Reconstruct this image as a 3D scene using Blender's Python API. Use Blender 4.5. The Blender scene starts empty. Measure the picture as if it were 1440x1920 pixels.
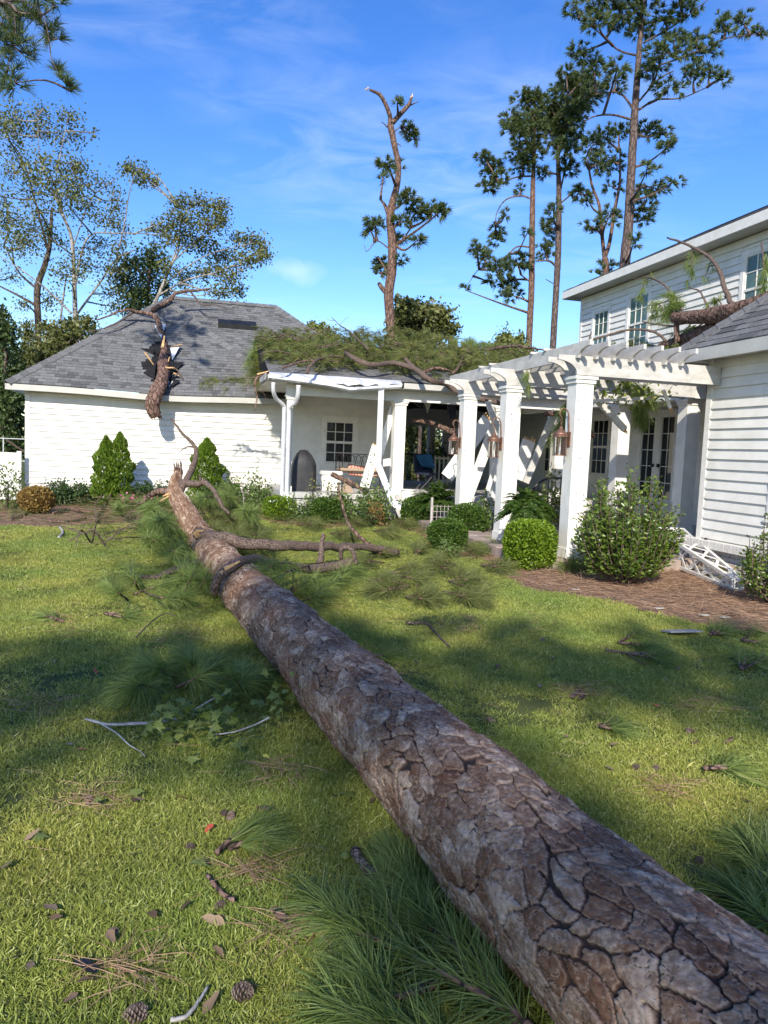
import bpy, math, random
import numpy as np
from mathutils import Vector, Matrix
rng = np.random.default_rng(11); random.seed(11)
SC = bpy.context.scene; COL = SC.collection
PI = math.pi

# ------------------------------------------------------------------ camera
F_PX = 1400.0; EYE = np.array([0.0, 0.0, 1.6])
PITCH = math.radians(4.7); ROLL = math.radians(2.4)
FWD = np.array([0, math.cos(PITCH), -math.sin(PITCH)])
_u0 = np.array([0, math.sin(PITCH), math.cos(PITCH)]); _r0 = np.array([1.0, 0, 0])
RGT = math.cos(ROLL)*_r0 + math.sin(ROLL)*_u0
UPV = -math.sin(ROLL)*_r0 + math.cos(ROLL)*_u0
cam = bpy.data.cameras.new('camera'); camo = bpy.data.objects.new('camera', cam); COL.objects.link(camo)
cam.sensor_fit = 'VERTICAL'; cam.sensor_height = 24.0; cam.lens = F_PX/1920*24.0
cam.clip_start = 0.05; cam.clip_end = 2000
M = Matrix((RGT.tolist(), UPV.tolist(), (-FWD).tolist())).transposed().to_4x4()
M.translation = EYE.tolist(); camo.matrix_world = M
SC.camera = camo

# ------------------------------------------------------------------ light
SUN_H = np.array([-0.206, -1.71]) / math.hypot(0.206, 1.71)      # horizontal direction towards the sun
SUN_EL = math.radians(30.5)
SUN_DIR = np.array([SUN_H[0]*math.cos(SUN_EL), SUN_H[1]*math.cos(SUN_EL), math.sin(SUN_EL)])
sun = bpy.data.lights.new('sun', 'SUN'); sun.energy = 3.5; sun.angle = math.radians(0.55); sun.color = (1.0, 0.93, 0.82)
suno = bpy.data.objects.new('sun', sun); COL.objects.link(suno)
suno.rotation_euler = Vector(SUN_DIR.tolist()).to_track_quat('Z', 'Y').to_euler()
suno.location = (0, -20, 30)
W = bpy.data.worlds.new('World'); SC.world = W; W.use_nodes = True
nt = W.node_tree; N = nt.nodes; L = nt.links
bg = N['Background']; bg.inputs['Strength'].default_value = 0.15
sky = N.new('ShaderNodeTexSky'); sky.sky_type = 'NISHITA'; sky.sun_disc = False
sky.sun_elevation = SUN_EL; sky.sun_rotation = math.atan2(SUN_H[0], SUN_H[1])
sky.air_density = 1.0; sky.dust_density = 0.3; sky.ozone_density = 3.0; sky.altitude = 0
tc = N.new('ShaderNodeTexCoord')
sep = N.new('ShaderNodeSeparateXYZ'); L.new(tc.outputs['Generated'], sep.inputs[0])
# project the view direction on a cloud layer overhead
zc = N.new('ShaderNodeMath'); zc.operation = 'MAXIMUM'; zc.inputs[1].default_value = 0.02; L.new(sep.outputs['Z'], zc.inputs[0])
zc2 = N.new('ShaderNodeMath'); zc2.operation = 'ADD'; zc2.inputs[1].default_value = 0.12; L.new(zc.outputs[0], zc2.inputs[0])
dv = N.new('ShaderNodeVectorMath'); dv.operation = 'DIVIDE'
cz = N.new('ShaderNodeCombineXYZ')
for k in range(3): L.new(zc2.outputs[0], cz.inputs[k])
L.new(tc.outputs['Generated'], dv.inputs[0]); L.new(cz.outputs[0], dv.inputs[1])
mp = N.new('ShaderNodeMapping'); mp.inputs['Scale'].default_value = (1.0, 1.7, 0.0); mp.inputs['Rotation'].default_value = (0, 0, 0.5)
mp.inputs['Location'].default_value = (3.4, 1.2, 0)
L.new(dv.outputs[0], mp.inputs['Vector'])
n1 = N.new('ShaderNodeTexNoise'); n1.inputs['Scale'].default_value = 0.75; n1.inputs['Detail'].default_value = 7; n1.inputs['Roughness'].default_value = 0.52; n1.inputs['Distortion'].default_value = 0.5
L.new(mp.outputs[0], n1.inputs['Vector'])
rp = N.new('ShaderNodeValToRGB'); rp.color_ramp.elements[0].position = 0.45; rp.color_ramp.elements[1].position = 0.9
rp.color_ramp.elements[1].color = (0.45, 0.45, 0.45, 1); L.new(n1.outputs['Fac'], rp.inputs[0])
hs = N.new('ShaderNodeHueSaturation'); hs.inputs['Saturation'].default_value = 1.3; hs.inputs['Hue'].default_value = 0.515; hs.inputs['Value'].default_value = 0.86
L.new(sky.outputs[0], hs.inputs['Color'])
n2 = N.new('ShaderNodeTexNoise'); n2.inputs['Scale'].default_value = 3.4; n2.inputs['Detail'].default_value = 8; n2.inputs['Roughness'].default_value = 0.6; n2.inputs['Distortion'].default_value = 0.8
L.new(mp.outputs[0], n2.inputs['Vector'])
rp2 = N.new('ShaderNodeValToRGB'); rp2.color_ramp.elements[0].position = 0.40; rp2.color_ramp.elements[1].position = 0.72; L.new(n2.outputs['Fac'], rp2.inputs[0])
wm = N.new('ShaderNodeMath'); wm.operation = 'MULTIPLY'; L.new(rp.outputs[0], wm.inputs[0]); L.new(rp2.outputs[0], wm.inputs[1])
# one small cumulus puff low in the sky
_d = RGT*((556-720)/F_PX) - UPV*((508-960)/F_PX) + FWD; _d = _d/np.linalg.norm(_d)
sb_ = N.new('ShaderNodeVectorMath'); sb_.operation = 'SUBTRACT'; sb_.inputs[1].default_value = _d.tolist(); L.new(tc.outputs['Generated'], sb_.inputs[0])
ms = N.new('ShaderNodeVectorMath'); ms.operation = 'MULTIPLY'; ms.inputs[1].default_value = (26, 26, 52); L.new(sb_.outputs[0], ms.inputs[0])
ln = N.new('ShaderNodeVectorMath'); ln.operation = 'LENGTH'; L.new(ms.outputs[0], ln.inputs[0])
n3 = N.new('ShaderNodeTexNoise'); n3.inputs['Scale'].default_value = 30; n3.inputs['Detail'].default_value = 6; L.new(tc.outputs['Generated'], n3.inputs['Vector'])
a3 = N.new('ShaderNodeMath'); a3.operation = 'MULTIPLY_ADD'; a3.inputs[1].default_value = 1.6; L.new(n3.outputs['Fac'], a3.inputs[0]); L.new(ln.outputs['Value'], a3.inputs[2])
r3 = N.new('ShaderNodeMapRange'); r3.inputs['From Min'].default_value = 1.75; r3.inputs['From Max'].default_value = 0.9; r3.inputs['To Max'].default_value = 0.26; L.new(a3.outputs[0], r3.inputs['Value'])
mxm = N.new('ShaderNodeMath'); mxm.operation = 'MAXIMUM'; L.new(wm.outputs[0], mxm.inputs[0]); L.new(r3.outputs[0], mxm.inputs[1])
mx = N.new('ShaderNodeMix'); mx.data_type = 'RGBA'; mx.inputs[7].default_value = (4.6, 5.0, 5.5, 1)
L.new(mxm.outputs[0], mx.inputs[0]); L.new(hs.outputs[0], mx.inputs[6]); L.new(mx.outputs[2], bg.inputs['Color'])
SC.view_settings.view_transform = 'Standard'; SC.view_settings.look = 'None'
SC.view_settings.gamma = 1.0; SC.view_settings.use_curve_mapping = False
SC.view_settings.exposure = 0.90
SC.render.engine = 'CYCLES'
SC.cycles.max_bounces = 6; SC.cycles.diffuse_bounces = 3; SC.cycles.glossy_bounces = 3; SC.cycles.transmission_bounces = 4
SC.cycles.use_denoising = True

# ------------------------------------------------------------------ survey helpers: where a sight line meets the ground or a house plane
def ray(x, y): return RGT*((x-720)/F_PX) - UPV*((y-960)/F_PX) + FWD
def G(x, y, z=0.0):
    d = ray(x, y); return EYE + d*((z-1.6)/d[2])
def AT(x, y, D):
    d = ray(x, y); return EYE + d*(D/d[1])
ANG = math.radians(14.341)
VV = np.array([math.cos(ANG), math.sin(ANG), 0]); UU = np.array([-math.sin(ANG), math.cos(ANG), 0])
OO = np.array([2.726, 10.762, 0.0])          # foot of the nearest pergola column
def H(a, b, z=0.0): return OO + a*VV + b*UU + np.array([0, 0, z])
def toH(P):
    q = np.asarray(P) - OO; return np.array([q@VV, q@UU, P[2]])
def onB(x, y, b):
    d = ray(x, y); t = (b-(EYE-OO)@UU)/(d@UU); return toH(EYE+d*t)
def onA(x, y, a):
    d = ray(x, y); t = (a-(EYE-OO)@VV)/(d@VV); return toH(EYE+d*t)

# ------------------------------------------------------------------ object helpers
class Root:
    """a thing: an Empty at its base; off = the base in the coordinates its shapes are given in"""
    def __init__(s, name, label, cat, loc=(0, 0, 0), house=False, group=None):
        o = bpy.data.objects.new(name, None); COL.objects.link(o); o.empty_display_size = 0.2
        s.o = o; s.off = np.array(loc, float)
        if house:
            o.location = H(*loc).tolist(); o.rotation_euler = (0, 0, ANG)
        else:
            o.location = list(map(float, loc))
        o['label'] = label; o['category'] = cat
        if group: o['group'] = group
def tag(o, label, cat, group=None):
    o['label'] = label; o['category'] = cat
    if group: o['group'] = group
    return o
class MB:
    def __init__(s): s.v = []; s.f = []; s.t = []; s.n = 0
    def add(s, V, Fs, tone=0.5):
        s.v.extend([tuple(map(float, q)) for q in V]); s.f.extend([tuple(i+s.n for i in q) for q in Fs])
        s.t.extend([tone]*len(V)); s.n += len(V); return s
    def box(s, x0, x1, y0, y1, z0, z1, tone=0.5):
        V = [(x0,y0,z0),(x1,y0,z0),(x1,y1,z0),(x0,y1,z0),(x0,y0,z1),(x1,y0,z1),(x1,y1,z1),(x0,y1,z1)]
        return s.add(V, [(0,3,2,1),(4,5,6,7),(0,1,5,4),(1,2,6,5),(2,3,7,6),(3,0,4,7)], tone)
    def bar(s, p, q, w, h, up=(0, 0, 1), tone=0.5, taper=1.0):
        p = np.array(p, float); q = np.array(q, float); d = q-p; d /= np.linalg.norm(d)
        up = np.array(up, float); r = np.cross(d, up)
        if np.linalg.norm(r) < 1e-4: r = np.cross(d, (1, 0, 0))
        r /= np.linalg.norm(r); u = np.cross(r, d)
        V = []
        for c, k in ((p, 1.0), (q, taper)):
            for a, b in ((-1,-1),(1,-1),(1,1),(-1,1)): V.append(c + r*a*w/2*k + u*b*h/2*k)
        return s.add(V, [(0,1,2,3),(7,6,5,4),(0,4,5,1),(1,5,6,2),(2,6,7,3),(3,7,4,0)], tone)
    def tube(s, pts, rad, n=8, cap=True, tone=0.5):
        V, Fs = tube_geo(pts, rad, n, cap); return s.add(V, Fs, tone)
    def prism(s, poly, axis, lo, hi, tone=0.5):
        """poly: list of 2-d points; axis 0/1/2 = extrusion axis"""
        n = len(poly); V = []
        for c in (lo, hi):
            for p, q in poly:
                V.append({0: (c, p, q), 1: (p, c, q), 2: (p, q, c)}[axis])
        Fs = [tuple(range(n))[::-1], tuple(range(n, 2*n))] + [(i, (i+1) % n, n+(i+1) % n, n+i) for i in range(n)]
        return s.add(V, Fs, tone)
    def build(s, name, mat, root=None, under=None, smooth=False):
        V = np.array(s.v, float)
        return link_mesh(name, V, s.f, s.t, mat, root, under, smooth)
def tube_geo(pts, rad, n=8, cap=True):
    P = np.array(pts, float); k = len(P); rad = np.broadcast_to(np.asarray(rad, float), (k,))
    T = np.gradient(P, axis=0); T /= np.linalg.norm(T, axis=1)[:, None] + 1e-9
    ref = np.array([0, 0, 1.0]) if abs(T[0][2]) < 0.9 else np.array([1.0, 0, 0])
    r = np.cross(T[0], ref); r /= np.linalg.norm(r); V = []
    for i in range(k):
        r = r - T[i]*(r@T[i]); r /= np.linalg.norm(r)+1e-9; u = np.cross(T[i], r)
        for j in range(n):
            a = 2*PI*j/n; V.append(P[i] + rad[i]*(r*math.cos(a)+u*math.sin(a)))
    Fs = [(i*n+j, i*n+(j+1) % n, (i+1)*n+(j+1) % n, (i+1)*n+j) for i in range(k-1) for j in range(n)]
    if cap: Fs += [tuple(range(n))[::-1], tuple((k-1)*n+j for j in range(n))]
    return V, Fs
def link_mesh(name, V, Fs, tones, mat, root=None, under=None, smooth=False):
    V = np.asarray(V, float)
    if root is not None: V = V - root.off
    me = bpy.data.meshes.new(name); me.from_pydata(V.tolist(), [], Fs); 
    at = me.attributes.new('tone', 'FLOAT', 'POINT'); at.data.foreach_set('value', np.asarray(tones, np.float32))
    if smooth: me.polygons.foreach_set('use_smooth', [True]*len(me.polygons))
    return link_me(name, me, mat, root, under)
def link_me(name, me, mat, root=None, under=None):
    if mat is not None: me.materials.append(mat)
    o = bpy.data.objects.new(name, me); COL.objects.link(o)
    if under is not None: o.parent = under
    elif root is not None: o.parent = root.o
    return o
def np_mesh(name, V, Fa, tone, mat, root=None, under=None, smooth=False):
    """V (n,3), Fa (m,k) with k = 3 or 4; fast path for foliage and bark"""
    V = np.asarray(V, np.float32)
    if root is not None: V = V - root.off.astype(np.float32)
    Fa = np.asarray(Fa, np.int32); m, k = Fa.shape
    me = bpy.data.meshes.new(name)
    me.vertices.add(len(V)); me.vertices.foreach_set('co', V.ravel())
    me.loops.add(m*k); me.loops.foreach_set('vertex_index', Fa.ravel())
    me.polygons.add(m); me.polygons.foreach_set('loop_start', np.arange(0, m*k, k, dtype=np.int32))
    if smooth: me.polygons.foreach_set('use_smooth', np.ones(m, bool))
    me.update(calc_edges=True); me.validate()
    if tone is not None:
        for nm, val in (tone.items() if isinstance(tone, dict) else (('tone', tone),)):
            at = me.attributes.new(nm, 'FLOAT', 'POINT'); at.data.foreach_set('value', np.asarray(val, np.float32))
    return link_me(name, me, mat, root, under)
def catmull(P, m):
    P = np.array(P, float); k = len(P)
    if k < 3: return np.array([P[0]+(P[-1]-P[0])*t for t in np.linspace(0, 1, m)])
    Q = np.vstack([2*P[0]-P[1], P, 2*P[-1]-P[-2]]); out = []
    for t in np.linspace(0, k-1, m):
        i = min(int(t), k-2); f = t-i; a, b, c, d = Q[i], Q[i+1], Q[i+2], Q[i+3]
        out.append(0.5*((2*b)+(c-a)*f+(2*a-5*b+4*c-d)*f*f+(3*b-a-3*c+d)*f**3))
    return np.array(out)
def unit(A): return A/(np.linalg.norm(A, axis=-1, keepdims=True)+1e-9)
def rnd_dirs(n, up=0.0):
    d = rng.normal(size=(n, 3)); d[:, 2] += up; return unit(d)
def leaf_geo(C, size, aspect=0.5, up=0.3, dirs=None, shape='diamond'):
    """one folded leaf (two faces) per centre"""
    n = len(C); d = rnd_dirs(n, up) if dirs is None else dirs; s = unit(np.cross(d, rnd_dirs(n, 0.8))); nn = np.cross(s, d)
    L_ = size*rng.uniform(0.65, 1.25, n)[:, None]; w = L_*aspect/2
    a = C - d*L_*0.5; b = C + d*L_*0.5; m = C + d*L_*0.02
    V = np.stack([a, m+s*w+nn*w*0.35, b, m-s*w+nn*w*0.35], 1).reshape(-1, 3)
    i = np.arange(n)[:, None]*4
    Fa = np.concatenate([i+np.array([[0, 1, 2]]), i+np.array([[0, 2, 3]])])
    t = np.repeat(rng.random(n), 4)
    return V, Fa, t
def needle_geo(B, D, length, width, droop=0.25):
    """thin bent needles from base B along D"""
    n = len(B); L_ = (np.broadcast_to(length, (n,))*rng.uniform(0.7, 1.15, n))[:, None]
    s = unit(np.cross(D, rnd_dirs(n))); w = np.broadcast_to(width, (n,))[:, None]*0.5
    g = np.array([0, 0, -1.0]); dr = np.broadcast_to(droop, (n,))[:, None]
    m = B + D*L_*0.55 + g*L_*0.55**2*dr; e = B + D*L_ + g*L_*dr
    V = np.stack([B-s*w, B+s*w, m+s*w, m-s*w, e], 1).reshape(-1, 3)
    i = np.arange(n)[:, None]*5
    Fa = np.concatenate([i+np.array([[0, 1, 2]]), i+np.array([[0, 2, 3]]), i+np.array([[3, 2, 4]])])
    return V, Fa, np.repeat(rng.random(n)*0.6, 5)
def tuft_geo(B, A, per, length, width, spread=(0.15, 1.2), droop=0.2):
    """tufts of needles: base B, axis A, `per` needles each"""
    n = len(B); b = np.repeat(B, per, 0); a = np.repeat(A, per, 0)
    p = unit(np.cross(a, rnd_dirs(n*per))); th = rng.uniform(spread[0], spread[1], n*per)[:, None]
    D = a*np.cos(th)+p*np.sin(th)
    V, Fa, t = needle_geo(b, D, length, width, droop)
    t = t + np.repeat(np.repeat(rng.random(n)*0.4, per), 5)
    return V, Fa, t
def cat_geo(parts):
    Vs, Fs, Ts, n = [], [], [], 0
    for V, Fa, t in parts:
        Vs.append(V); Fs.append(Fa+n); Ts.append(t); n += len(V)
    return np.concatenate(Vs), np.concatenate(Fs), np.concatenate(Ts)

# ------------------------------------------------------------------ materials
def new_mat(name):
    m = bpy.data.materials.new(name); m.use_nodes = True
    return m, m.node_tree.nodes, m.node_tree.links, m.node_tree.nodes['Principled BSDF']
def mat_std(name, c1, c2, rough=0.6, scale=6.0, bump=0.0, bscale=None, stretch=(1, 1, 1), tone=0.0, metal=0.0, spec=0.4, detail=5, pos=(0.35, 0.7)):
    m, n, l, b = new_mat(name)
    tc = n.new('ShaderNodeTexCoord'); mp = n.new('ShaderNodeMapping'); mp.inputs['Scale'].default_value = stretch
    l.new(tc.outputs['Object'], mp.inputs['Vector'])
    nz = n.new('ShaderNodeTexNoise'); nz.inputs['Scale'].default_value = scale; nz.inputs['Detail'].default_value = detail; nz.inputs['Roughness'].default_value = 0.62
    l.new(mp.outputs[0], nz.inputs['Vector'])
    r = n.new('ShaderNodeValToRGB'); r.color_ramp.elements[0].position, r.color_ramp.elements[1].position = pos
    r.color_ramp.elements[0].color = (*c1, 1); r.color_ramp.elements[1].color = (*c2, 1); l.new(nz.outputs['Fac'], r.inputs[0])
    out = r.outputs[0]
    if tone:
        at = n.new('ShaderNodeAttribute'); at.attribute_name = 'tone'
        mr = n.new('ShaderNodeMapRange'); mr.inputs['To Min'].default_value = 1-tone; mr.inputs['To Max'].default_value = 1+tone; l.new(at.outputs['Fac'], mr.inputs[0])
        mm = n.new('ShaderNodeVectorMath'); mm.operation = 'SCALE'; l.new(out, mm.inputs[0]); l.new(mr.outputs[0], mm.inputs['Scale']); out = mm.outputs[0]
    l.new(out, b.inputs['Base Color']); b.inputs['Roughness'].default_value = rough; b.inputs['Metallic'].default_value = metal
    b.inputs['Specular IOR Level'].default_value = spec
    if bump:
        n2 = n.new('ShaderNodeTexNoise'); n2.inputs['Scale'].default_value = bscale or scale*4; n2.inputs['Detail'].default_value = 6; l.new(mp.outputs[0], n2.inputs['Vector'])
        bp = n.new('ShaderNodeBump'); bp.inputs['Strength'].default_value = bump; bp.inputs['Distance'].default_value = 0.02
        l.new(n2.outputs['Fac'], bp.inputs['Height']); l.new(bp.outputs[0], b.inputs['Normal'])
    return m
def mat_leaf(name, c1, c2, trans=0.35, rough=0.5, spec=0.3):
    m, n, l, b = new_mat(name)
    at = n.new('ShaderNodeAttribute'); at.attribute_name = 'tone'
    r = n.new('ShaderNodeValToRGB'); r.color_ramp.elements[0].color = (*c1, 1); r.color_ramp.elements[1].color = (*c2, 1); l.new(at.outputs['Fac'], r.inputs[0])
    l.new(r.outputs[0], b.inputs['Base Color']); b.inputs['Roughness'].default_value = rough; b.inputs['Specular IOR Level'].default_value = spec
    tr = n.new('ShaderNodeBsdfTranslucent')
    sc = n.new('ShaderNodeVectorMath'); sc.operation = 'MULTIPLY'; sc.inputs[1].default_value = (1.3, 1.25, 0.6); l.new(r.outputs[0], sc.inputs[0]); l.new(sc.outputs[0], tr.inputs['Color'])
    mx = n.new('ShaderNodeMixShader'); mx.inputs[0].default_value = trans; l.new(b.outputs[0], mx.inputs[1]); l.new(tr.outputs[0], mx.inputs[2])
    l.new(mx.outputs[0], n['Material Output'].inputs['Surface'])
    return m
def mat_bark(name, c1, c2, c3, scale=7.0, bump=0.8, stretch=(1, 1, 0.35)):
    m, n, l, b = new_mat(name)
    tc = n.new('ShaderNodeTexCoord'); mp = n.new('ShaderNodeMapping'); mp.inputs['Scale'].default_value = stretch; l.new(tc.outputs['Object'], mp.inputs['Vector'])
    v = n.new('ShaderNodeTexVoronoi'); v.feature = 'DISTANCE_TO_EDGE'; v.inputs['Scale'].default_value = scale; l.new(mp.outputs[0], v.inputs['Vector'])
    nz = n.new('ShaderNodeTexNoise'); nz.inputs['Scale'].default_value = scale*1.5; nz.inputs['Detail'].default_value = 6; l.new(mp.outputs[0], nz.inputs['Vector'])
    r = n.new('ShaderNodeValToRGB'); r.color_ramp.elements[0].position = 0.35; r.color_ramp.elements[1].position = 0.65
    r.color_ramp.elements[0].color = (*c1, 1); r.color_ramp.elements[1].color = (*c2, 1); l.new(nz.outputs['Fac'], r.inputs[0])
    r2 = n.new('ShaderNodeValToRGB'); r2.color_ramp.elements[0].position = 0.0; r2.color_ramp.elements[1].position = 0.10; l.new(v.outputs['Distance'], r2.inputs[0])
    mx = n.new('ShaderNodeMix'); mx.data_type = 'RGBA'; l.new(r2.outputs[0], mx.inputs[0]); mx.inputs[6].default_value = (*c3, 1); l.new(r.outputs[0], mx.inputs[7])
    l.new(mx.outputs[2], b.inputs['Base Color']); b.inputs['Roughness'].default_value = 0.85; b.inputs['Specular IOR Level'].default_value = 0.25
    ad = n.new('ShaderNodeMath'); ad.operation = 'MULTIPLY_ADD'; ad.inputs[1].default_value = 0.5; l.new(nz.outputs['Fac'], ad.inputs[0]); l.new(r2.outputs[0], ad.inputs[2])
    bp = n.new('ShaderNodeBump'); bp.inputs['Strength'].default_value = bump; bp.inputs['Distance'].default_value = 0.02; l.new(ad.outputs[0], bp.inputs['Height']); l.new(bp.outputs[0], b.inputs['Normal'])
    return m
MT = {}
MT['white'] = mat_std('white_paint', (0.70, 0.68, 0.605), (0.82, 0.80, 0.735), 0.45, 5.0, 0.04, 40, tone=0.02)
MT['siding'] = mat_std('white_siding_paint', (0.69, 0.67, 0.60), (0.81, 0.79, 0.725), 0.5, 2.6, 0.05, 60, tone=0.03)
MT['trim'] = mat_std('shade_toned_trim_paint', (0.44, 0.432, 0.385), (0.52, 0.51, 0.455), 0.45, 2.5, 0.03, 40)  # darker than the siding: eave shade on the fascia is put into this colour
MT['weathered'] = mat_std('weathered_white_timber', (0.36, 0.345, 0.31), (0.62, 0.60, 0.55), 0.7, 5.0, 0.15, 30, stretch=(1, 1, 2.2), tone=0.06, pos=(0.25, 0.75))
MT['shingle'] = mat_std('grey_asphalt_shingle', (0.118, 0.118, 0.117), (0.182, 0.182, 0.18), 0.9, 22.0, 0.35, 220, tone=0.42, spec=0.2)
MT['felt'] = mat_std('black_roofing_felt', (0.012, 0.012, 0.013), (0.025, 0.025, 0.027), 0.85, 8, 0.2, spec=0.1)
MT['brick'] = mat_std('white_painted_brick', (0.60, 0.58, 0.53), (0.72, 0.70, 0.65), 0.7, 9, 0.3, 60, tone=0.08)
MT['mortar'] = mat_std('pale_mortar', (0.55, 0.54, 0.50), (0.66, 0.65, 0.60), 0.85, 20, 0.3)
MT['glass'] = mat_std('dark_window_glass', (0.012, 0.016, 0.018), (0.02, 0.026, 0.028), 0.04, 2, spec=0.6)
MT['tealglass'] = mat_std('teal_window_glass', (0.05, 0.10, 0.09), (0.13, 0.21, 0.19), 0.06, 1.5, spec=0.6, stretch=(1, 1, 0.6))
MT['alu'] = mat_std('bent_white_aluminium', (0.60, 0.61, 0.62), (0.76, 0.77, 0.77), 0.3, 4, 0.1, 12, spec=0.6, metal=0.25)
MT['black'] = mat_std('black_metal', (0.008, 0.008, 0.009), (0.02, 0.02, 0.02), 0.45, 8)
MT['rust'] = mat_std('rusty_iron', (0.05, 0.032, 0.024), (0.10, 0.06, 0.045), 0.7, 18, 0.1)
MT['copper'] = mat_std('aged_copper', (0.14, 0.075, 0.05), (0.30, 0.16, 0.11), 0.5, 14, 0.05, metal=0.55)
MT['wood'] = mat_std('fresh_split_wood', (0.45, 0.24, 0.085), (0.72, 0.50, 0.25), 0.7, 9, 0.3, 40, stretch=(4, 4, 1))
MT['dark'] = mat_std('shaded_interior_board', (0.09, 0.088, 0.082), (0.13, 0.128, 0.12), 0.8, 3)
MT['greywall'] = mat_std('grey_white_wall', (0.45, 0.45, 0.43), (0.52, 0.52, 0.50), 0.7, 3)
MT['concrete'] = mat_std('porch_concrete', (0.42, 0.41, 0.38), (0.55, 0.54, 0.50), 0.85, 8, 0.2)
MT['paver'] = mat_std('tan_paver', (0.24, 0.185, 0.15), (0.40, 0.32, 0.27), 0.85, 7, 0.3, 50, tone=0.2)
MT['bark'] = mat_bark('pine_bark', (0.085, 0.06, 0.052), (0.175, 0.13, 0.115), (0.045, 0.032, 0.028), 9, 0.9)
MT['bark_red'] = mat_bark('reddish_pine_bark', (0.125, 0.072, 0.052), (0.235, 0.15, 0.115), (0.05, 0.032, 0.026), 11, 0.8)
MT['bark_branch'] = mat_bark('branch_bark', (0.12, 0.082, 0.062), (0.26, 0.19, 0.15), (0.085, 0.06, 0.048), 38, 0.8, (1, 1, 1))
MT['bark_pale'] = mat_bark('pale_smooth_bark', (0.19, 0.17, 0.145), (0.36, 0.335, 0.295), (0.12, 0.105, 0.09), 4, 0.3)
MT['bark_dark'] = mat_bark('dark_trunk_bark', (0.07, 0.05, 0.04), (0.15, 0.11, 0.09), (0.03, 0.024, 0.02), 9, 0.8)
MT['needle'] = mat_leaf('pine_needles', (0.06, 0.115, 0.024), (0.31, 0.38, 0.11), 0.35, 0.4)
MT['needle_far'] = mat_leaf('tree_pine_needles', (0.045, 0.08, 0.03), (0.15, 0.19, 0.075), 0.3, 0.5)
MT['needle_debris'] = mat_leaf('wilting_pine_needles', (0.055, 0.095, 0.024), (0.26, 0.26, 0.085), 0.3, 0.55)
MT['straw'] = mat_leaf('dead_pine_straw', (0.22, 0.125, 0.07), (0.54, 0.37, 0.25), 0.1, 0.7)
MT['boxwood'] = mat_leaf('boxwood_leaves', (0.065, 0.13, 0.012), (0.25, 0.36, 0.03), 0.35, 0.4)
MT['boxdark'] = mat_leaf('dark_boxwood_leaves', (0.03, 0.075, 0.013), (0.11, 0.18, 0.03), 0.3, 0.4)
MT['camellia'] = mat_leaf('glossy_shrub_leaves', (0.04, 0.085, 0.012), (0.19, 0.26, 0.045), 0.25, 0.28, 0.5)
MT['thuja'] = mat_leaf('arborvitae_sprays', (0.05, 0.11, 0.012), (0.19, 0.28, 0.03), 0.3, 0.5)
MT['fern'] = mat_leaf('fern_fronds', (0.03, 0.075, 0.010), (0.12, 0.18, 0.03), 0.35, 0.45)
MT['weed'] = mat_leaf('border_plant_leaves', (0.055, 0.10, 0.025), (0.20, 0.28, 0.08), 0.35, 0.5)
MT['darkweed'] = mat_leaf('dark_border_leaves', (0.022, 0.055, 0.018), (0.08, 0.13, 0.04), 0.3, 0.4)
MT['brownleaf'] = mat_leaf('scorched_leaves', (0.16, 0.09, 0.03), (0.34, 0.24, 0.07), 0.25, 0.6)
MT['treeleaf'] = mat_leaf('tree_leaves', (0.06, 0.075, 0.022), (0.23, 0.24, 0.085), 0.3, 0.45)
MT['evergreen'] = mat_leaf('evergreen_leaves', (0.028, 0.052, 0.018), (0.10, 0.14, 0.045), 0.25, 0.45)
MT['paleleaf'] = mat_leaf('pale_tree_leaves', (0.09, 0.12, 0.03), (0.26, 0.28, 0.09), 0.35, 0.5)
MT['maple'] = mat_leaf('maple_leaves', (0.12, 0.17, 0.035), (0.30, 0.34, 0.09), 0.35, 0.4)
MT['deadleaf'] = mat_leaf('dead_leaves', (0.11, 0.065, 0.035), (0.30, 0.21, 0.13), 0.1, 0.6)
MT['pink'] = mat_leaf('pink_petals', (0.55, 0.10, 0.22), (0.75, 0.30, 0.45), 0.3, 0.5)
MT['cone'] = mat_std('pine_cone_scales', (0.12, 0.075, 0.05), (0.30, 0.23, 0.19), 0.8, 30, 0.3)
MT['twig'] = mat_std('pale_twig', (0.30, 0.27, 0.24), (0.52, 0.49, 0.45), 0.75, 25, 0.2)
MT['red'] = mat_std('red_leaf', (0.45, 0.06, 0.03), (0.62, 0.14, 0.06), 0.5, 12)
MT['yellow'] = mat_std('yellow_pot', (0.62, 0.58, 0.10), (0.74, 0.70, 0.16), 0.4, 6)
MT['cover'] = mat_std('charcoal_cover_fabric', (0.018, 0.019, 0.021), (0.032, 0.033, 0.036), 0.6, 5, 0.15)
MT['cushion'] = mat_std('tan_cushion', (0.32, 0.23, 0.16), (0.42, 0.32, 0.23), 0.85, 14, 0.1)
MT['blue'] = mat_std('blue_plastic', (0.02, 0.10, 0.22), (0.03, 0.15, 0.30), 0.35, 5)
MT['navy'] = mat_std('navy_plastic', (0.010, 0.014, 0.035), (0.018, 0.024, 0.05), 0.4, 5)
MT['slate'] = mat_std('grey_shingle_scrap', (0.20, 0.21, 0.22), (0.34, 0.35, 0.36), 0.8, 20, 0.2)
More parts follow.
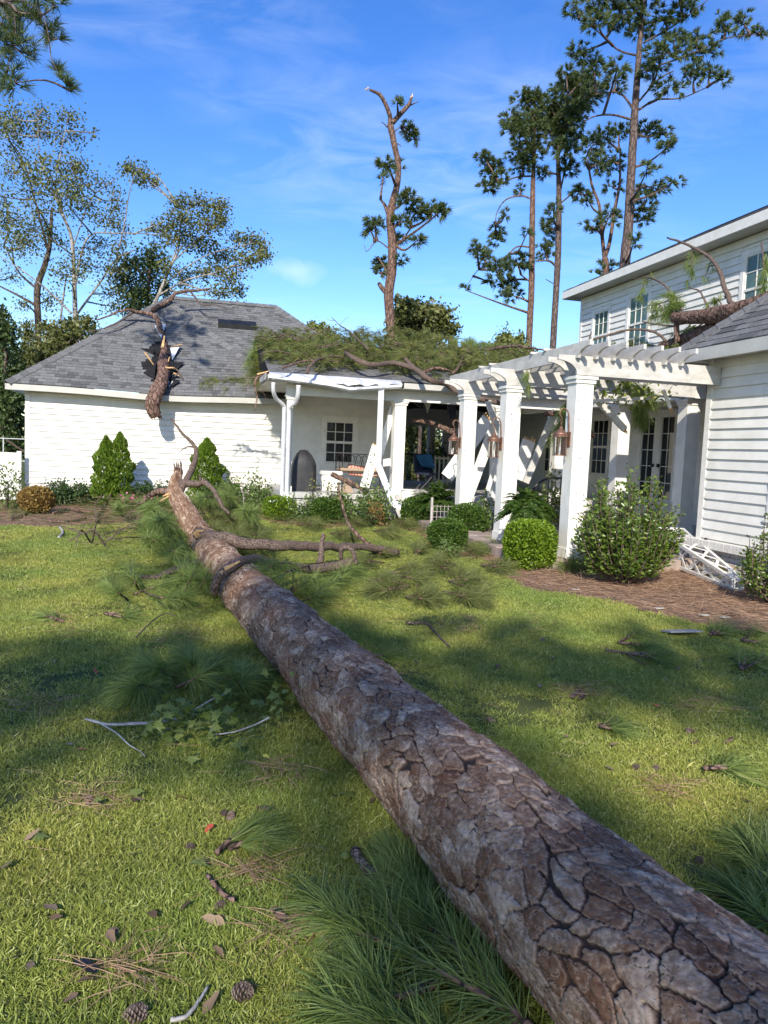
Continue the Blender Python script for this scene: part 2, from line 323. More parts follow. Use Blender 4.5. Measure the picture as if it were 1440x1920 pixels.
# plaid pillow
m, n, l, b = new_mat('red_plaid_fabric')
tcp = n.new('ShaderNodeTexCoord'); wv = n.new('ShaderNodeTexWave'); wv.inputs['Scale'].default_value = 4.2; wv.bands_direction = 'X'; wv2 = n.new('ShaderNodeTexWave'); wv2.inputs['Scale'].default_value = 4.2; wv2.bands_direction = 'Z'
l.new(tcp.outputs['Object'], wv.inputs['Vector']); l.new(tcp.outputs['Object'], wv2.inputs['Vector'])
ad = n.new('ShaderNodeMath'); ad.operation = 'ADD'; l.new(wv.outputs['Fac'], ad.inputs[0]); l.new(wv2.outputs['Fac'], ad.inputs[1])
rr = n.new('ShaderNodeValToRGB'); rr.color_ramp.elements[0].position = 0.3; rr.color_ramp.elements[0].color = (0.58, 0.43, 0.33, 1); rr.color_ramp.elements[1].position = 0.95; rr.color_ramp.elements[1].color = (0.42, 0.08, 0.06, 1)
mm2 = n.new('ShaderNodeMath'); mm2.operation = 'MULTIPLY'; mm2.inputs[1].default_value = 0.62; l.new(ad.outputs[0], mm2.inputs[0]); l.new(mm2.outputs[0], rr.inputs[0]); l.new(rr.outputs[0], b.inputs['Base Color']); b.inputs['Roughness'].default_value = 0.9
MT['plaid'] = m
# thin clear lantern glass
m, n, l, b = new_mat('lantern_glass'); b.inputs['Transmission Weight'].default_value = 1.0; b.inputs['Roughness'].default_value = 0.02; b.inputs['IOR'].default_value = 1.15; b.inputs['Base Color'].default_value = (0.95, 0.95, 0.93, 1); MT['clear'] = m
# ------------------------------------------------------------------ ground, beds, patio
def ground_mat():
    m, n, l, b = new_mat('lawn_soil_and_thatch')
    tc = n.new('ShaderNodeTexCoord')
    nz = n.new('ShaderNodeTexNoise'); nz.inputs['Scale'].default_value = 1.1; nz.inputs['Detail'].default_value = 9; nz.inputs['Roughness'].default_value = 0.7; l.new(tc.outputs['Object'], nz.inputs['Vector'])
    r = n.new('ShaderNodeValToRGB'); e = r.color_ramp.elements; e[0].position = 0.3; e[0].color = (0.055, 0.075, 0.022, 1); e[1].position = 0.72; e[1].color = (0.115, 0.12, 0.038, 1); l.new(nz.outputs['Fac'], r.inputs[0])
    l.new(r.outputs[0], b.inputs['Base Color']); b.inputs['Roughness'].default_value = 0.95; b.inputs['Specular IOR Level'].default_value = 0.1
    return m
MT['lawn'] = ground_mat()
MT['mulch'] = mat_std('mulch', (0.09, 0.052, 0.034), (0.38, 0.255, 0.175), 0.95, 30, 0.6, 90, spec=0.1)
R_ = 400; me = bpy.data.meshes.new('lawn'); me.from_pydata([(-R_, -R_, 0), (R_, -R_, 0), (R_, R_, 0), (-R_, R_, 0)], [], [(0, 1, 2, 3)])
lo = link_me('lawn', me, MT['lawn']); lo['kind'] = 'structure'
def w2(P): return (float(P[0]), float(P[1]))
BEDS = {
 'right': [w2(G(x, y)) for x, y in ((905, 1052), (935, 1078), (1000, 1108), (1080, 1118), (1150, 1130), (1230, 1152), (1300, 1170), (1440, 1195), (1640, 1240))] + [w2(H(2.2, -5.5)), w2(H(2.22, -0.1)), w2(H(-0.1, 0.1)), w2(H(-0.5, 1.6))],
 'left': [w2(G(x, y)) for x, y in ((-420, 1003), (0, 986), (100, 990), (200, 985), (330, 972), (430, 955))] + [w2(H(-3.4, 8.2)), w2(H(-3.4, 10.2)), w2(H(-13, 10.2))],
 'porch': [w2(G(x, y)) for x, y in ((470, 968), (520, 985), (610, 992), (700, 985), (780, 1000), (850, 1045), (905, 1052))] + [w2(H(-0.5, 1.6)), w2(H(-0.5, 6.5)), w2(H(-3.4, 6.5)), w2(H(-3.6, 8))],
}
for nm, poly in BEDS.items():
    mb = MB(); mb.add([(x, y, 0.004) for x, y in poly], [tuple(range(len(poly)))])
    o = mb.build('flower_bed', MT['mulch']); o['kind'] = 'structure'
def inside(P, poly):
    x, y = P[:, 0], P[:, 1]; c = np.zeros(len(P), bool); n = len(poly)
    for i in range(n):
        x0, y0 = poly[i]; x1, y1 = poly[(i+1) % n]
        k = ((y0 > y) != (y1 > y)) & (x < (x1-x0)*(y-y0)/(y1-y0+1e-12)+x0); c ^= k
    return c
# patio: slab with tan pavers along its edge
pt = MB(); pt.box(-0.42, 3.3, 0.05, 6.6, 0, 0.14)
# (built in house coordinates through a holder so that the slab turns with the house)
def hmesh(mb, name, mat):
    mb.v = [tuple(H(*q)) for q in mb.v]; return mb.build(name, mat)
patio = hmesh(pt, 'patio', MT['paver']); patio['kind'] = 'structure'
k = 0
for j in range(22):
    for i in range(2 if j < 21 else 1):
        m2 = MB(); b0 = -0.19 + j*0.305; g = random.uniform(-.006, .006)
        m2.box(-0.72+i*0.306, -0.72+i*0.306+0.296, b0, b0+0.295, 0.0, 0.17+g, random.random())
        hmesh(m2, 'paver', MT['paver']).parent = patio; k += 1
for i in range(9):
    m2 = MB(); a0 = -0.10 + i*0.305; m2.box(a0, a0+0.295, -0.19, 0.04, 0.0, 0.17+random.uniform(-.006, .006), random.random()); hmesh(m2, 'paver', MT['paver']).parent = patio
BUILT = [[w2(H(-0.75, -0.2)), w2(H(5, -0.2)), w2(H(5, 16)), w2(H(-0.75, 16))], [w2(H(-3.5, 6.5)), w2(H(5, 6.5)), w2(H(5, 16)), w2(H(-3.5, 16))], [w2(H(-9.4, 10.1)), w2(H(5, 10.1)), w2(H(5, 30)), w2(H(-9.4, 30))]]

# ------------------------------------------------------------------ lawn grass: real blades, one clump scattered over the lawn
def grass_mat():
    m, n, l, b = new_mat('grass_blades')
    at = n.new('ShaderNodeAttribute'); at.attribute_name = 'tone'
    r = n.new('ShaderNodeValToRGB'); e = r.color_ramp.elements
    e[0].color = (0.20, 0.245, 0.05, 1); e[1].color = (0.66, 0.65, 0.30, 1); e.new(0.55).color = (0.40, 0.43, 0.10, 1); l.new(at.outputs['Fac'], r.inputs[0])
    ge = n.new('ShaderNodeNewGeometry'); nz = n.new('ShaderNodeTexNoise'); nz.inputs['Scale'].default_value = 0.9; nz.inputs['Detail'].default_value = 4; l.new(ge.outputs['Position'], nz.inputs['Vector'])
    r2 = n.new('ShaderNodeValToRGB'); r2.color_ramp.elements[0].position = 0.35; r2.color_ramp.elements[1].position = 0.68
    r2.color_ramp.elements[0].color = (0.72, 0.85, 0.75, 1); r2.color_ramp.elements[1].color = (1.2, 1.1, 1.0, 1); l.new(nz.outputs['Fac'], r2.inputs[0])
    mu = n.new('ShaderNodeVectorMath'); mu.operation = 'MULTIPLY'; l.new(r.outputs[0], mu.inputs[0]); l.new(r2.outputs[0], mu.inputs[1])
    l.new(mu.outputs[0], b.inputs['Base Color']); b.inputs['Roughness'].default_value = 0.5; b.inputs['Specular IOR Level'].default_value = 0.25
    tr = n.new('ShaderNodeBsdfTranslucent'); l.new(mu.outputs[0], tr.inputs['Color'])
    mx = n.new('ShaderNodeMixShader'); mx.inputs[0].default_value = 0.3; l.new(b.outputs[0], mx.inputs[1]); l.new(tr.outputs[0], mx.inputs[2]); l.new(mx.outputs[0], n['Material Output'].inputs['Surface'])
    return m
MT['grass'] = grass_mat()
gcol = bpy.data.collections.new('grass_clumps')
def clump(nb, rad, Lr, wid):
    B = np.zeros((nb, 3)); a = rng.uniform(0, 2*PI, nb); q = rad*np.sqrt(rng.random(nb)); B[:, 0] = q*np.cos(a); B[:, 1] = q*np.sin(a)
    D = rng.normal(size=(nb, 3))*np.array([0.6, 0.6, 0.25]); D[:, 2] = np.abs(D[:, 2])+0.55; D = unit(D)
    V, Fa, t = needle_geo(B, D, rng.uniform(Lr[0], Lr[1], nb), wid, rng.uniform(0.1, 0.5, nb))
    me_ = np_mesh('grass_clump', V, Fa, np.clip(np.repeat(rng.beta(1.3, 1.8, nb), 5), 0, 1), MT['grass'])
    COL.objects.unlink(me_); gcol.objects.link(me_)
for _ in range(6): clump(42, 0.06, (0.018, 0.050), 0.0028)
def scatter(d0, d1, dens, sc):
    n = int(0.5*math.radians(130)*(d1*d1-d0*d0)*dens)
    d = np.sqrt(rng.uniform(d0*d0, d1*d1, n)); a = rng.uniform(-math.radians(65), math.radians(65), n)
    P = np.stack([d*np.sin(a), d*np.cos(a), np.zeros(n)], 1)
    k = np.ones(n, bool)
    for poly in list(BEDS.values())+BUILT: k &= ~inside(P, poly)
    return P[k], np.full(k.sum(), 1.0)*sc*rng.uniform(0.75, 1.25, k.sum())
S = [scatter(1.2, 4, 1300, 1.0), scatter(4, 8, 620, 1.12), scatter(8, 14, 300, 1.4), scatter(14, 24, 120, 1.8)]
GP = np.concatenate([q[0] for q in S]); GS = np.concatenate([q[1] for q in S])
# thinner grass in patches where the thatch shows
thin = (np.sin(GP[:, 0]*2.1+1.3*np.sin(GP[:, 1]*1.3))+np.sin(GP[:, 1]*2.7+1.7*np.sin(GP[:, 0]*1.9)))*0.5
kp = rng.random(len(GP)) > np.clip(thin-0.35, 0, 1)*1.3; GP = GP[kp]; GS = GS[kp]
me = bpy.data.meshes.new('lawn_grass'); me.vertices.add(len(GP)); me.vertices.foreach_set('co', GP.astype(np.float32).ravel())
at = me.attributes.new('sc', 'FLOAT', 'POINT'); at.data.foreach_set('value', GS.astype(np.float32)); me.update()
go = link_me('lawn_grass', me, MT['grass']); go['kind'] = 'stuff'
tag(go, 'short yellow green lawn grass covering the yard', 'grass')
ng = bpy.data.node_groups.new('scatter_grass', 'GeometryNodeTree')
ng.interface.new_socket('Geometry', in_out='INPUT', socket_type='NodeSocketGeometry'); ng.interface.new_socket('Geometry', in_out='OUTPUT', socket_type='NodeSocketGeometry')
gi = ng.nodes.new('NodeGroupInput'); gout = ng.nodes.new('NodeGroupOutput'); ip = ng.nodes.new('GeometryNodeInstanceOnPoints'); ci = ng.nodes.new('GeometryNodeCollectionInfo')
ci.inputs['Collection'].default_value = gcol; ci.inputs['Separate Children'].default_value = True; ci.inputs['Reset Children'].default_value = True
rv = ng.nodes.new('FunctionNodeRandomValue'); rv.data_type = 'FLOAT_VECTOR'; rv.inputs[0].default_value = (-0.12, -0.12, 0); rv.inputs[1].default_value = (0.12, 0.12, 6.283)
na = ng.nodes.new('GeometryNodeInputNamedAttribute'); na.data_type = 'FLOAT'; na.inputs['Name'].default_value = 'sc'
ng.links.new(gi.outputs[0], ip.inputs['Points']); ng.links.new(ci.outputs[0], ip.inputs['Instance']); ip.inputs['Pick Instance'].default_value = True
ng.links.new(rv.outputs[0], ip.inputs['Rotation']); ng.links.new(na.outputs[0], ip.inputs['Scale']); ng.links.new(ip.outputs[0], gout.inputs[0])
md = go.modifiers.new('scatter', 'NODES'); md.node_group = ng

# ------------------------------------------------------------------ building helpers (house coordinates a = right, b = away, z)
def planks_b(root, under, a0, a1, b, z0, z1, expo, holes=(), cut=3.7):
    n = int(round((z1-z0)/expo)); e = (z1-z0)/n
    for i in range(n):
        zl, zh = z0+i*e, z0+(i+1)*e+0.012
        segs = [(a0, a1)]
        for (h0, h1, hz0, hz1) in holes:
            if zl < hz1-0.02 and zh > hz0+0.02:
                segs = [s for (p, q) in segs for s in ((p, min(q, h0)), (max(p, h1), q)) if s[1]-s[0] > 0.02]
        for p, q in segs:
            xs = [p]; c = p + cut*((i*0.37) % 1.0 + 0.35)
            while c < q-0.5: xs.append(c); c += cut
            xs.append(q)
            for s, t in zip(xs[:-1], xs[1:]):
                MB().prism([(b, zl), (b-0.042, zl), (b-0.006, zh), (b, zh)], 0, s+0.001, t-0.001, random.random()).build('plank', MT['siding'], root, under)
def planks_a(root, under, b0, b1, a, z0, z1, expo, holes=(), cut=3.7):
    n = int(round((z1-z0)/expo)); e = (z1-z0)/n
    for i in range(n):
        zl, zh = z0+i*e, z0+(i+1)*e+0.012
        segs = [(b0, b1)]
        for (h0, h1, hz0, hz1) in holes:
            if zl < hz1-0.02 and zh > hz0+0.02:
                segs = [s for (p, q) in segs for s in ((p, min(q, h0)), (max(p, h1), q)) if s[1]-s[0] > 0.02]
        for p, q in segs:
            xs = [p]; c = p + cut*((i*0.37) % 1.0 + 0.35)
            while c < q-0.5: xs.append(c); c += cut
            xs.append(q)
            for s, t in zip(xs[:-1], xs[1:]):
                MB().prism([(a, zl), (a-0.036, zl), (a-0.006, zh), (a, zh)], 1, s+0.001, t-0.001, random.random()).build('plank', MT['siding'], root, under)
def window(root, plane, c, p0, p1, z0, z1, cols, rows, glass='glass', casing=0.10, mid=True, name='window', label=None):
    """plane 'a' or 'b' at c, facing minus; p0..p1 along the wall is the glazed opening"""
    mb = MB()
    def bx(q0, q1, d0, d1, s0, s1, M_=mb):
        if plane == 'a': M_.box(c-d1, c-d0, q0, q1, s0, s1)
        else: M_.box(q0, q1, c-d1, c-d0, s0, s1)
    bx(p0-casing, p0, 0.0, 0.038, z0-0.02, z1+casing); bx(p1, p1+casing, 0.0, 0.038, z0-0.02, z1+casing)
    bx(p0, p1, 0.0, 0.036, z1, z1+casing); bx(p0-casing-0.03, p1+casing+0.03, 0.0, 0.055, z1+casing, z1+casing+0.03)
    bx(p0-casing-0.02, p1+casing+0.02, 0.0, 0.06, z0-0.065, z0-0.021)
    s = 0.04; zm = (z0+z1)/2 if mid else None
    bx(p0, p0+s, 0.0, 0.024, z0, z1); bx(p1-s, p1, 0.0, 0.024, z0, z1); bx(p0+s, p1-s, 0.0, 0.023, z0, z0+s); bx(p0+s, p1-s, 0.0, 0.023, z1-s, z1)
    if mid: bx(p0+s, p1-s, 0.0, 0.028, zm-0.025, zm+0.025)
    w = mb.build(name, MT['white'], root)
    if label: w['label'] = label
    mu = MB(); blocks = [(z0+s, zm-0.025), (zm+0.025, z1-s)] if mid else [(z0+s, z1-s)]
    cw = (p1-p0-2*s)/cols
    for (q0, q1) in blocks:
        rh = (q1-q0)/rows
        for i in range(1, cols): bx(p0+s+i*cw-0.009, p0+s+i*cw+0.009, 0.0, 0.018, q0, q1, mu)
        for j in range(1, rows): bx(p0+s, p1-s, 0.0, 0.016, q0+j*rh-0.009, q0+j*rh+0.009, mu)
        for i in range(cols):
            for j in range(rows):
                pn = MB(); e = 0.0095; d = random.uniform(0.004, 0.0055)
                bx(p0+s+i*cw+e, p0+s+(i+1)*cw-e, 0.001, d, q0+j*rh+e, q0+(j+1)*rh-e, pn)
                pn.build('pane', MT[glass], root, w)
    if mu.n: mu.build('muntin', MT['white'], root, w)
    return w
def clip_poly(poly, clip):
    """convex clip, both lists of (s, t), clip counter-clockwise"""
    out = poly
    for i in range(len(clip)):
        ax, ay = clip[i]; bx_, by = clip[(i+1) % len(clip)]; nx, ny = -(by-ay), bx_-ax
        inp, out = out, []
        if not inp: return []
        for j in range(len(inp)):
            p, q = inp[j], inp[(j+1) % len(inp)]
            dp = (p[0]-ax)*nx+(p[1]-ay)*ny; dq = (q[0]-ax)*nx+(q[1]-ay)*ny
            if dp >= 0: out.append(p)
            if (dp >= 0) != (dq >= 0):
                f = dp/(dp-dq); out.append((p[0]+(q[0]-p[0])*f, p[1]+(q[1]-p[1])*f))
    return out
def shingle_face(root, roof, poly, eave, expo=0.14, skip=None, limit=300, wr=(0.15, 0.34), sag=None):
    """cover a flat roof face (convex polygon, house coordinates) with single shingles"""
    P = np.array(poly, float); e = np.array(eave, float); e /= np.linalg.norm(e)
    n = np.cross(P[1]-P[0], P[2]-P[0]); n /= np.linalg.norm(n)
    if n[2] < 0: n = -n
    u = np.cross(n, e)
    if u[2] < 0: u = -u
    o = P[0]; st = [((p-o)@e, (p-o)@u) for p in P]
    area = sum(st[i][0]*st[(i+1) % len(st)][1]-st[(i+1) % len(st)][0]*st[i][1] for i in range(len(st)))
    if area < 0: st = st[::-1]
    s0 = min(s for s, t in st); s1 = max(s for s, t in st); t0 = min(t for s, t in st); t1 = max(t for s, t in st)
    items = []; row = 0; t = t0
    while t < t1:
        s = s0-random.uniform(0, 0.3); ph = random.random()
        while s < s1:
            w = random.uniform(*wr); rect = [(s+0.002, t), (s+w-0.002, t), (s+w-0.002, t+expo*1.12), (s+0.002, t+expo*1.12)]
            c = clip_poly(rect, st)
            if len(c) >= 3:
                cc = o+e*(s+w/2)+u*(t+expo/2)
                if skip is None or not skip(cc): items.append((c, t, random.choice((0.12, 0.42, 0.5, 0.58, 0.7)) + random.uniform(-.06, .06), cc))
            s += w
        t += expo; row += 1
    cpos = toH(EYE)
    items.sort(key=lambda q: np.linalg.norm(q[3]-cpos))
    rest = MB()
    for k, (c, t, tone, cc) in enumerate(items):
        mb = MB() if k < limit else rest; m_ = len(c)
        th = random.choice((0.009, 0.016))
        top = [o+e*p+u*q+n*(0.004+th*(1-min(1, (q-t)/(expo*1.12)))) for p, q in c]; bot = [o+e*p+u*q-n*0.002 for p, q in c]
        if sag: top = [sag(q) for q in top]; bot = [sag(q) for q in bot]
        mb.add(top+bot, [tuple(range(m_))]+[(i, m_+i, m_+(i+1) % m_, (i+1) % m_) for i in range(m_)], tone)
        if k < limit: mb.build('shingle', MT['shingle'], root, roof)
    if rest.n:
        r = rest.build('shingles', MT['shingle'], root, roof); r['kind'] = 'stuff'
    return len(items)
def caps(root, roof, p, q, w=0.26):
    p = np.array(p, float); q = np.array(q, float); L_ = np.linalg.norm(q-p); n = int(L_/0.2); d = (q-p)/L_
    r = np.cross(d, (0, 0, 1)); r /= np.linalg.norm(r); u = np.cross(r, d)
    for i in range(n):
        a0 = p+d*(i*L_/n); a1 = p+d*((i+1.25)*L_/n); V = []
        for x, lift in ((a0, 0.040), (a1, 0.022)):
            V += [x-r*w/2-u*0.07+u*lift, x+u*(lift+0.03), x+r*w/2-u*0.07+u*lift, x+r*w/2-u*0.085+u*lift, x+u*(lift+0.012), x-r*w/2-u*0.085+u*lift]
        MB().add(V, [(0, 1, 7, 6), (1, 2, 8, 7), (2, 3, 9, 8), (3, 4, 10, 9), (4, 5, 11, 10), (5, 0, 6, 11), (0, 5, 4, 1), (1, 4, 3, 2), (6, 7, 10, 11), (7, 8, 9, 10)], random.choice((0.3, 0.45, 0.6))).build('ridge_cap', MT['shingle'], root, roof)

# ------------------------------------------------------------------ the garage wing on the left
gw = Root('garage_wing', 'single storey white lap sided garage wing with hipped grey roof pierced by a tree top', 'building', (-6.2, 10.2, 0), True)
WB = 10.2
core = MB(); core.box(-9.3, 0.1, WB, 18, 0.0, 2.78); wall = core.build('wall', MT['siding'], gw)
WIN = (-1.93, -1.13, 1.20, 2.34)
planks_b(gw, wall, -9.24, -0.02, WB-0.001, 0.45, 2.72, 0.1415, [(WIN[0]-0.1, WIN[1]+0.1, WIN[2]-0.065, WIN[3]+0.13)])
window(gw, 'b', WB, *WIN, 3, 2, 'glass')
cb = MB(); cb.box(-9.34, -9.23, WB-0.034, WB, 0.42, 2.74); cb.build('corner_board', MT['white'], gw)
cb = MB(); cb.box(-0.03, 0.13, WB-0.034, WB, 0.42, 2.74); cb.build('corner_board', MT['white'], gw)
fd = MB(); fd.box(-9.32, 0.1, WB-0.02, WB, 0.0, 0.44); fd.build('foundation', MT['brick'], gw)
E0, E1, EB, EZ = -9.68, -2.74, 9.8, 2.83; AX, AB, AZ = -6.21, 13.27, 5.70
RB, RZ, MEB, MEZ = 14.2, 5.93, 10.4, 2.86
def eave_sag(q):          # the trunk has pushed the eave down where it lies over it
    q = np.array(q, float)
    if q[1] < 11.6: q[2] -= 0.075*math.exp(-((q[0]+6.0)/1.6)**2)*max(0, 1-(q[1]-9.8)/1.8)
    return q
dk = MB(); n_ = 24
xs = np.linspace(E0, E1, n_+1)
Vd = [eave_sag((x, EB, EZ)) for x in xs] + [(AX, AB, AZ)]
mid = [eave_sag((AX+(x-AX)*0.5, EB+(AB-EB)*0.5, EZ+(AZ-EZ)*0.5)) for x in xs]
Vd = [eave_sag((x, EB, EZ)) for x in xs] + mid + [(AX, AB, AZ)]
Fd = [(i, i+1, n_+2+i, n_+1+i) for i in range(n_)] + [(n_+1+i, n_+2+i, 2*n_+2) for i in range(n_)]
dk.add([tuple(q) for q in Vd], [tuple(f) for f in Fd])
dk.add([(E0, EB, EZ), (E0, 20, EZ), (AX, 20, AZ), (AX, AB, AZ)], [(0, 1, 2, 3)])
dk.add([(E1, EB, EZ), (AX, AB, AZ), (AX, 20, AZ), (E1, 20, EZ)], [(0, 1, 2, 3)])
dk.add([(-6.2, MEB, MEZ), (0.85, MEB, MEZ), (-2.95, RB, RZ), (-6.2, RB, RZ)], [(0, 1, 2, 3)])
dk.add([(0.85, MEB, MEZ), (0.85, 18, MEZ), (-2.95, RB, RZ)], [(0, 1, 2)])
dk.add([(-6.2, RB, RZ), (-2.95, RB, RZ), (0.85, 18, MEZ), (-6.2, 18, MEZ)], [(0, 1, 2, 3)])
roof = dk.build('roof', MT['felt'], gw)
STUBH = (-6.18, 10.55)
def skip_hole(c):
    return ((c[0]+6.2+0.04*(c[1]-10))/ (0.33 + 0.12*math.sin(c[1]*9)))**2 + ((c[1]-10.75)/0.75)**2 < 1
shingle_face(gw, roof, [(E0, EB, EZ), (E1, EB, EZ), (AX, AB, AZ)], (1, 0, 0), 0.118, skip_hole, 300, (0.11, 0.26), sag=eave_sag)
shingle_face(gw, roof, [(-6.2, 11.2, MEZ+0.8*0.8084), (0.05, 11.2, MEZ+0.8*0.8084), (-2.95, RB, RZ), (-6.2, RB, RZ)], (1, 0, 0), 0.118, None, 0, (0.11, 0.26))
caps(gw, roof, (E0, EB, EZ), (AX, AB, AZ)); caps(gw, roof, (E1, EB, EZ), (AX, AB, AZ)); caps(gw, roof, (0.85, MEB, MEZ), (-2.95, RB, RZ)); caps(gw, roof, (-6.2, RB, RZ), (-2.95, RB, RZ))
# fascia and soffit follow the sag
fs = MB(); V = []; Fs = []
for i, x in enumerate(xs):
    t = eave_sag((x, EB, EZ-0.015)); V += [(x, EB-0.02, t[2]), (x, EB-0.02, t[2]-0.14), (x, EB+0.01, t[2]-0.14), (x, EB+0.01, t[2])]
for i in range(n_):
    for k in range(4): Fs.append((i*4+k, i*4+(k+1) % 4, i*4+4+(k+1) % 4, i*4+4+k))
Fs += [(0, 3, 2, 1), (n_*4, n_*4+1, n_*4+2, n_*4+3)]
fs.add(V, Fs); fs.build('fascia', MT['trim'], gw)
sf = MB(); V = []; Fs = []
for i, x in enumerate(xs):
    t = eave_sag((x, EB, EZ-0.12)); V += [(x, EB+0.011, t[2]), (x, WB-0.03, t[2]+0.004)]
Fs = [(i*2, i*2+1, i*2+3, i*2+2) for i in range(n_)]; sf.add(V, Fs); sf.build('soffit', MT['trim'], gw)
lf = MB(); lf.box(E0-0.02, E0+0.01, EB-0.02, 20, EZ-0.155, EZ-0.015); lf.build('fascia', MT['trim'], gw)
# ridge vent box
vt = MB(); q0 = onB(409, 596, 13.2); q1 = onB(480, 601, 13.2)
sl = 0.8084
def mainz(b): return MEZ+(b-MEB)*sl
zb = 13.0
vt.add([(q0[0], zb, mainz(zb)+0.02), (q1[0], zb, mainz(zb)+0.02), (q1[0], zb+0.26, mainz(zb+0.26)+0.02), (q0[0], zb+0.26, mainz(zb+0.26)+0.02),
        (q0[0], zb-0.02, mainz(zb)+0.15), (q1[0], zb-0.02, mainz(zb)+0.15), (q1[0], zb+0.26, mainz(zb+0.26)+0.10), (q0[0], zb+0.26, mainz(zb+0.26)+0.10)],
       [(0, 3, 2, 1), (4, 5, 6, 7), (0, 1, 5, 4), (1, 2, 6, 5), (2, 3, 7, 6), (3, 0, 4, 7)]); vt.build('roof_vent', MT['black'], gw)
# torn felt and splintered sheathing round the hole
def wingz(b): return EZ+(b-EB)*0.827
tf = MB()
for (x0, b0, x1, b1, x2, b2, l0, l1, l2) in ((-6.55, 11.25, -6.15, 11.35, -6.30, 10.95, .05, .1, .06), (-6.15, 11.3, -5.72, 11.25, -6.0, 10.85, .05, .16, .02), (-6.62, 10.35, -6.32, 10.6, -6.34, 10.2, .03, .12, .02), (-5.98, 10.9, -5.78, 10.5, -6.02, 10.3, .1, .03, .08), (-5.95, 10.25, -5.82, 10.3, -5.98, 9.95, .04, .14, .03), (-6.75, 11.2, -6.4, 11.1, -6.42, 11.02, .03, .12, .03), (-5.98, 10.75, -5.62, 10.72, -5.9, 10.4, .04, .10, .03), (-6.02, 10.2, -5.7, 10.1, -5.9, 9.95, .05, .08, .02), (-6.5, 10.8, -6.3, 10.7, -6.36, 10.4, .02, .10, .05)):
    P3 = [(x0, b0, wingz(b0)+l0), (x1, b1, wingz(b1)+l1), (x2, b2, wingz(b2)+l2)]; Q3 = [(p[0], p[1]+.01, p[2]-.012) for p in P3]
    tf.add(P3+Q3, [(0, 1, 2), (5, 4, 3), (0, 3, 4, 1), (1, 4, 5, 2), (2, 5, 3, 0)])
tf.build('torn_felt', MT['felt'], gw)
ff = MB()
for (x0, b0, x1, b1, x2, b2, l0, l1, l2) in ((-6.0, 11.1, -5.76, 11.12, -5.93, 10.82, .17, .2, .06), (-6.45, 12.05, -6.15, 12.0, -6.25, 11.6, .06, .18, .06), (-6.02, 10.15, -5.88, 10.08, -5.97, 9.95, .03, .06, .0)):
    P3 = [(x0, b0, wingz(b0)+l0), (x1, b1, wingz(b1)+l1), (x2, b2, wingz(b2)+l2)]; Q3 = [(p[0], p[1]+.01, p[2]-.012) for p in P3]
    ff.add(P3+Q3, [(0, 1, 2), (5, 4, 3), (0, 3, 4, 1), (1, 4, 5, 2), (2, 5, 3, 0)])
ff.build('torn_foil', MT['alu'], gw)
sp = MB()
for (p, q, w) in (((-6.2, 11.2, wingz(11.2)+.05), (-6.16, 11.35, wingz(11.2)+.42), .13), ((-6.62, 10.95, wingz(10.95)+.1), (-6.38, 10.6, wingz(10.6)+.05), .07), ((-5.7, 11.15, wingz(11.15)+.24), (-5.98, 11.12, wingz(11.1)+.2), .06), ((-5.86, 10.3, wingz(10.3)+.1), (-5.74, 10.22, wingz(10.2)+.12), .12), ((-6.0, 10.85, wingz(10.8)+.15), (-6.06, 10.5, wingz(10.5)+.12), .05), ((-6.3, 12.0, wingz(12)+.02), (-6.22, 11.7, wingz(11.7)+.16), .08)):
    sp.bar(p, q, w*0.62, w*0.35, taper=0.35)
sp.build('splinter', MT['wood'], gw)

# ------------------------------------------------------------------ porch / breezeway between the garage wing and the house
po = Root('porch', 'white breezeway porch with square columns and debris covered low roof', 'porch', (-0.8, 6.6, 0), True)
uw = MB(); uw.box(-3.25, 0.12, 10.17, 10.3, 2.725, 3.2); uw.build('wall', MT['siding'], po)
slab = MB(); slab.box(-3.45, 4.9, 6.45, 15.0, 0.0, 0.52); slab.box(-3.5, 4.9, 6.40, 6.449, 0.50, 0.62); slab.box(-3.45, 4.9, 6.45, 15.0, 0.521, 0.60); slab.build('floor', MT['concrete'], po)
def column(root, a, b, z0, z1, w=0.26, name='column'):
    m_ = MB(); m_.box(a-w/2, a+w/2, b-w/2, b+w/2, z0, z1); c = m_.build(name, MT['white'], root)
    m_ = MB(); h = w/2+0.022; m_.box(a-h, a+h, b-h, b+h, z1-0.10, z1-0.045); h += 0.02; m_.box(a-h, a+h, b-h, b+h, z1-0.044, z1-0.002); m_.build('capital', MT['white'], root, c)
    m_ = MB(); h = w/2+0.018; m_.box(a-h, a+h, b-h, b+h, z0-0.002, z0+0.14); m_.build('plinth', MT['white'], root, c)
    return c
column(po, -0.87, 6.6, 0.6, 2.72, 0.255); column(po, 1.55, 6.6, 0.6, 2.72, 0.255); column(po, -3.33, 6.62, 0.6, 2.72, 0.13)
bm = MB(); bm.box(-3.42, 4.9, 6.5, 6.7, 2.72, 2.98); bm.build('beam', MT['white'], po)
PZ = lambda b: 3.12+0.30*(b-6.2)
rf = MB(); rf.add([(-3.83, 6.2, PZ(6.2)), (4.9, 6.2, PZ(6.2)), (4.9, 10.6, PZ(10.6)), (-3.83, 10.6, PZ(10.6)), (-3.83, 15.2, 3.12), (4.9, 15.2, 3.12),
                   (-3.83, 6.2, PZ(6.2)-.05), (4.9, 6.2, PZ(6.2)-.05), (4.9, 15.2, 3.07), (-3.83, 15.2, 3.07)], [(0, 1, 2, 3), (3, 2, 5, 4), (6, 9, 8, 7), (0, 6, 7, 1), (0, 3, 4, 9, 6)])
prf = rf.build('roof', MT['felt'], po)
shingle_face(po, prf, [(-3.83, 6.2, PZ(6.2)), (3.0, 6.2, PZ(6.2)), (3.0, 7.6, PZ(7.6)), (-3.83, 7.6, PZ(7.6))], (1, 0, 0), 0.14, None, 230)
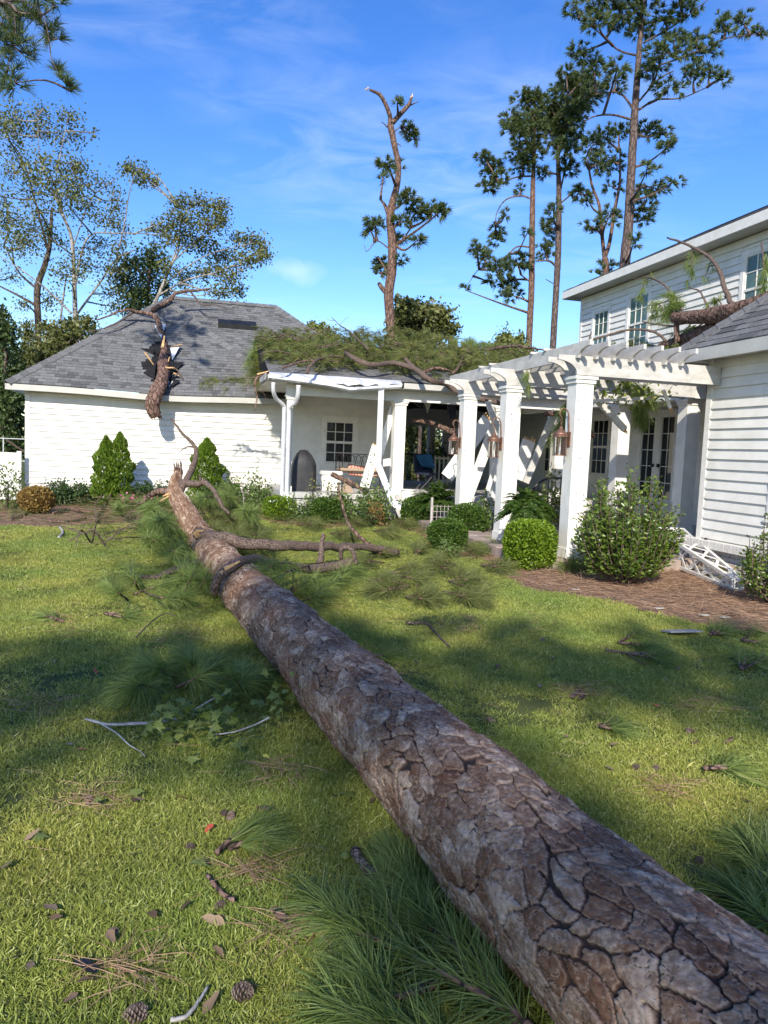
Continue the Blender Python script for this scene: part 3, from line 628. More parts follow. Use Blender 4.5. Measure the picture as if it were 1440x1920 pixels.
fs = MB(); fs.box(-3.84, -0.95, 6.17, 6.20, 2.97, 3.08); fs.box(-0.9, 4.9, 6.17, 6.2, 2.97, 3.09); fs.box(-3.86, -3.83, 6.17, 10.0, 2.97, 3.10); fs.build('fascia', MT['trim'], po)
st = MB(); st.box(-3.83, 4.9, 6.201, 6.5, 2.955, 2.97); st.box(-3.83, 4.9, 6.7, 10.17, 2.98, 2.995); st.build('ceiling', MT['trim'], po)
# torn aluminium gutter, buckled and pulled away from the fascia
def gutter(pts, root, w=0.12, h=0.11, name='gutter'):
    P = catmull(pts, 26); V = []; Fs = []
    prof = [(0, h), (0, 0), (-0.4*w, -0.2*h), (-w, 0.25*h), (-w, h), (-w+0.01, h), (-w+0.012, 0.28*h), (-0.4*w, -0.12*h), (0.01, 0.02), (0.01, h)]
    for i, p in enumerate(P):
        cr = 0.012*math.sin(i*2.1)+0.008*math.sin(i*5.3)
        for (x, y) in prof: V.append((p[0], p[1]+x*(1+cr*6), p[2]+y*(1+cr*4)))
    k = len(prof)
    for i in range(len(P)-1):
        for j in range(k): Fs.append((i*k+j, i*k+(j+1) % k, (i+1)*k+(j+1) % k, (i+1)*k+j))
    return MB().add(V, Fs).build(name, MT['alu'], root)
gutter([(-3.86, 6.15, 2.99), (-3.2, 6.12, 2.95), (-2.6, 6.02, 2.89), (-2.15, 5.95, 2.83), (-1.9, 5.98, 2.86), (-1.0, 6.1, 2.97)], po, h=.07)
# bent flap of drip edge over the gutter
fl = MB(); V = []; Fs = []
for i in range(25):
    t = i/24; a = -3.84+t*2.86; d = 0.10*math.sin(PI*t)**0.8+0.022*math.sin(i*1.9); V += [(a, 6.2, PZ(6.2)+0.02), (a, 6.08-0.04*math.sin(i*1.3), PZ(6.2)-0.02-d*0.5), (a, 6.02+0.02*math.sin(i*2.3), PZ(6.2)-0.06-d)]
Fs = [(i*3+j, i*3+j+1, i*3+j+4, i*3+j+3) for i in range(24) for j in range(2)]
fl.add(V, Fs); fl.build('drip_edge', MT['alu'], po)
gutter([(-3.90, 6.2, 3.0), (-3.92, 6.8, 3.02), (-3.92, 7.6, 3.03)], po)
# two downspouts at the porch corner
def pipe(pts, name='downspout', r=0.045): 
    m_ = MB(); m_.tube(catmull(pts, 30), r, 8); return m_.build(name, MT['alu'], po, smooth=True)
pipe([(-3.75, 6.12, 2.92), (-3.74, 6.14, 2.75), (-3.66, 6.3, 2.6), (-3.50, 6.42, 2.48), (-3.47, 6.44, 2.3), (-3.47, 6.44, 1.2), (-3.47, 6.44, 0.55), (-3.52, 6.4, 0.42), (-3.75, 6.3, 0.40)])
pipe([(-3.22, 6.12, 2.9), (-3.22, 6.16, 2.7), (-3.25, 6.3, 2.55), (-3.36, 6.42, 2.44), (-3.36, 6.44, 2.2), (-3.36, 6.44, 1.0), (-3.36, 6.43, 0.6), (-3.33, 6.35, 0.4), (-3.31, 6.3, 0.22)], r=0.052)
# rear of the breezeway: header, post, wall beyond and railing
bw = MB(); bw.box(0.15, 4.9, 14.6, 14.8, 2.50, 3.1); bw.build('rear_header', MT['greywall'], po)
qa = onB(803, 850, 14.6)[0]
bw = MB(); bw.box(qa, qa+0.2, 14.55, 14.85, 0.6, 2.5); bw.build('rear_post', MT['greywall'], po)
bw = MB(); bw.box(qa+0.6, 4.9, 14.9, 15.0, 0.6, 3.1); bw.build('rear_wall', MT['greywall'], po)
rl = Root('railing', 'black metal picket railing across the rear of the breezeway', 'railing', (0.7, 14.7, 0.6), True)
m_ = MB(); m_.box(0.15, qa, 14.68, 14.72, 1.50, 1.54); m_.box(0.15, qa, 14.68, 14.72, 0.70, 0.73); m_.build('rail', MT['black'], rl)
x = 0.2
while x < qa-0.03:
    m_ = MB(); m_.box(x-0.009, x+0.009, 14.691, 14.709, 0.60, 1.50); m_.build('picket', MT['black'], rl); x += 0.115

# ------------------------------------------------------------------ two storey house
mh = Root('two_storey_house', 'tall white two storey house with lap siding and sash windows', 'house', (5.0, 6.0, 0), True)
MA = 5.0
core = MB(); core.box(MA, 14, -6, 9.39, 0.0, 6.02); core.box(MA, 14, 9.39, 14.5, 0.0, 3.3); wall = core.build('wall', MT['siding'], mh)
UW = [(7.93, 8.66, 4.22, 5.50), (6.16, 6.98, 4.22, 5.60), (2.02, 2.98, 4.30, 5.66)]
planks_a(mh, wall, -2.0, 9.30, MA-0.001, 3.75, 6.0, 0.152, [(w[0]-0.1, w[1]+0.1, w[2]-0.065, w[3]+0.13) for w in UW])
for w in UW: window(mh, 'a', MA, *w, 3, 2, 'tealglass')
LW = [(7.55, 8.35, 1.20, 2.66), (10.3, 11.12, 1.15, 2.68)]
DR = [(4.78, 5.30), (5.52, 6.06)]
planks_a(mh, wall, 0.12, 14.4, MA-0.001, 0.55, 3.3, 0.152, [(w[0]-0.1, w[1]+0.1, w[2]-0.065, w[3]+0.13) for w in LW]+[(4.65, 6.2, 0.5, 2.84)])
for w in LW: window(mh, 'a', MA, *w, 3, 2, 'glass')
for i, d in enumerate(DR):
    do = window(mh, 'a', MA-0.005, d[0], d[1], 0.72, 2.66, 2, 5, 'glass', 0.11, False, 'door')
    hd = MB(); hd.box(MA-0.10, MA-0.045, d[1 if i == 0 else 0]-0.06, d[1 if i == 0 else 0]-0.02, 1.48, 1.56); hd.build('handle', MT['black'], mh, do)
cb = MB(); cb.box(MA-0.036, MA, 9.29, 9.41, 3.3, 6.0); cb.build('corner_board', MT['white'], mh)
ez = 6.12
rf = MB(); rf.add([(4.58, -6.4, ez+.11), (4.58, 9.75, ez+.11), (9.5, 9.75, ez+2.5), (9.5, -6.4, ez+2.5), (14.4, 9.75, ez+.11), (14.4, -6.4, ez+.11), (4.58, -6.4, ez+.06), (4.58, 9.75, ez+.06), (14.4, 9.75, ez+.06), (14.4, -6.4, ez+.06)],
                  [(0, 3, 2, 1), (3, 5, 4, 2), (1, 2, 4, 8, 7), (0, 1, 7, 6), (6, 7, 8, 9), (0, 6, 9, 5, 3)])
mrf = rf.build('roof', MT['felt'], mh)
shingle_face(mh, mrf, [(4.58, 0, ez+.11), (4.58, 9.75, ez+.11), (4.9, 9.75, ez+.11+.32*.4858), (4.9, 0, ez+.11+.32*.4858)], (0, 1, 0), 0.14, None, 120)
fs = MB(); fs.box(4.555, 4.585, -6.4, 9.75, ez-0.10, ez+0.09); fs.build('fascia', MT['white'], mh)
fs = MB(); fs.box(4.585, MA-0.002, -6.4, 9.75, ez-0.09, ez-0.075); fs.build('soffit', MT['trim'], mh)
fs = MB(); fs.box(4.6, 9.5, 9.75, 9.78, ez-0.10, ez+0.09); fs.build('fascia', MT['white'], mh)
# lower roofs: rear extension and the porch roof along the wall, with posts
rf = MB(); rf.add([(4.55, 9.45, 3.32), (4.55, 15, 3.32), (7.6, 12.0, 5.6), (7.6, 9.45, 5.6), (11, 15, 3.32), (4.55, 9.45, 3.25), (4.55, 15, 3.25), (11, 15, 3.25)], [(0, 3, 2, 1), (1, 2, 4), (0, 1, 6, 5), (1, 4, 7, 6)])
lrf = rf.build('lower_roof', MT['felt'], mh)
shingle_face(mh, lrf, [(4.55, 9.45, 3.32), (4.55, 15, 3.32), (7.6, 12.0, 5.6), (7.6, 9.45, 5.6)], (0, 1, 0), 0.14, None, 150)
rf = MB(); rf.box(3.2, MA-0.03, 0.3, 9.4, 3.08, 3.16); rf.build('porch_roof', MT['shingle'], mh)
hb = MB(); hb.box(3.28, 3.5, 1.9, 9.3, 2.76, 3.06); hb.build('header', MT['white'], mh)
column(mh, 3.4, 2.19, 0.3, 2.75, 0.27, 'post'); column(mh, 3.4, 4.42, 0.3, 2.75, 0.27, 'post'); column(mh, 3.4, 7.2, 0.3, 2.75, 0.27, 'post')
fl = MB(); fl.box(3.0, MA-0.03, 0.13, 6.44, 0.0, 0.30); fl.build('porch_floor', MT['concrete'], mh)

# ------------------------------------------------------------------ side wing on the right
sw = Root('side_wing', 'low white side wing with brick foundation and hipped roof at the right edge', 'building', (2.2, -1.0, 0), True)
SA = 2.2
core = MB(); core.box(SA, 4.9, -7.0, 0.08, 0.0, 3.35); wall = core.build('wall', MT['siding'], sw)
planks_a(sw, wall, -7.0, 0.0, SA-0.001, 0.49, 3.32, 0.152, [(-2.6, -1.30, 0.86, 2.30)], cut=9.0)
window(sw, 'a', SA, -2.5, -1.40, 0.92, 2.17, 3, 2, 'glass')
cb = MB(); cb.box(SA-0.036, SA, 0.0, 0.11, 0.47, 3.34); cb.build('corner_board', MT['white'], sw)
# brick foundation: soldier course ledge over running bond
fd = MB(); fd.box(SA-0.05, SA-0.004, -7.0, 0.10, 0.0, 0.36); fnd = fd.build('foundation', MT['mortar'], sw)
y = 0.19; i = 0
brk = {}
def brick_obj(loc, dims, kind='brick'):
    k = tuple(round(v, 3) for v in dims)
    if k not in brk:
        m_ = MB(); x, y_, z_ = dims; e = 0.004
        m_.add([(-x/2, -y_/2, 0), (x/2, -y_/2, 0), (x/2, y_/2, 0), (-x/2, y_/2, 0), (-x/2, -y_/2, z_), (x/2, -y_/2, z_), (x/2, y_/2, z_), (-x/2, y_/2, z_)], [(0, 3, 2, 1), (4, 5, 6, 7), (0, 1, 5, 4), (1, 2, 6, 5), (2, 3, 7, 6), (3, 0, 4, 7)])
        me_ = bpy.data.meshes.new('brick'); me_.from_pydata(m_.v, [], m_.f); at_ = me_.attributes.new('tone', 'FLOAT', 'POINT'); at_.data.foreach_set('value', np.full(8, .5, np.float32)); me_.materials.append(MT['brick']); brk[k] = me_
    o_ = bpy.data.objects.new(kind, brk[k]); COL.objects.link(o_); o_.parent = fnd
    o_.location = (loc[0]-sw.off[0]+random.uniform(-.002, .002), loc[1]-sw.off[1], loc[2]); o_.rotation_euler = (0, 0, random.uniform(-.008, .008)); return o_
while y > -4.5:
    brick_obj((SA-0.06, y-0.037, 0.362), (0.26, 0.066, 0.112)); y -= 0.076
for r in range(5):
    y = 0.10+(0.105 if r % 2 else 0.0)
    while y > -4.5:
        y0 = min(y, 0.10); ln = 0.2 if y <= 0.1 else 0.095
        brick_obj((SA-0.055, y0-ln/2, 0.29-r*0.072), (0.07, ln, 0.062)); y = y0-ln-0.010
sz = 3.30
rf = MB(); rf.add([(1.86, 0.42, sz), (1.86, -7.4, sz), (5.2, -7.4, sz+3.0), (5.2, -2.9, sz+3.0), (5.2, 0.42, sz), (1.86, 0.42, sz-.05), (1.86, -7.4, sz-.05), (5.2, -7.4, sz-.05), (5.2, 0.42, sz-.05)], [(0, 3, 2, 1), (0, 4, 3), (0, 1, 6, 5), (5, 6, 7, 8), (0, 5, 8, 4)])
srf = rf.build('roof', MT['felt'], sw)
shingle_face(sw, srf, [(1.86, -4.0, sz), (1.86, 0.42, sz), (5.18, -2.9, sz+2.98), (5.18, -4.0, sz+2.98)], (0, 1, 0), 0.145, None, 300, (0.2, 0.42))
caps(sw, srf, (1.86, 0.42, sz), (5.18, -2.9, sz+2.98))
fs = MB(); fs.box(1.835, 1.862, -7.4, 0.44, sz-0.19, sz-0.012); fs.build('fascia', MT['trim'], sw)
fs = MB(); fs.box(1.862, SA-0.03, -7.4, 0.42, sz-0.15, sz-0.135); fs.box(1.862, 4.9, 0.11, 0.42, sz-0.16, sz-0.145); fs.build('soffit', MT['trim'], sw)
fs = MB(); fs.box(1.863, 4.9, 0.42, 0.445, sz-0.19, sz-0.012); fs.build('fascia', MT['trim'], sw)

# ------------------------------------------------------------------ pergola
pg = Root('pergola', 'weathered white pergola of square columns, doubled beams and curved rafter tails', 'pergola', (0.9, 2.2, 0), True)
PC = [(0.0, 0.0), (-0.17, 2.04), (-0.12, 4.2)]
for (a, b) in PC:
    cl = column(pg, a, b, 0.17, 2.76, 0.265)
    for k in range(7):
        x_, z_ = a+random.uniform(-.1, .1), random.uniform(.9, 2.6); mk = MB(); mk.prism([(x_+random.uniform(.5, 1)*.011*math.cos(q), z_+random.uniform(.6, 1)*.014*math.sin(q)) for q in np.linspace(0, 5.4, 7)], 1, b-0.1345, b-0.130); mk.build('dent', MT['rust'], pg, cl)
def scroll(x_tip, x_in, z0, z1, sgn):
    """end of a beam: top corner at the tip, concave curve back to the underside"""
    out = []
    for t in np.linspace(0, 1, 8):
        a = t*PI/2; out.append((x_tip+(x_in-x_tip)*math.sin(a), z1-0.07-(z1-0.07-z0)*(1-math.cos(a))))
    return out
for j, (a, b) in enumerate(PC):
    a1 = 2.16 if j == 0 else 3.27
    for off in (-0.158, 0.158):
        a0 = a-0.46
        poly = [(a0, 3.03)] + scroll(a0, a0+0.30, 2.765, 3.03, 1) + [(a1, 2.765), (a1, 3.03)]
        MB().prism([(p, q) for p, q in poly], 1, b+off-0.022, b+off+0.022, random.random()).build('beam', MT['weathered'], pg)
for i in range(7):
    a = -0.19+i*0.273; b0, b1 = -0.56, 5.15
    poly = [(b0, 3.20), (b0, 3.13)] + scroll(b0, b0+0.30, 2.99, 3.20, 1)[1:] + scroll(b1, b1-0.30, 2.99, 3.20, 1)[::-1][:-1] + [(b1, 3.13), (b1, 3.20)]
    MB().prism(poly, 0, a-0.02, a+0.02, random.random()).build('rafter', MT['weathered'], pg)
# light laths between the beams, some snapped
for b in (0.75, 1.2, 2.9, 3.4):
    MB().box(-0.25, 1.75, b-0.02, b+0.02, 3.2015, 3.235, random.random()).build('lath', MT['weathered'], pg)

# ------------------------------------------------------------------ copper lanterns on the columns
def lantern(a, b, z, s, label):
    t = Root('lantern', label, 'lantern', (a, b, z), True, 'copper lanterns on the pergola columns')
    c = (a-0.13-0.12*s, b); r = 0.083*s
    m_ = MB(); m_.tube([(c[0], c[1], z), (c[0], c[1], z+0.012)], r*1.05, 16); m_.tube([(c[0], c[1], z+0.235*s), (c[0], c[1], z+0.25*s)], r*1.22, 16)
    for k in range(4):
        an = PI/4+k*PI/2; m_.box(c[0]+r*math.cos(an)-.004, c[0]+r*math.cos(an)+.004, c[1]+r*math.sin(an)-.004, c[1]+r*math.sin(an)+.004, z+.012, z+.235*s)
    m_.build('cage', MT['copper'], t)
    m_ = MB(); V, Fs = tube_geo([(c[0], c[1], z+.013), (c[0], c[1], z+.234*s)], r*0.94, 20, False); m_.add(V, Fs); m_.build('glass', MT['clear'], t, smooth=True)
    m_ = MB(); m_.box(c[0]+r*0.55, c[0]+r*0.6, c[1]-r*0.75, c[1]+r*0.75, z+.013, z+.232*s); m_.build('reflector', MT['copper'], t)
    m_ = MB(); m_.tube([(c[0], c[1], z+0.02), (c[0], c[1], z+0.12*s)], 0.012*s, 8); m_.build('burner', MT['white'], t)
    m_ = MB(); m_.tube([(c[0], c[1], z+0.251*s), (c[0], c[1], z+0.29*s), (c[0], c[1], z+0.325*s), (c[0], c[1], z+0.335*s), (c[0], c[1], z+0.37*s)], [r*1.2, r*0.85, r*0.4, r*0.3, r*0.22], 16); m_.build('lamp_shade', MT['copper'], t, smooth=True)
    m_ = MB()
    m_.tube(catmull([(a-0.134, b, z+0.20*s), (a-0.15, b, z+0.40*s), (a-0.17, b, z+0.54*s), (c[0]+.02, b, z+0.585*s), (c[0]-0.035, b, z+0.53*s), (c[0], b, z+0.47*s)], 18), 0.009*s, 6); m_.build('hook', MT['copper'], t, smooth=True)
    m_ = MB()
    for k in range(3):
        zz = z+0.40*s+k*0.032*s; pts = [(c[0]+0.014*s*math.cos(q)*(k % 2), b+0.014*s*math.cos(q)*(1-k % 2), zz+0.02*s*math.sin(q)) for q in np.linspace(0, 2*PI, 9)]; m_.tube(pts, 0.004*s, 5, False)
    m_.build('chain', MT['copper'], t)
    m_ = MB(); m_.box(a-0.148, a-0.131, b-0.05, b+0.05, z+0.12*s, z+0.30*s); m_.build('backplate', MT['copper'], t)
lantern(0.0, 0.0, 1.63, 1.15, 'copper lantern on the pergola column nearest the big leafy shrub')
lantern(-0.17, 2.04, 1.56, 1.15, 'copper lantern on the middle pergola column behind the fern')
lantern(-0.12, 4.2, 1.58, 1.15, 'dark lantern on the farthest pergola column beside a hanging broken limb')
# ------------------------------------------------------------------ trees
def pxw(x, y, D): return AT(x, y, D)
def crop(ox, oy, k): return lambda x, y: (ox+x/k, oy+y/k)
def limb_pts(p, q, sag=0.12, m=8, jit=0.05):
    p = np.array(p); q = np.array(q); d = np.linalg.norm(q-p); mid = (p+q)/2+np.array([0, 0, -sag*d])+rng.normal(size=3)*jit*d
    return catmull([p, mid, q], m)
def make_tree(name, label, D, tr, trunk_w, clusters, kind, trunk_mat, leaf_mat, limbs=(), group=None, dens=1.0, depth=0.8, cat='tree', leaf=0.12, limb_r=0.05, twig=True, lens=0.27, forks=(), cl_scale=1.0, fw=1.0):
    """tr: frame transform of the survey notes; trunk_w: (x, y, width px) bottom to top; clusters: (x, y, rx, ry)"""
    k = 1.0/abs(tr(1, 0)[0]-tr(0, 0)[0])
    T = [pxw(*tr(x, y), D) for x, y, w in trunk_w]; Rr = [w/k*D/F_PX/2 for x, y, w in trunk_w]
    base = T[0].copy()
    foot = np.array([base[0]-(T[1][0]-T[0][0])*0.2, base[1], 0.0])
    T = [foot]+T; Rr = [Rr[0]*1.18]+Rr
    root = Root(name, label, cat, foot, group=group)
    Pt = catmull(T, 9*len(T)); Rt = np.interp(np.linspace(0, 1, len(Pt)), np.linspace(0, 1, len(Rr)), Rr)
    Pt = Pt + rng.normal(size=Pt.shape)*np.array([0.02, 0.02, 0])*Rt[:, None]
    MB().tube(Pt, Rt, 10).build('trunk', trunk_mat, root, smooth=True)
    allp = [Pt]
    for fk in forks:
        Fp = [pxw(*tr(x, y), D+(fk[3] if False else 0)) for x, y, w in fk]; Fr = [w/k*D/F_PX/2 for x, y, w in fk]
        Fq = catmull(Fp, 8*len(Fp)); Fw = np.interp(np.linspace(0, 1, len(Fq)), np.linspace(0, 1, len(Fr)), Fr)
        MB().tube(Fq, Fw, 8).build('limb', trunk_mat, root, smooth=True); allp.append(Fq)
    for lb in limbs:
        dd = rng.uniform(-0.6, 0.6)
        Lp = [pxw(*tr(x, y), D+dd*i/len(lb)) for i, (x, y, w) in enumerate(lb)]; Lr = [w/k*D/F_PX/2 for x, y, w in lb]
        Lq = catmull(Lp, 7*len(Lp)); Lw = np.interp(np.linspace(0, 1, len(Lq)), np.linspace(0, 1, len(Lr)), Lr)
        MB().tube(Lq, np.maximum(Lw, 0.008), 7).build('limb', trunk_mat, root, smooth=True); allp.append(Lq)
    A_ = np.concatenate(allp)
    parts = []; tw = MB(); s = D/F_PX/k
    for (x, y, rx, ry) in clusters:
        c = pxw(*tr(x, y), D+rng.normal()*depth); R3 = np.array([rx*s, (rx+ry)*s*0.5, ry*s])*cl_scale
        low = A_[A_[:, 2] < c[2]+R3[2]*0.2]
        src = low if len(low) else A_
        dd = np.linalg.norm(src-c, axis=1)+np.maximum(0, 0.6-(c[2]-src[:, 2]))*0.4; a = src[np.argmin(dd)]
        if np.linalg.norm(a-c) > 0.25: tw.tube(limb_pts(a, c, rng.uniform(-0.08, 0.14), 7), np.linspace(limb_r*1.2, limb_r*0.35, 7), 5, False)
        vol = R3[0]*R3[2]
        if kind == 'pine':
            n = max(6, int(vol*dens*240)); q = rnd_dirs(n)*(rng.random(n)**0.45)[:, None]
            B = c+q*R3*1.12; ax = unit(q*np.array([1, 1, 0.6])+np.array([0, 0, 0.55])+rng.normal(size=(n, 3))*0.35)
            parts.append(tuft_geo(B, ax, 24, lens, 0.022*fw, (0.1, 0.95), 0.22))
            for i in range(0, n, 6): tw.tube([c+q[i]*R3*0.2, B[i]], [0.016, 0.007], 4, False)
        else:
            n = max(10, int(vol*dens*1300)); q = rnd_dirs(n)*(rng.random(n)**0.5)[:, None]
            # leaves sit in small sprays along twigs
            m_ = max(5, n//26); tips = c+rnd_dirs(m_)*(rng.random(m_)**0.5)[:, None]*R3
            for tpt in tips:
                if twig and rng.random() < .6: tw.tube([c+(tpt-c)*0.1+rng.normal(size=3)*0.05, c+(tpt-c)*0.55+rng.normal(size=3)*0.08, tpt+(tpt-c)*0.18], [0.014, 0.009, 0.004], 3, False)
            idx = rng.integers(0, m_, n); B = tips[idx]+rng.normal(size=(n, 3))*R3*0.42
            parts.append(leaf_geo(B, leaf, 0.62, 0.0))
    if tw.n: tw.build('twigs', trunk_mat, root)['kind'] = 'stuff'
    if parts:
        V, Fa, t = cat_geo(parts); np_mesh('crown', V, Fa, t, leaf_mat, root)
    return root
c8 = crop(860, 0, 2.483); c6 = crop(640, 120, 3.13); c7 = crop(0, 0, 2.571); idt = crop(0, 0, 1.0)
PG = 'pine trees standing behind the house'
make_tree('pine_tree', 'tallest pine with broad spreading crown behind the two storey house roof', 29, c8,
  [(765, 1330, 48), (790, 1060, 42), (800, 860, 38), (815, 600, 34), (825, 450, 30), (840, 240, 24), (850, 100, 18), (870, -160, 8)],
  [(560,60,60,40),(650,100,60,35),(760,70,80,60),(850,130,70,50),(960,90,50,45),(1060,40,60,40),(1000,185,50,35),(1110,180,50,30),(1230,115,45,45),(1330,105,50,40),(1400,150,40,25),(950,250,70,45),(1060,240,70,35),(1160,235,55,30),(900,330,50,35),(980,405,65,30),(1100,345,60,35),(1170,345,50,30),(1235,370,30,25),(740,310,40,35),(560,245,55,35),(620,300,60,45),(730,380,50,45),
   (870,605,50,35),(935,615,45,40),(980,680,40,30),(880,785,45,20),(860,960,50,55),(875,1020,30,35),(930,880,45,30),(1000,850,40,18),(850,900,35,35),(815,1130,18,35),(760,-40,100,60),(900,-60,100,60),(1010,-60,60,50),(660,-20,70,40)],
  'pine', MT['bark'], MT['needle_far'], limbs=[[(820,520,12),(760,440,9),(690,430,6),(640,440,4)],[(815,560,11),(720,535,9),(640,540,7),(585,565,5)],[(840,510,11),(920,465,8),(1040,455,6),(1170,400,4)],[(835,260,10),(740,230,8),(640,140,6),(560,90,4)],[(840,470,10),(930,370,8),(1000,330,5)],[(860,200,9),(1000,120,7),(1160,0,4)],[(850,330,9),(1060,260,7),(1240,180,5),(1390,160,3)]], group=PG)
make_tree('pine_tree', 'forked pine with two thin stems just left of the tallest pine', 31, c8,
  [(680, 1330, 28), (680, 1200, 26)],
  [(620,680,45,45),(680,640,50,45),(745,610,45,35),(650,760,50,45),(720,760,45,45),(560,900,28,35),(600,930,35,25),(720,870,35,25),(700,1010,42,42),(610,1050,35,22),(640,1070,25,25),(700,1230,40,16),(640,1270,20,14)],
  'pine', MT['bark_red'], MT['needle_far'], forks=[[(680,1210,20),(668,1100,17),(655,960,14),(620,860,12),(600,740,7)],[(680,1200,20),(702,1130,17),(730,960,15),(750,850,12),(752,700,7)]], group=PG)
make_tree('pine_tree', 'dense crowned pine second from left among the tall pines right of centre', 33, c8,
  [(450, 1420, 28), (462, 1200, 28), (466, 1000, 26), (466, 850, 22), (462, 740, 18), (455, 560, 9)],
  [(430,480,65,45),(500,400,60,40),(560,390,55,45),(610,440,55,50),(480,560,75,55),(540,540,60,60),(440,620,60,60),(500,640,65,45),(400,800,25,28),(520,780,35,35),(500,690,55,38),(440,970,25,28),(420,1060,35,55),(400,1170,35,38),(560,890,35,22),(560,470,60,50),(590,370,50,40),(500,330,30,25)],
  'pine', MT['bark'], MT['needle_far'], limbs=[[(455,1240,12),(420,1215,9),(360,1215,6)],[(470,950,8),(530,900,5)],[(440,1320,5),(405,1300,3)],[(475,880,9),(495,780,7),(490,720,5)]], group=PG, dens=1.35)
make_tree('pine_tree', 'leftmost of the tall intact pines with a bare arching broken branch', 33, c8,
  [(335, 1440, 28), (340, 1200, 27), (343, 1000, 25), (346, 850, 21), (350, 760, 17), (357, 560, 8)],
  [(300,455,45,32),(355,475,55,45),(235,555,35,35),(275,600,55,55),(340,590,65,55),(380,560,55,55),(275,700,55,45),(345,700,55,45),(300,770,55,36),(120,735,36,35),(150,790,45,45),(140,860,45,35),(200,830,25,35),(288,880,16,26),(215,1000,16,24),(180,1100,34,55),(90,1150,28,35),(120,1200,36,35),(180,1250,55,42),(270,1220,65,36),(220,1320,45,42),(230,1370,45,25),(130,1310,25,20),(30,1350,18,16),(290,1370,16,12),(320,1080,16,22)],
  'pine', MT['bark_red'], MT['needle_far'], limbs=[[(335,925,8),(290,912,7),(220,930,6),(178,990,4),(172,1050,3)],[(345,820,9),(270,825,7),(190,855,4)],[(330,1150,9),(270,1150,7),(210,1200,5),(100,1250,4),(45,1320,3)],[(330,1310,8),(290,1280,6)]], group=PG, dens=1.25)
bt = make_tree('broken_pine', 'tall broken pine with snapped forked top standing behind the porch roof', 28, c6,
  [(290, 1700, 55), (285, 1500, 53), (278, 1350, 58), (298, 1200, 56), (298, 1050, 52), (288, 880, 48), (325, 720, 36), (335, 600, 32), (312, 480, 34), (288, 360, 38)],
  [(328,228,28,22),(402,390,38,42),(425,430,26,30),(255,590,46,38),(245,670,20,26),(335,600,26,26),(390,790,45,48),(450,860,65,48),(540,860,60,42),(590,860,30,30),(350,930,34,45),(340,1010,35,26),(450,1030,38,28),(200,930,55,30),(170,975,36,26),(230,1180,35,40),(215,1225,25,25),(352,1155,26,26),(270,1160,22,26)],
  'pine', MT['bark_red'], MT['needle_far'], limbs=[[(285,300,26),(262,240,24),(225,180,20),(165,150,13)],[(300,345,30),(350,290,26),(395,240,22),(412,198,13)],[(390,250,10),(420,235,7),(455,220,3)],[(285,300,26),(288,320,26),(286,360,30)],[(275,880,26),(255,830,20),(230,795,10)],[(262,1340,30),(235,1310,28),(222,1290,24)],[(318,1065,15),(360,1030,11),(410,960,8)],[(272,1235,15),(245,1180,10),(215,1135,6)],[(275,1080,9),(210,1040,6),(150,1100,4),(135,1060,3)],[(305,405,8),(330,380,6),(352,372,4)],[(270,370,8),(250,350,5),(235,340,3)],[(310,465,8),(335,470,6),(350,483,4)],[(240,205,7),(235,180,5),(230,165,3)]], dens=1.5)
m_ = MB()
for (x, y, w, dx, dy) in ((415, 195, 15, 3, -22), (405, 200, 10, 12, -16), (152, 148, 14, -14, 3), (160, 143, 8, -8, -8)):
    p = pxw(*c6(x, y), 28); q = pxw(*c6(x+dx, y+dy), 28); m_.bar(p, q, w/3.13*28/F_PX*0.8, 0.05, taper=0.35)
m_.build('splinter', MT['wood'], bt)
make_tree('round_tree', 'rounded olive green tree behind the roof at the foot of the broken pine', 37, c6, [(480, 1720, 20), (470, 1600, 16), (470, 1480, 10)],
  [(370,1430,55,45),(480,1440,75,45),(570,1470,65,50),(400,1540,85,55),(520,1560,95,55),(630,1560,55,35),(460,1620,120,40),(350,1600,60,60),(340,1500,40,50)], 'leaf', MT['bark_dark'], MT['treeleaf'], dens=2.6, leaf=0.22, depth=1.0)
make_tree('small_tree', 'small light green tree just past the right end of the garage roof', 36, idt, [(600, 665, 6), (598, 640, 5)], [(590,618,14,10),(604,628,18,14),(612,640,20,12)], 'leaf', MT['bark_dark'], MT['paleleaf'], dens=5, leaf=0.16)
make_tree('small_tree', 'small light green tree above the pergola beside the thin pine trunks', 30, idt, [(950, 690, 6), (950, 665, 5)], [(944,640,13,16),(958,655,18,14),(975,645,10,18),(930,660,12,12),(990,662,12,10)], 'leaf', MT['bark_dark'], MT['paleleaf'], dens=5, leaf=0.16)
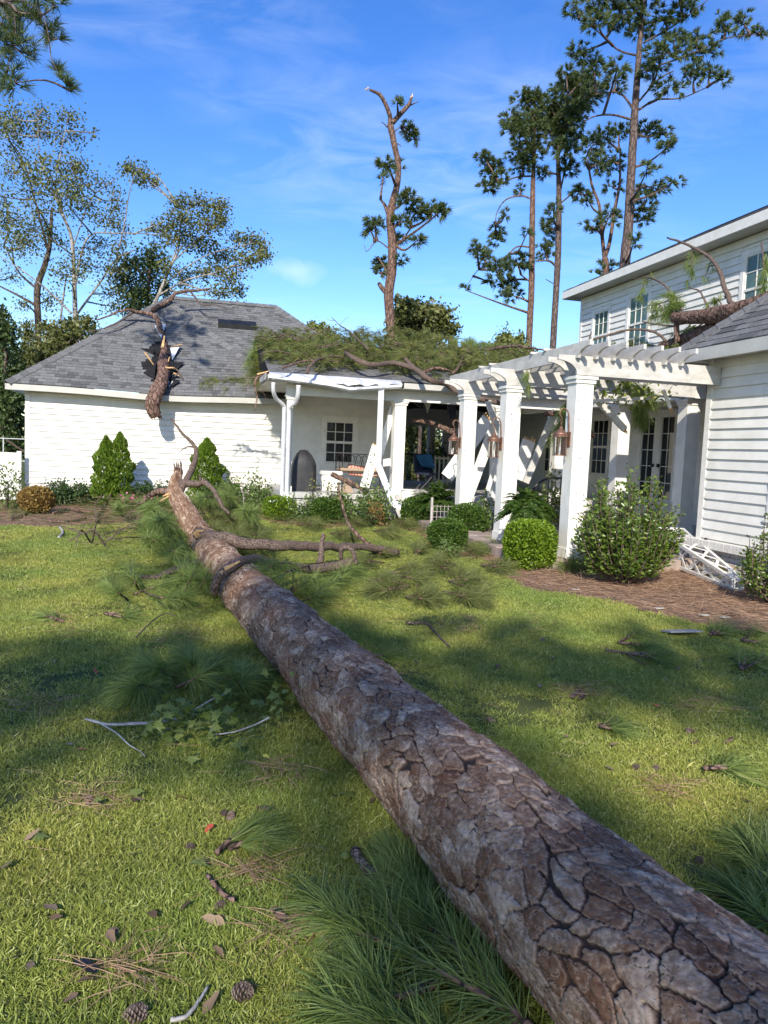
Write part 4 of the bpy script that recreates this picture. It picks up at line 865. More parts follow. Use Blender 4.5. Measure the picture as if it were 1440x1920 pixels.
# left group behind the garage
LG = 'storm thinned trees behind the garage wing'
make_tree('pale_barked_tree', 'pale barked many limbed tree with sparse leaves behind the left garage roof', 33, c7,
  [(362, 1640, 24), (359, 1400, 20), (345, 1150, 16), (290, 1010, 11), (265, 900, 7)],
  [(60,560,80,70),(180,545,55,60),(330,570,70,50),(60,640,60,50),(200,640,80,50),(330,660,80,50),(460,640,22,25),(200,780,85,55),(330,790,85,48),(140,830,55,45),(260,880,105,55),(380,820,55,45),(380,900,65,55),(500,880,55,45),(560,960,45,70),(300,960,110,55),(420,1000,75,55),(60,1080,70,60),(160,1040,75,55),(520,1060,75,45),(600,1110,45,35),(480,1180,75,55),(570,1180,55,36),(420,1280,75,55),(540,1300,75,55),(300,1330,75,55),(540,1420,75,45),(560,1480,75,36)],
  'leaf', MT['bark_pale'], MT['treeleaf'], limbs=[[(360,1530,12),(480,1365,9),(560,1250,7),(650,1205,4)],[(345,1510,11),(230,1400,8),(130,1320,6),(0,1235,4)],[(360,1390,10),(420,1150,8),(560,1125,6),(780,1130,3)],[(560,1250,7),(600,1080,6),(620,950,5),(645,840,3)],[(290,1560,9),(310,1400,8),(325,1300,5)],[(330,1100,8),(270,900,6),(300,700,4),(330,560,2)],[(300,1010,7),(200,800,5),(180,560,2)],[(350,1200,7),(440,960,5),(560,860,3)]], group=LG, dens=0.72, leaf=0.135, depth=1.6, limb_r=0.035)
make_tree('dark_barked_tree', 'dark trunked thin leaved tree at the far left behind the garage', 35, c7,
  [(185, 1640, 30), (180, 1400, 30), (215, 1280, 26), (240, 1180, 20), (250, 1000, 12)],
  [(30,1060,60,50),(60,1180,75,55),(150,1160,75,55),(250,1150,75,55),(60,1330,45,36),(100,1460,36,36),(240,1450,55,45),(20,950,40,50),(60,720,50,50),(20,620,40,50),(150,950,60,50),(40,830,40,60)],
  'leaf', MT['bark_dark'], MT['treeleaf'], limbs=[[(170,1470,14),(80,1420,10),(0,1380,7),(-90,1330,5)],[(175,1390,12),(90,1310,8),(20,1180,5)],[(230,1200,12),(120,800,7),(40,680,4),(0,670,3)]], group=LG, dens=0.8, leaf=0.135, depth=1.5, limb_r=0.04)
make_tree('spreading_tree', 'spreading grey limbed tree leaning right above the garage ridge', 34, c7,
  [(690, 1660, 22), (720, 1520, 20), (765, 1420, 16), (830, 1270, 11), (880, 1180, 7)],
  [(660,830,60,40),(700,880,50,35),(620,800,30,25),(745,880,25,18),(860,970,55,35),(960,980,65,38),(1060,1000,55,42),(880,1060,80,45),(1000,1080,80,45),(1070,1060,36,36),(780,1110,70,40),(850,1150,80,50),(960,1170,90,45),(1160,1150,45,36),(1220,1160,55,36),(1275,1200,36,45),(1200,1240,75,36),(1255,1250,45,26),(1080,1230,75,45),(1000,1310,90,45),(1110,1340,65,45),(1160,1400,36,36),(1060,1410,75,28),(880,1350,55,45),(800,1290,40,40)],
  'leaf', MT['bark_pale'], MT['treeleaf'], limbs=[[(770,1420,10),(900,1350,8),(1050,1310,6),(1180,1250,4)],[(800,1340,9),(850,1200,7),(870,1080,5),(880,980,3)],[(830,1265,9),(960,1150,6),(1080,1060,4)],[(760,1430,10),(820,1350,7),(1000,1230,5),(1230,1170,3)],[(640,1130,8),(800,1060,4),(860,990,3)]], group=LG, dens=1.35, leaf=0.135, depth=1.2, limb_r=0.035)
make_tree('dense_tree', 'dark dense tree between the pale tree and the spreading tree', 37, c7, [(710, 1640, 18), (715, 1400, 14), (725, 1280, 9)],
  [(740,1240,55,55),(720,1330,55,55),(700,1420,45,45),(640,1260,65,45),(600,1350,65,55),(640,1440,55,45),(790,1400,40,40),(680,1500,70,40)], 'leaf', MT['bark_dark'], MT['evergreen'], group=LG, dens=1.7, leaf=0.16)
c1 = crop(0, 520, 2.769)
make_tree('evergreen_tree', 'dark evergreen tree filling the left edge behind the white fence', 27, c1, [(20, 1000, 30), (25, 700, 26), (30, 400, 14)],
  [(10,300,55,80),(25,420,60,70),(60,500,60,60),(20,560,60,70),(70,640,60,70),(30,720,60,70),(85,780,45,70),(20,840,60,60),(80,880,40,60),(-40,400,60,80),(-60,600,70,90),(-50,800,70,90),(95,560,30,60),(5,200,30,50)], 'leaf', MT['bark_dark'], MT['evergreen'], dens=3.2, leaf=0.16, depth=0.8)
make_tree('evergreen_tree', 'olive green bushy tree showing over the left slope of the garage roof', 31, c1, [(240, 640, 24), (250, 420, 16)],
  [(160,370,55,50),(220,400,65,50),(290,360,65,50),(360,330,55,45),(300,300,55,40),(420,290,40,40),(110,440,45,50),(180,460,60,50),(460,250,50,40),(250,270,50,40),(150,290,40,50),(360,250,50,40)], 'leaf', MT['bark_dark'], MT['treeleaf'], dens=2.4, leaf=0.16, depth=0.8)
make_tree('garden_tree', 'tangled green tree seen through the open breezeway', 40, idt, [(778, 900, 7), (776, 850, 6)],
  [(770,800,28,24),(790,830,26,26),(765,850,26,26),(792,870,24,24),(770,890,26,20),(745,830,26,30),(800,800,20,24)], 'leaf', MT['bark_pale'], MT['treeleaf'], dens=2.2, leaf=0.2, depth=1.0)
make_tree('garden_tree', 'low green shrubbery behind the breezeway railing', 42, idt, [(800, 920, 7), (800, 880, 6)],
  [(740,880,24,30),(775,905,30,24),(810,890,26,24),(780,840,60,40)], 'leaf', MT['bark_dark'], MT['evergreen'], dens=1.6, leaf=0.22, depth=1.0)
# overhanging pine at the upper left: its trunk stands left of the picture
make_tree('overhanging_pine', 'pine whose drooping boughs hang into the upper left corner of the sky', 14, c7, [(-800, 1500, 170), (-780, 700, 150), (-740, 0, 120), (-700, -500, 80)],
  [(40,50,55,55),(120,50,55,45),(215,120,50,42),(270,15,45,16),(100,150,55,55),(60,220,60,55),(150,250,42,32),(45,320,45,55),(70,400,42,45),(275,190,18,9),(282,350,14,14),(305,385,18,22),(330,425,18,22),(8,130,36,80),(190,70,40,30),(20,420,30,40),(240,160,30,20),(60,-60,80,50),(180,-50,60,40)],
  'pine', MT['bark'], MT['needle_far'], limbs=[[(-740,-60,50),(-300,-60,26),(20,10,18),(90,60,9),(200,80,6),(235,180,4),(250,290,4),(300,370,3),(345,440,2)],[(-60,-60,16),(60,60,9),(75,180,5)],[(0,0,12),(150,20,7),(230,150,4),(300,200,2)],[(-20,-20,10),(60,150,6),(40,330,3)]], dens=1.7, lens=0.28, depth=0.5, limb_r=0.02, fw=0.4)
# ------------------------------------------------------------------ the fallen pine across the lawn
def vor(u, v, su, sv, seed, warp=0.35):
    """jittered cells on a (u, v) sheet: distances to the nearest and second cell, cell id hash"""
    x = u/su; y = v/sv
    x = x + warp*0.5*np.sin(y*1.7+1.3*np.sin(x*0.9))+warp*0.25*np.sin(x*3.1+y*2.3); y = y + warp*0.5*np.sin(x*1.9+0.7)+warp*0.2*np.sin(y*3.7-x*2.2)
    ix = np.floor(x); iy = np.floor(y); f1 = np.full(x.shape, 9.0); f2 = np.full(x.shape, 9.0); hid = np.zeros(x.shape)
    for dx in (-1, 0, 1):
        for dy in (-1, 0, 1):
            cx, cy = ix+dx, iy+dy
            h = np.modf(np.abs(np.sin(cx*127.1+cy*311.7+seed)*43758.5453))[0]; h2 = np.modf(np.abs(np.sin(cx*269.5+cy*183.3+seed*2)*24634.6345))[0]
            d = np.hypot(cx+0.15+0.7*h-x, cy+0.15+0.7*h2-y)
            m1 = d < f1; f2 = np.where(m1, f1, np.minimum(f2, d)); hid = np.where(m1, h+h2*0.37, hid); f1 = np.where(m1, d, f1)
    return f1, f2, np.modf(hid*7.13)[0]
def vnoise(u, v, seed):
    return (np.sin(u*1.0+seed)*np.cos(v*1.3-seed)+0.6*np.sin(u*2.3+v*1.9+seed*3)+0.4*np.cos(u*4.1-v*3.7+seed)+0.25*np.sin(u*8.3+v*7.1))/2.25
def bark_log(pts, rads, s_arr, nth, mat, root, name='trunk', cell=(0.100, 0.049), relief=0.016, seed=3.0, under=None, uneven=0.032):
    P = catmull(pts, 400); dl = np.concatenate([[0], np.cumsum(np.linalg.norm(np.diff(P, axis=0), axis=1))]); Rr = np.interp(np.linspace(0, 1, 400), np.linspace(0, 1, len(rads)), rads)
    s = s_arr[s_arr <= dl[-1]]; C = np.stack([np.interp(s, dl, P[:, i]) for i in range(3)], 1); R0 = np.interp(s, dl, Rr)
    T = unit(np.gradient(C, axis=0)); up = np.array([0, 0, 1.0]); r = unit(np.cross(T, up)); u = np.cross(r, T)
    th = np.linspace(0, 2*PI, nth, endpoint=False); S, TH = np.meshgrid(s, th, indexing='ij')
    # the seam of the pattern lies underneath
    ang = np.mod(TH+PI/2, 2*PI); V_ = ang*0.25
    rg = 0.10*cell[1]; Sx = S+rg*vnoise(S*75, V_*90, seed); Vx = V_+rg*vnoise(S*80+3, V_*85, seed+1)
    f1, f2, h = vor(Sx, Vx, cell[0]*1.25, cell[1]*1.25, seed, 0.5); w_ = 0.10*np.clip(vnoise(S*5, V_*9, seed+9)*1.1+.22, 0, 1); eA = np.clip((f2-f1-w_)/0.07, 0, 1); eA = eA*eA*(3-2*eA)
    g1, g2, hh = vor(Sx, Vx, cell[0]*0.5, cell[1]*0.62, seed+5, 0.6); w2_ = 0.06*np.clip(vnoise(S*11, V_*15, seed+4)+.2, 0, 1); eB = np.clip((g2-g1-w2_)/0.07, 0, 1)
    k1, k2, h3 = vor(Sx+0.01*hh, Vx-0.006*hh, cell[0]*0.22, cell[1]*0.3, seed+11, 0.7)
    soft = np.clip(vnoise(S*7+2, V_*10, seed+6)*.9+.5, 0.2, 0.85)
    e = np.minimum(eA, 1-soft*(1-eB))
    nz = vnoise(S*60, V_*70, seed); lump = vnoise(S*4.0, V_*6.0, seed+2)
    step = np.floor(hh*4)/4*0.55+np.floor(h3*3)/3*0.45
    disp = relief*(0.62*eA*(0.8+0.4*h)+0.22*eB*eA+0.62*step*eA)+0.0010*nz+uneven*lump*0.5
    hh = 0.55*hh+0.45*h3
    RR = R0[:, None]*(1+0.03*np.sin(2*TH+S*0.7))+disp-relief*0.7
    Vt = C[:, None, :]+RR[..., None]*(np.cos(TH)[..., None]*r[:, None, :]+np.sin(TH)[..., None]*u[:, None, :])
    n0, n1 = S.shape; idx = np.arange(n0*n1).reshape(n0, n1)
    q = np.stack([idx[:-1], np.roll(idx, -1, 1)[:-1], np.roll(idx, -1, 1)[1:], idx[1:]], -1).reshape(-1, 4)
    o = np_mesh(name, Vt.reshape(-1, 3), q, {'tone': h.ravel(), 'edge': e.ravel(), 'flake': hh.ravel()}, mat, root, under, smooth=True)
    return o
def log_mat():
    m, n, l, b = new_mat('pine_bark_plates')
    tc = n.new('ShaderNodeTexCoord')
    def A_(nm):
        a = n.new('ShaderNodeAttribute'); a.attribute_name = nm; return a.outputs['Fac']
    n1 = n.new('ShaderNodeTexNoise'); n1.inputs['Scale'].default_value = 11; n1.inputs['Detail'].default_value = 9; n1.inputs['Roughness'].default_value = 0.72; n1.inputs['Distortion'].default_value = 0.6; l.new(tc.outputs['Object'], n1.inputs['Vector'])
    # grey weathered plates against reddish fresh ones: plate number shifts a noise threshold
    ad = n.new('ShaderNodeMath'); ad.operation = 'MULTIPLY_ADD'; ad.inputs[1].default_value = 0.30; l.new(A_('tone'), ad.inputs[0]); l.new(n1.outputs['Fac'], ad.inputs[2])
    ad2 = n.new('ShaderNodeMath'); ad2.operation = 'MULTIPLY_ADD'; ad2.inputs[1].default_value = 0.18; l.new(A_('flake'), ad2.inputs[0]); l.new(ad.outputs[0], ad2.inputs[2])
    r = n.new('ShaderNodeValToRGB'); e = r.color_ramp.elements; e[0].position = 0.52; e[0].color = (0.15, 0.068, 0.034, 1); e[1].position = 1.0; e[1].color = (0.52, 0.395, 0.29, 1)
    e.new(0.66).color = (0.20, 0.106, 0.06, 1); e.new(0.80).color = (0.27, 0.17, 0.108, 1); l.new(ad2.outputs[0], r.inputs[0])
    n3 = n.new('ShaderNodeTexNoise'); n3.inputs['Scale'].default_value = 60; n3.inputs['Detail'].default_value = 6; l.new(tc.outputs['Object'], n3.inputs['Vector'])
    r3 = n.new('ShaderNodeValToRGB'); r3.color_ramp.elements[0].position = 0.3; r3.color_ramp.elements[0].color = (0.62, 0.6, 0.6, 1); r3.color_ramp.elements[1].position = 0.65; r3.color_ramp.elements[1].color = (1.1, 1.1, 1.1, 1); l.new(n3.outputs['Fac'], r3.inputs[0])
    mu = n.new('ShaderNodeVectorMath'); mu.operation = 'MULTIPLY'; l.new(r.outputs[0], mu.inputs[0]); l.new(r3.outputs[0], mu.inputs[1])
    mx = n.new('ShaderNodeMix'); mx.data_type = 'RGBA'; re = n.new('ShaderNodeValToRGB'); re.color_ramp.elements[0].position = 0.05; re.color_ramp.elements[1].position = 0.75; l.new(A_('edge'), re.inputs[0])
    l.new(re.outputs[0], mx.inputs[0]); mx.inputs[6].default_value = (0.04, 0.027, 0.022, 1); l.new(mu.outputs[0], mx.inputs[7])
    rm = n.new('ShaderNodeValToRGB'); q_ = rm.color_ramp.elements; q_[0].position = 0.45; q_[0].color = (0, 0, 0, 1); q_[1].position = 1.0; q_[1].color = (0, 0, 0, 1); q_.new(0.8).color = (0.55, 0.55, 0.55, 1); l.new(A_('edge'), rm.inputs[0])
    rn = n.new('ShaderNodeMath'); rn.operation = 'MULTIPLY'; l.new(rm.outputs[0], rn.inputs[0]); l.new(n1.outputs['Fac'], rn.inputs[1])
    mr = n.new('ShaderNodeMix'); mr.data_type = 'RGBA'; l.new(rn.outputs[0], mr.inputs[0]); l.new(mx.outputs[2], mr.inputs[6]); mr.inputs[7].default_value = (0.62, 0.49, 0.37, 1)
    l.new(mr.outputs[2], b.inputs['Base Color']); b.inputs['Roughness'].default_value = 0.85; b.inputs['Specular IOR Level'].default_value = 0.22
    bp = n.new('ShaderNodeBump'); bp.inputs['Strength'].default_value = 0.7; bp.inputs['Distance'].default_value = 0.008; a4 = n.new('ShaderNodeMath'); a4.operation = 'ADD'; l.new(n1.outputs['Fac'], a4.inputs[0]); l.new(n3.outputs['Fac'], a4.inputs[1]); l.new(a4.outputs[0], bp.inputs['Height']); l.new(bp.outputs[0], b.inputs['Normal'])
    return m
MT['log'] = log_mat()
axis = [(1.95, -0.9, .25), (1.29, 0.75, .25)] + [tuple(G(x, y, .245)) for x, y in ((1065, 1695), (830, 1465), (643, 1288), (535, 1180), (462, 1108))] + [tuple(G(412, 1052, .25)), tuple(AT(376, 1006, 10.3)), tuple(AT(348, 960, 11.0)), tuple(AT(329, 925, 11.4)), tuple(AT(331, 898, 11.6)), tuple(AT(336, 880, 11.7))]
fp = Root('fallen_pine', 'huge fallen pine trunk with plated bark lying diagonally across the lawn', 'fallen tree', (axis[5][0], axis[5][1], 0))
rads = [.27, .265, .255, .25, .238, .225, .212, .20, .185, .15, .105, .08, .02]
s_near = np.arange(0, 3.0, 0.012); s_mid = 3.0+np.cumsum(np.linspace(0.006, 0.012, 620)); s_far = s_mid[-1]+np.cumsum(np.linspace(0.012, 0.02, 420))
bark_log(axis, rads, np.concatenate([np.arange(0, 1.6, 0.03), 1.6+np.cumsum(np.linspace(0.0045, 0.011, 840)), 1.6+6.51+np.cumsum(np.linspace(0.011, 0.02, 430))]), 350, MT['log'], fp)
def wtube(root, name, pts, r0, r1, mat='bark_branch', n=9, m=26, rough=0.04, under=None, kink=0.0):
    P = catmull(pts, m); rr = np.linspace(r0, r1, m)*(1+rng.normal(size=m)*rough)
    P = P+rng.normal(size=P.shape)*r0*0.12
    return MB().tube(P, rr, n).build(name, MT[mat], root, under, smooth=True)
# limbs of the fallen trunk
def AG(x, y, z): return G(x, y, z)
l1 = [AT(374, 1002, 9.35), AT(405, 1008, 9.15), AT(500, 1021, 9.2), AT(600, 1024, 9.8), AT(690, 1026, 10.6), AT(745, 1036, 11.0)]
wtube(fp, 'limb', l1, .085, .045, 'bark_branch', 10, 34)
l1b = [AT(690, 1020, 10.7), AT(668, 1000, 10.8), AT(650, 975, 11.0), AT(638, 930, 11.3), AT(634, 905, 11.5)]
wtube(fp, 'limb', [AT(742, 1036, 11.0)]+l1b[0:], .032, .012, 'bark_red', 7, 24)
l2 = [AT(401, 1112, 6.85), AT(406, 1092, 6.8), AT(418, 1074, 6.8), AT(445, 1056, 6.9), AT(480, 1049, 7.4), AT(520, 1060, 8.1), AT(570, 1066, 8.7), AT(620, 1064, 9.1), AT(668, 1052, 9.3)]
wtube(fp, 'limb', l2, .042, .065, 'bark_branch', 10, 34)
wtube(fp, 'limb', [AT(640, 1048, 9.3), AT(640, 1030, 9.25), AT(655, 1027, 9.2), AT(664, 1040, 9.2), AT(667, 1058, 9.2)], .028, .03, 'bark_branch', 7, 18)
wtube(fp, 'limb', [AT(600, 1056, 9.2), AT(603, 1030, 9.3), AT(606, 1000, 9.35)], .05, .022, 'bark_branch', 7, 10)
wtube(fp, 'limb', [AT(560, 1100, 8.4), AT(535, 1112, 8.0)], .04, .03, 'bark_red', 7, 6)
# upright broken limb arching in front of the garage wall
u1 = [AT(335, 925, 11.4), AT(345, 908, 11.5), AT(360, 880, 11.8), AT(368, 855, 12.0), AT(366, 838, 12.1), AT(352, 822, 12.2), AT(336, 805, 12.3), AT(322, 785, 12.4)]
wtube(fp, 'limb', u1, .06, .014, 'bark_branch', 8, 30)
wtube(fp, 'limb', [AT(366, 838, 12.1), AT(352, 838, 12.1), AT(336, 847, 12.0)], .022, .006, 'bark_branch', 6, 8)
wtube(fp, 'limb', [AT(338, 905, 11.5), AT(365, 908, 11.4), AT(385, 905, 11.3), AT(400, 920, 11.2), AT(415, 945, 11.0), AT(430, 965, 10.9)], .06, .02, 'bark_branch', 8, 22)
wtube(fp, 'limb', [AT(378, 905, 11.35), AT(375, 895, 11.3), AT(374, 890, 11.3)], .03, .012, 'bark_branch', 6, 6)
wtube(fp, 'limb', [AT(324, 925, 11.5), AT(305, 920, 11.6), AT(280, 930, 11.8), AT(262, 945, 11.9)], .07, .03, 'bark_red', 8, 14)
wtube(fp, 'limb', [AT(395, 1048, 8.8), AT(340, 1065, 8.6), AT(290, 1082, 8.5), AT(245, 1078, 8.5)], .055, .02, 'bark_branch', 8, 16)
sp = MB()
for (x, y, D, dx, dy, w) in ((364, 1000, 9.2, 14, 3, .10), (368, 996, 9.2, 14, -2, .07), (366, 1006, 9.2, 12, 0, .05), (420, 1066, 6.78, 30, -14, .07), (412, 1074, 6.76, 16, -12, .05), (320, 925, 11.3, -14, 5, .08), (318, 930, 11.3, -18, 10, .05), (405, 1085, 7.95, -6, 22, .03)):
    p = AT(x, y, D); q = AT(x+dx, y+dy, D+.05); sp.bar(p, q, w, w*0.5, taper=0.3)
sp.build('splinter', MT['wood'], fp)
sp = MB()
for k in range(7):
    an = k*.9; c = AT(335, 884, 11.7)+np.array([math.cos(an)*.05, math.sin(an)*.05, -.05]); sp.bar(c, c+np.array([random.uniform(-.03, .03), 0, random.uniform(.1, .26)]), .05, .04, taper=.25)
sp.build('broken_end', MT['bark_red'], fp)
# bark flap peeling off near the first limb
wtube(fp, 'bark_strip', [AT(418, 1075, 7.95), AT(409, 1098, 7.9), AT(400, 1120, 7.85)], .02, .008, 'bark_red', 5, 10)

# ------------------------------------------------------------------ needle sprays
def spray(root, stems, per=11, tl=0.24, n_per=34, mat='needle', wid=0.0016, name='needles', stem_mat='bark_red', spread=(0.12, 0.75), r=0.008, droop=0.3, ends=3):
    """stems: polylines (world) carrying tufts towards their ends"""
    parts = []; mb = MB()
    for st in stems:
        P = catmull(st, 14); mb.tube(P, np.linspace(r*1.5, r*0.7, 14), 6)
        tl_ = unit(np.gradient(P, axis=0)); L_ = np.linalg.norm(P[-1]-P[0])
        ts = np.linspace(0.35, 1.0, per); i = np.clip((ts*13).astype(int), 0, 13)
        B = P[i]; A = tl_[i]+rng.normal(size=(per, 3))*0.12; A = unit(A)
        parts.append(tuft_geo(B, A, n_per, tl, wid, spread, droop))
        # crown of needles at the end bud
        parts.append(tuft_geo(np.repeat(P[-1:], ends, 0), unit(tl_[-1:]+rng.normal(size=(ends, 3))*0.25), n_per*2, tl, wid, (0.05, 1.1), droop))
    mb.build('stem', MT[stem_mat], root, smooth=True)
    V, Fa, t = cat_geo(parts); V[:, 2] = np.maximum(V[:, 2], 0.006+0.02*rng.random(len(V)))
    np_mesh(name, V, Fa, np.clip(t, 0, 1), MT[mat], root)
def spr(label, stems_px, tl=0.24, n_per=34, per=9, mat='needle', wid=0.0016, group=None, name='pine_spray', z=0.03, lift=0.05, spread=(0.15, 1.25), cat='pine branch', r=0.008, ends=3):
    stems = []
    for st in stems_px:
        k = len(st); stems.append([G(x, y, z+lift*math.sin(PI*i/(k-1)*0.75)) for i, (x, y) in enumerate(st)])
    base = stems[0][0].copy(); base[2] = 0
    rt = Root(name, label, cat, base, group=group); spray(rt, stems, per, tl, n_per, mat, wid, spread=spread, r=r, ends=ends); return rt
spr('large fresh long needled pine branch in the foreground left of the trunk', [[(1000, 1945), (930, 1880), (840, 1830), (770, 1790)], [(840, 1835), (740, 1870), (690, 1840)], [(760, 1900), (705, 1862), (688, 1838)], [(770, 1790), (700, 1760), (640, 1735)], [(700, 1770), (640, 1720), (600, 1690)], [(770, 1790), (735, 1720), (720, 1660)], [(900, 1860), (850, 1770), (800, 1700)], [(950, 1900), (905, 1820), (880, 1760)], [(820, 1960), (720, 1930), (640, 1890)], [(900, 1990), (820, 1950), (740, 1925)], [(1030, 1960), (960, 1890), (925, 1840)]], 0.22, 24, 12, wid=0.0026, lift=0.06, spread=(0.25, 1.3), name='pine_branch', ends=2, r=0.009)
spr('green needle spray half hidden under the near side of the trunk', [[(800, 1690), (760, 1650), (735, 1610)], [(830, 1720), (790, 1690), (770, 1640)], [(850, 1760), (800, 1740), (760, 1700)]], 0.22, 50, 9, wid=0.0018)
spr('small needle fan lying alone on the lawn left of the trunk', [[(405, 1600), (428, 1578), (450, 1560), (480, 1552)], [(430, 1590), (455, 1580), (480, 1575)]], 0.21, 60, 7, wid=0.0018, lift=0.03, spread=(0.05, 0.45), ends=2)
spr('dark bushy pine bough in the shade beside the leafy twig', [[(330, 1290), (370, 1270), (400, 1250)], [(400, 1280), (430, 1270), (455, 1262)], [(330, 1270), (300, 1255), (270, 1240)], [(370, 1270), (360, 1245), (350, 1225)], [(300, 1290), (265, 1285), (240, 1290)], [(420, 1285), (450, 1280), (475, 1270)]], 0.22, 60, 10, wid=0.0024, lift=0.16)
spr('needle tuft standing in the grass at the right picture edge', [[(1470, 1740), (1440, 1680), (1420, 1620)], [(1500, 1700), (1460, 1660), (1440, 1600)], [(1480, 1640), (1440, 1610), (1400, 1580)], [(1480, 1760), (1430, 1720), (1390, 1680)]], 0.22, 26, 8, wid=0.0024, lift=0.05, spread=(0.2, 1.3))
spr('dark needle clump at the edge of the lit lawn left of the trunk', [[(250, 1115), (290, 1100), (330, 1090)], [(240, 1125), (220, 1110), (205, 1095)], [(270, 1110), (300, 1120), (340, 1120)], [(330, 1100), (360, 1085), (390, 1075)], [(260, 1105), (250, 1085), (245, 1065)]], 0.26, 44, 8, wid=0.0024, lift=0.15)
spr('bright needle spray against the left flank of the trunk', [[(345, 1110), (360, 1080), (370, 1050)], [(370, 1110), (385, 1085), (395, 1060)], [(330, 1100), (345, 1070), (352, 1045)], [(390, 1095), (400, 1075), (420, 1060)]], 0.30, 50, 8, wid=0.0024, lift=0.25)
spr('needles hanging over the bent limb right of the trunk', [[(560, 1060), (530, 1055), (500, 1065)], [(580, 1060), (545, 1070), (515, 1085)], [(540, 1050), (510, 1060), (490, 1075)]], 0.28, 44, 8, wid=0.0024, lift=0.3, z=0.2)
spr('needle spray under the bent limb right of the trunk', [[(540, 1120), (560, 1100), (590, 1085)], [(590, 1120), (610, 1100), (640, 1085)], [(560, 1130), (585, 1120), (600, 1105)], [(620, 1090), (640, 1075), (660, 1065)]], 0.28, 44, 8, wid=0.0024, lift=0.15)
SG = 'pine sprays scattered on the lawn'
ORD = ['first', 'second', 'third', 'fourth', 'fifth', 'sixth', 'seventh', 'eighth', 'ninth', 'tenth', 'eleventh', 'twelfth', 'thirteenth', 'fourteenth']
def many(lst, label, tl=0.25, n_per=30, wid=0.0026, mat='needle', per=7, lift=0.1):
    for k_, (x, y, s, an) in enumerate(sorted(lst)):
        st = []
        for k in range(3):
            a = math.radians(an+random.uniform(-45, 45)); st.append([(x, y), (x+s*0.6*math.cos(a), y-s*0.25*math.sin(a)), (x+s*math.cos(a), y-s*0.42*math.sin(a))])
        spr(label+', '+ORD[k_]+' from the left', st, tl, n_per, per, mat, wid, SG, lift=lift)
many([(690, 1040, 45, 20), (730, 1075, 60, 10), (770, 1100, 60, 170), (800, 1060, 60, 20), (840, 1090, 60, 0), (860, 1060, 50, 150), (900, 1060, 50, 30), (720, 1055, 50, 200), (780, 1040, 50, 60), (830, 1110, 70, -10), (880, 1040, 40, 90), (760, 1120, 50, 10), (690, 1090, 40, 30)], 'green spray in the litter between trunk and bright boxwood', mat='needle_debris', wid=0.003)
many([(290, 1000, 40, 60), (270, 1020, 45, 30), (320, 985, 40, 120), (250, 990, 40, 20), (300, 1030, 40, 10), (330, 1010, 30, 60)], 'pine spray heaped against the trunk on its far left side', wid=0.003, lift=0.3, n_per=42)
many([(370, 990, 40, 30), (400, 980, 50, 40), (420, 1000, 40, 10), (445, 985, 40, 60), (390, 960, 40, 70), (430, 960, 40, 100), (375, 950, 30, 120), (455, 1000, 40, 20), (405, 1005, 30, 30)], 'dull needle spray piled behind the trunk fork', mat='needle_debris', wid=0.003, lift=0.45, n_per=42)
many([(350, 905, 30, 20), (415, 930, 40, 160), (400, 915, 30, 30), (440, 940, 40, 90), (300, 965, 50, 100), (330, 975, 40, 150), (460, 970, 40, 60)], 'green bough hanging about the upright trunk fork', wid=0.0034, lift=0.7, n_per=40)
many([(240, 950, 40, 60), (270, 940, 40, 100), (220, 960, 30, 60), (300, 950, 30, 70)], 'needle spray below the arborvitae on the left', wid=0.0032, lift=0.3)
many([(1180, 1225, 60, 15), (1160, 1205, 60, 20), (1390, 1255, 60, 60), (1330, 1190, 40, 30), (1390, 1200, 50, 20)], 'flat needle spray on shaded lawn below the big shrub', wid=0.0022, lift=0.03, n_per=15)
many([(1320, 1440, 45, -10), (120, 1165, 40, 170), (195, 1150, 40, 10), (680, 1230, 40, -20), (1120, 1360, 30, 0), (20, 975, 40, 40), (45, 965, 40, 90)], 'small single needle spray lying on the open lawn', wid=0.002, lift=0.02, n_per=9, per=4)
many([(1065, 1065, 30, 80), (1075, 1060, 30, 60), (940, 1030, 40, 160)], 'feathery green sprig at the nearest column foot', wid=0.0028, lift=0.12)
many([(560, 985, 40, 10), (650, 985, 40, 30), (690, 960, 40, 60), (730, 975, 40, 20), (700, 995, 40, 0), (620, 1000, 40, 20)], 'needle spray on the bed edge below the porch', mat='needle_debris', wid=0.0032, lift=0.15)

# ------------------------------------------------------------------ broken tree top hanging through the garage roof
tt = Root('broken_tree_top', 'broken pine top piercing the garage roof with its butt hanging before the wall', 'broken trunk', (-6.2, 9.3, 2.0), True)
hp = [(-6.16, 11.5, wingz(11.5)+.05), (-6.17, 11.0, wingz(11.0)-.02), (-6.14, 10.5, wingz(10.5)+.12), (-6.12, 10.0, wingz(10)+.22), (-6.22, 9.6, 2.86), (-6.33, 9.38, 2.55), (-6.32, 9.36, 2.35), (-6.26, 9.42, 2.22)]
P_ = [H(*q) for q in hp]
rt_tt = tt; tt.o.rotation_euler = (0, 0, 0); tt.off = H(-6.2, 9.3, 0)*1.0; tt.off[2] = 2.0; tt.o.location = tt.off.tolist()
bark_log(P_, [.07, .10, .135, .15, .16, .165, .16, .15], np.arange(0, 4, 0.016), 110, MT['bark_red'], tt, cell=(.05, .026), relief=.010, uneven=.05, seed=8)
sp = MB(); e = np.array(P_[-1]); d = unit(np.array(P_[-1])-np.array(P_[-2]))
sp.tube([e-d*.01, e+d*.012], [.145, .11], 14); 
for k in range(14):
    an = k*PI/7; o_ = np.array([math.cos(an)*.12, math.sin(an)*.09, 0]); sp.bar(e+o_, e+o_+d*random.uniform(.03, .1), .05, .04, taper=.3)
sp.build('broken_end', MT['bark_red'], tt)
def hw(*q): return H(*q)
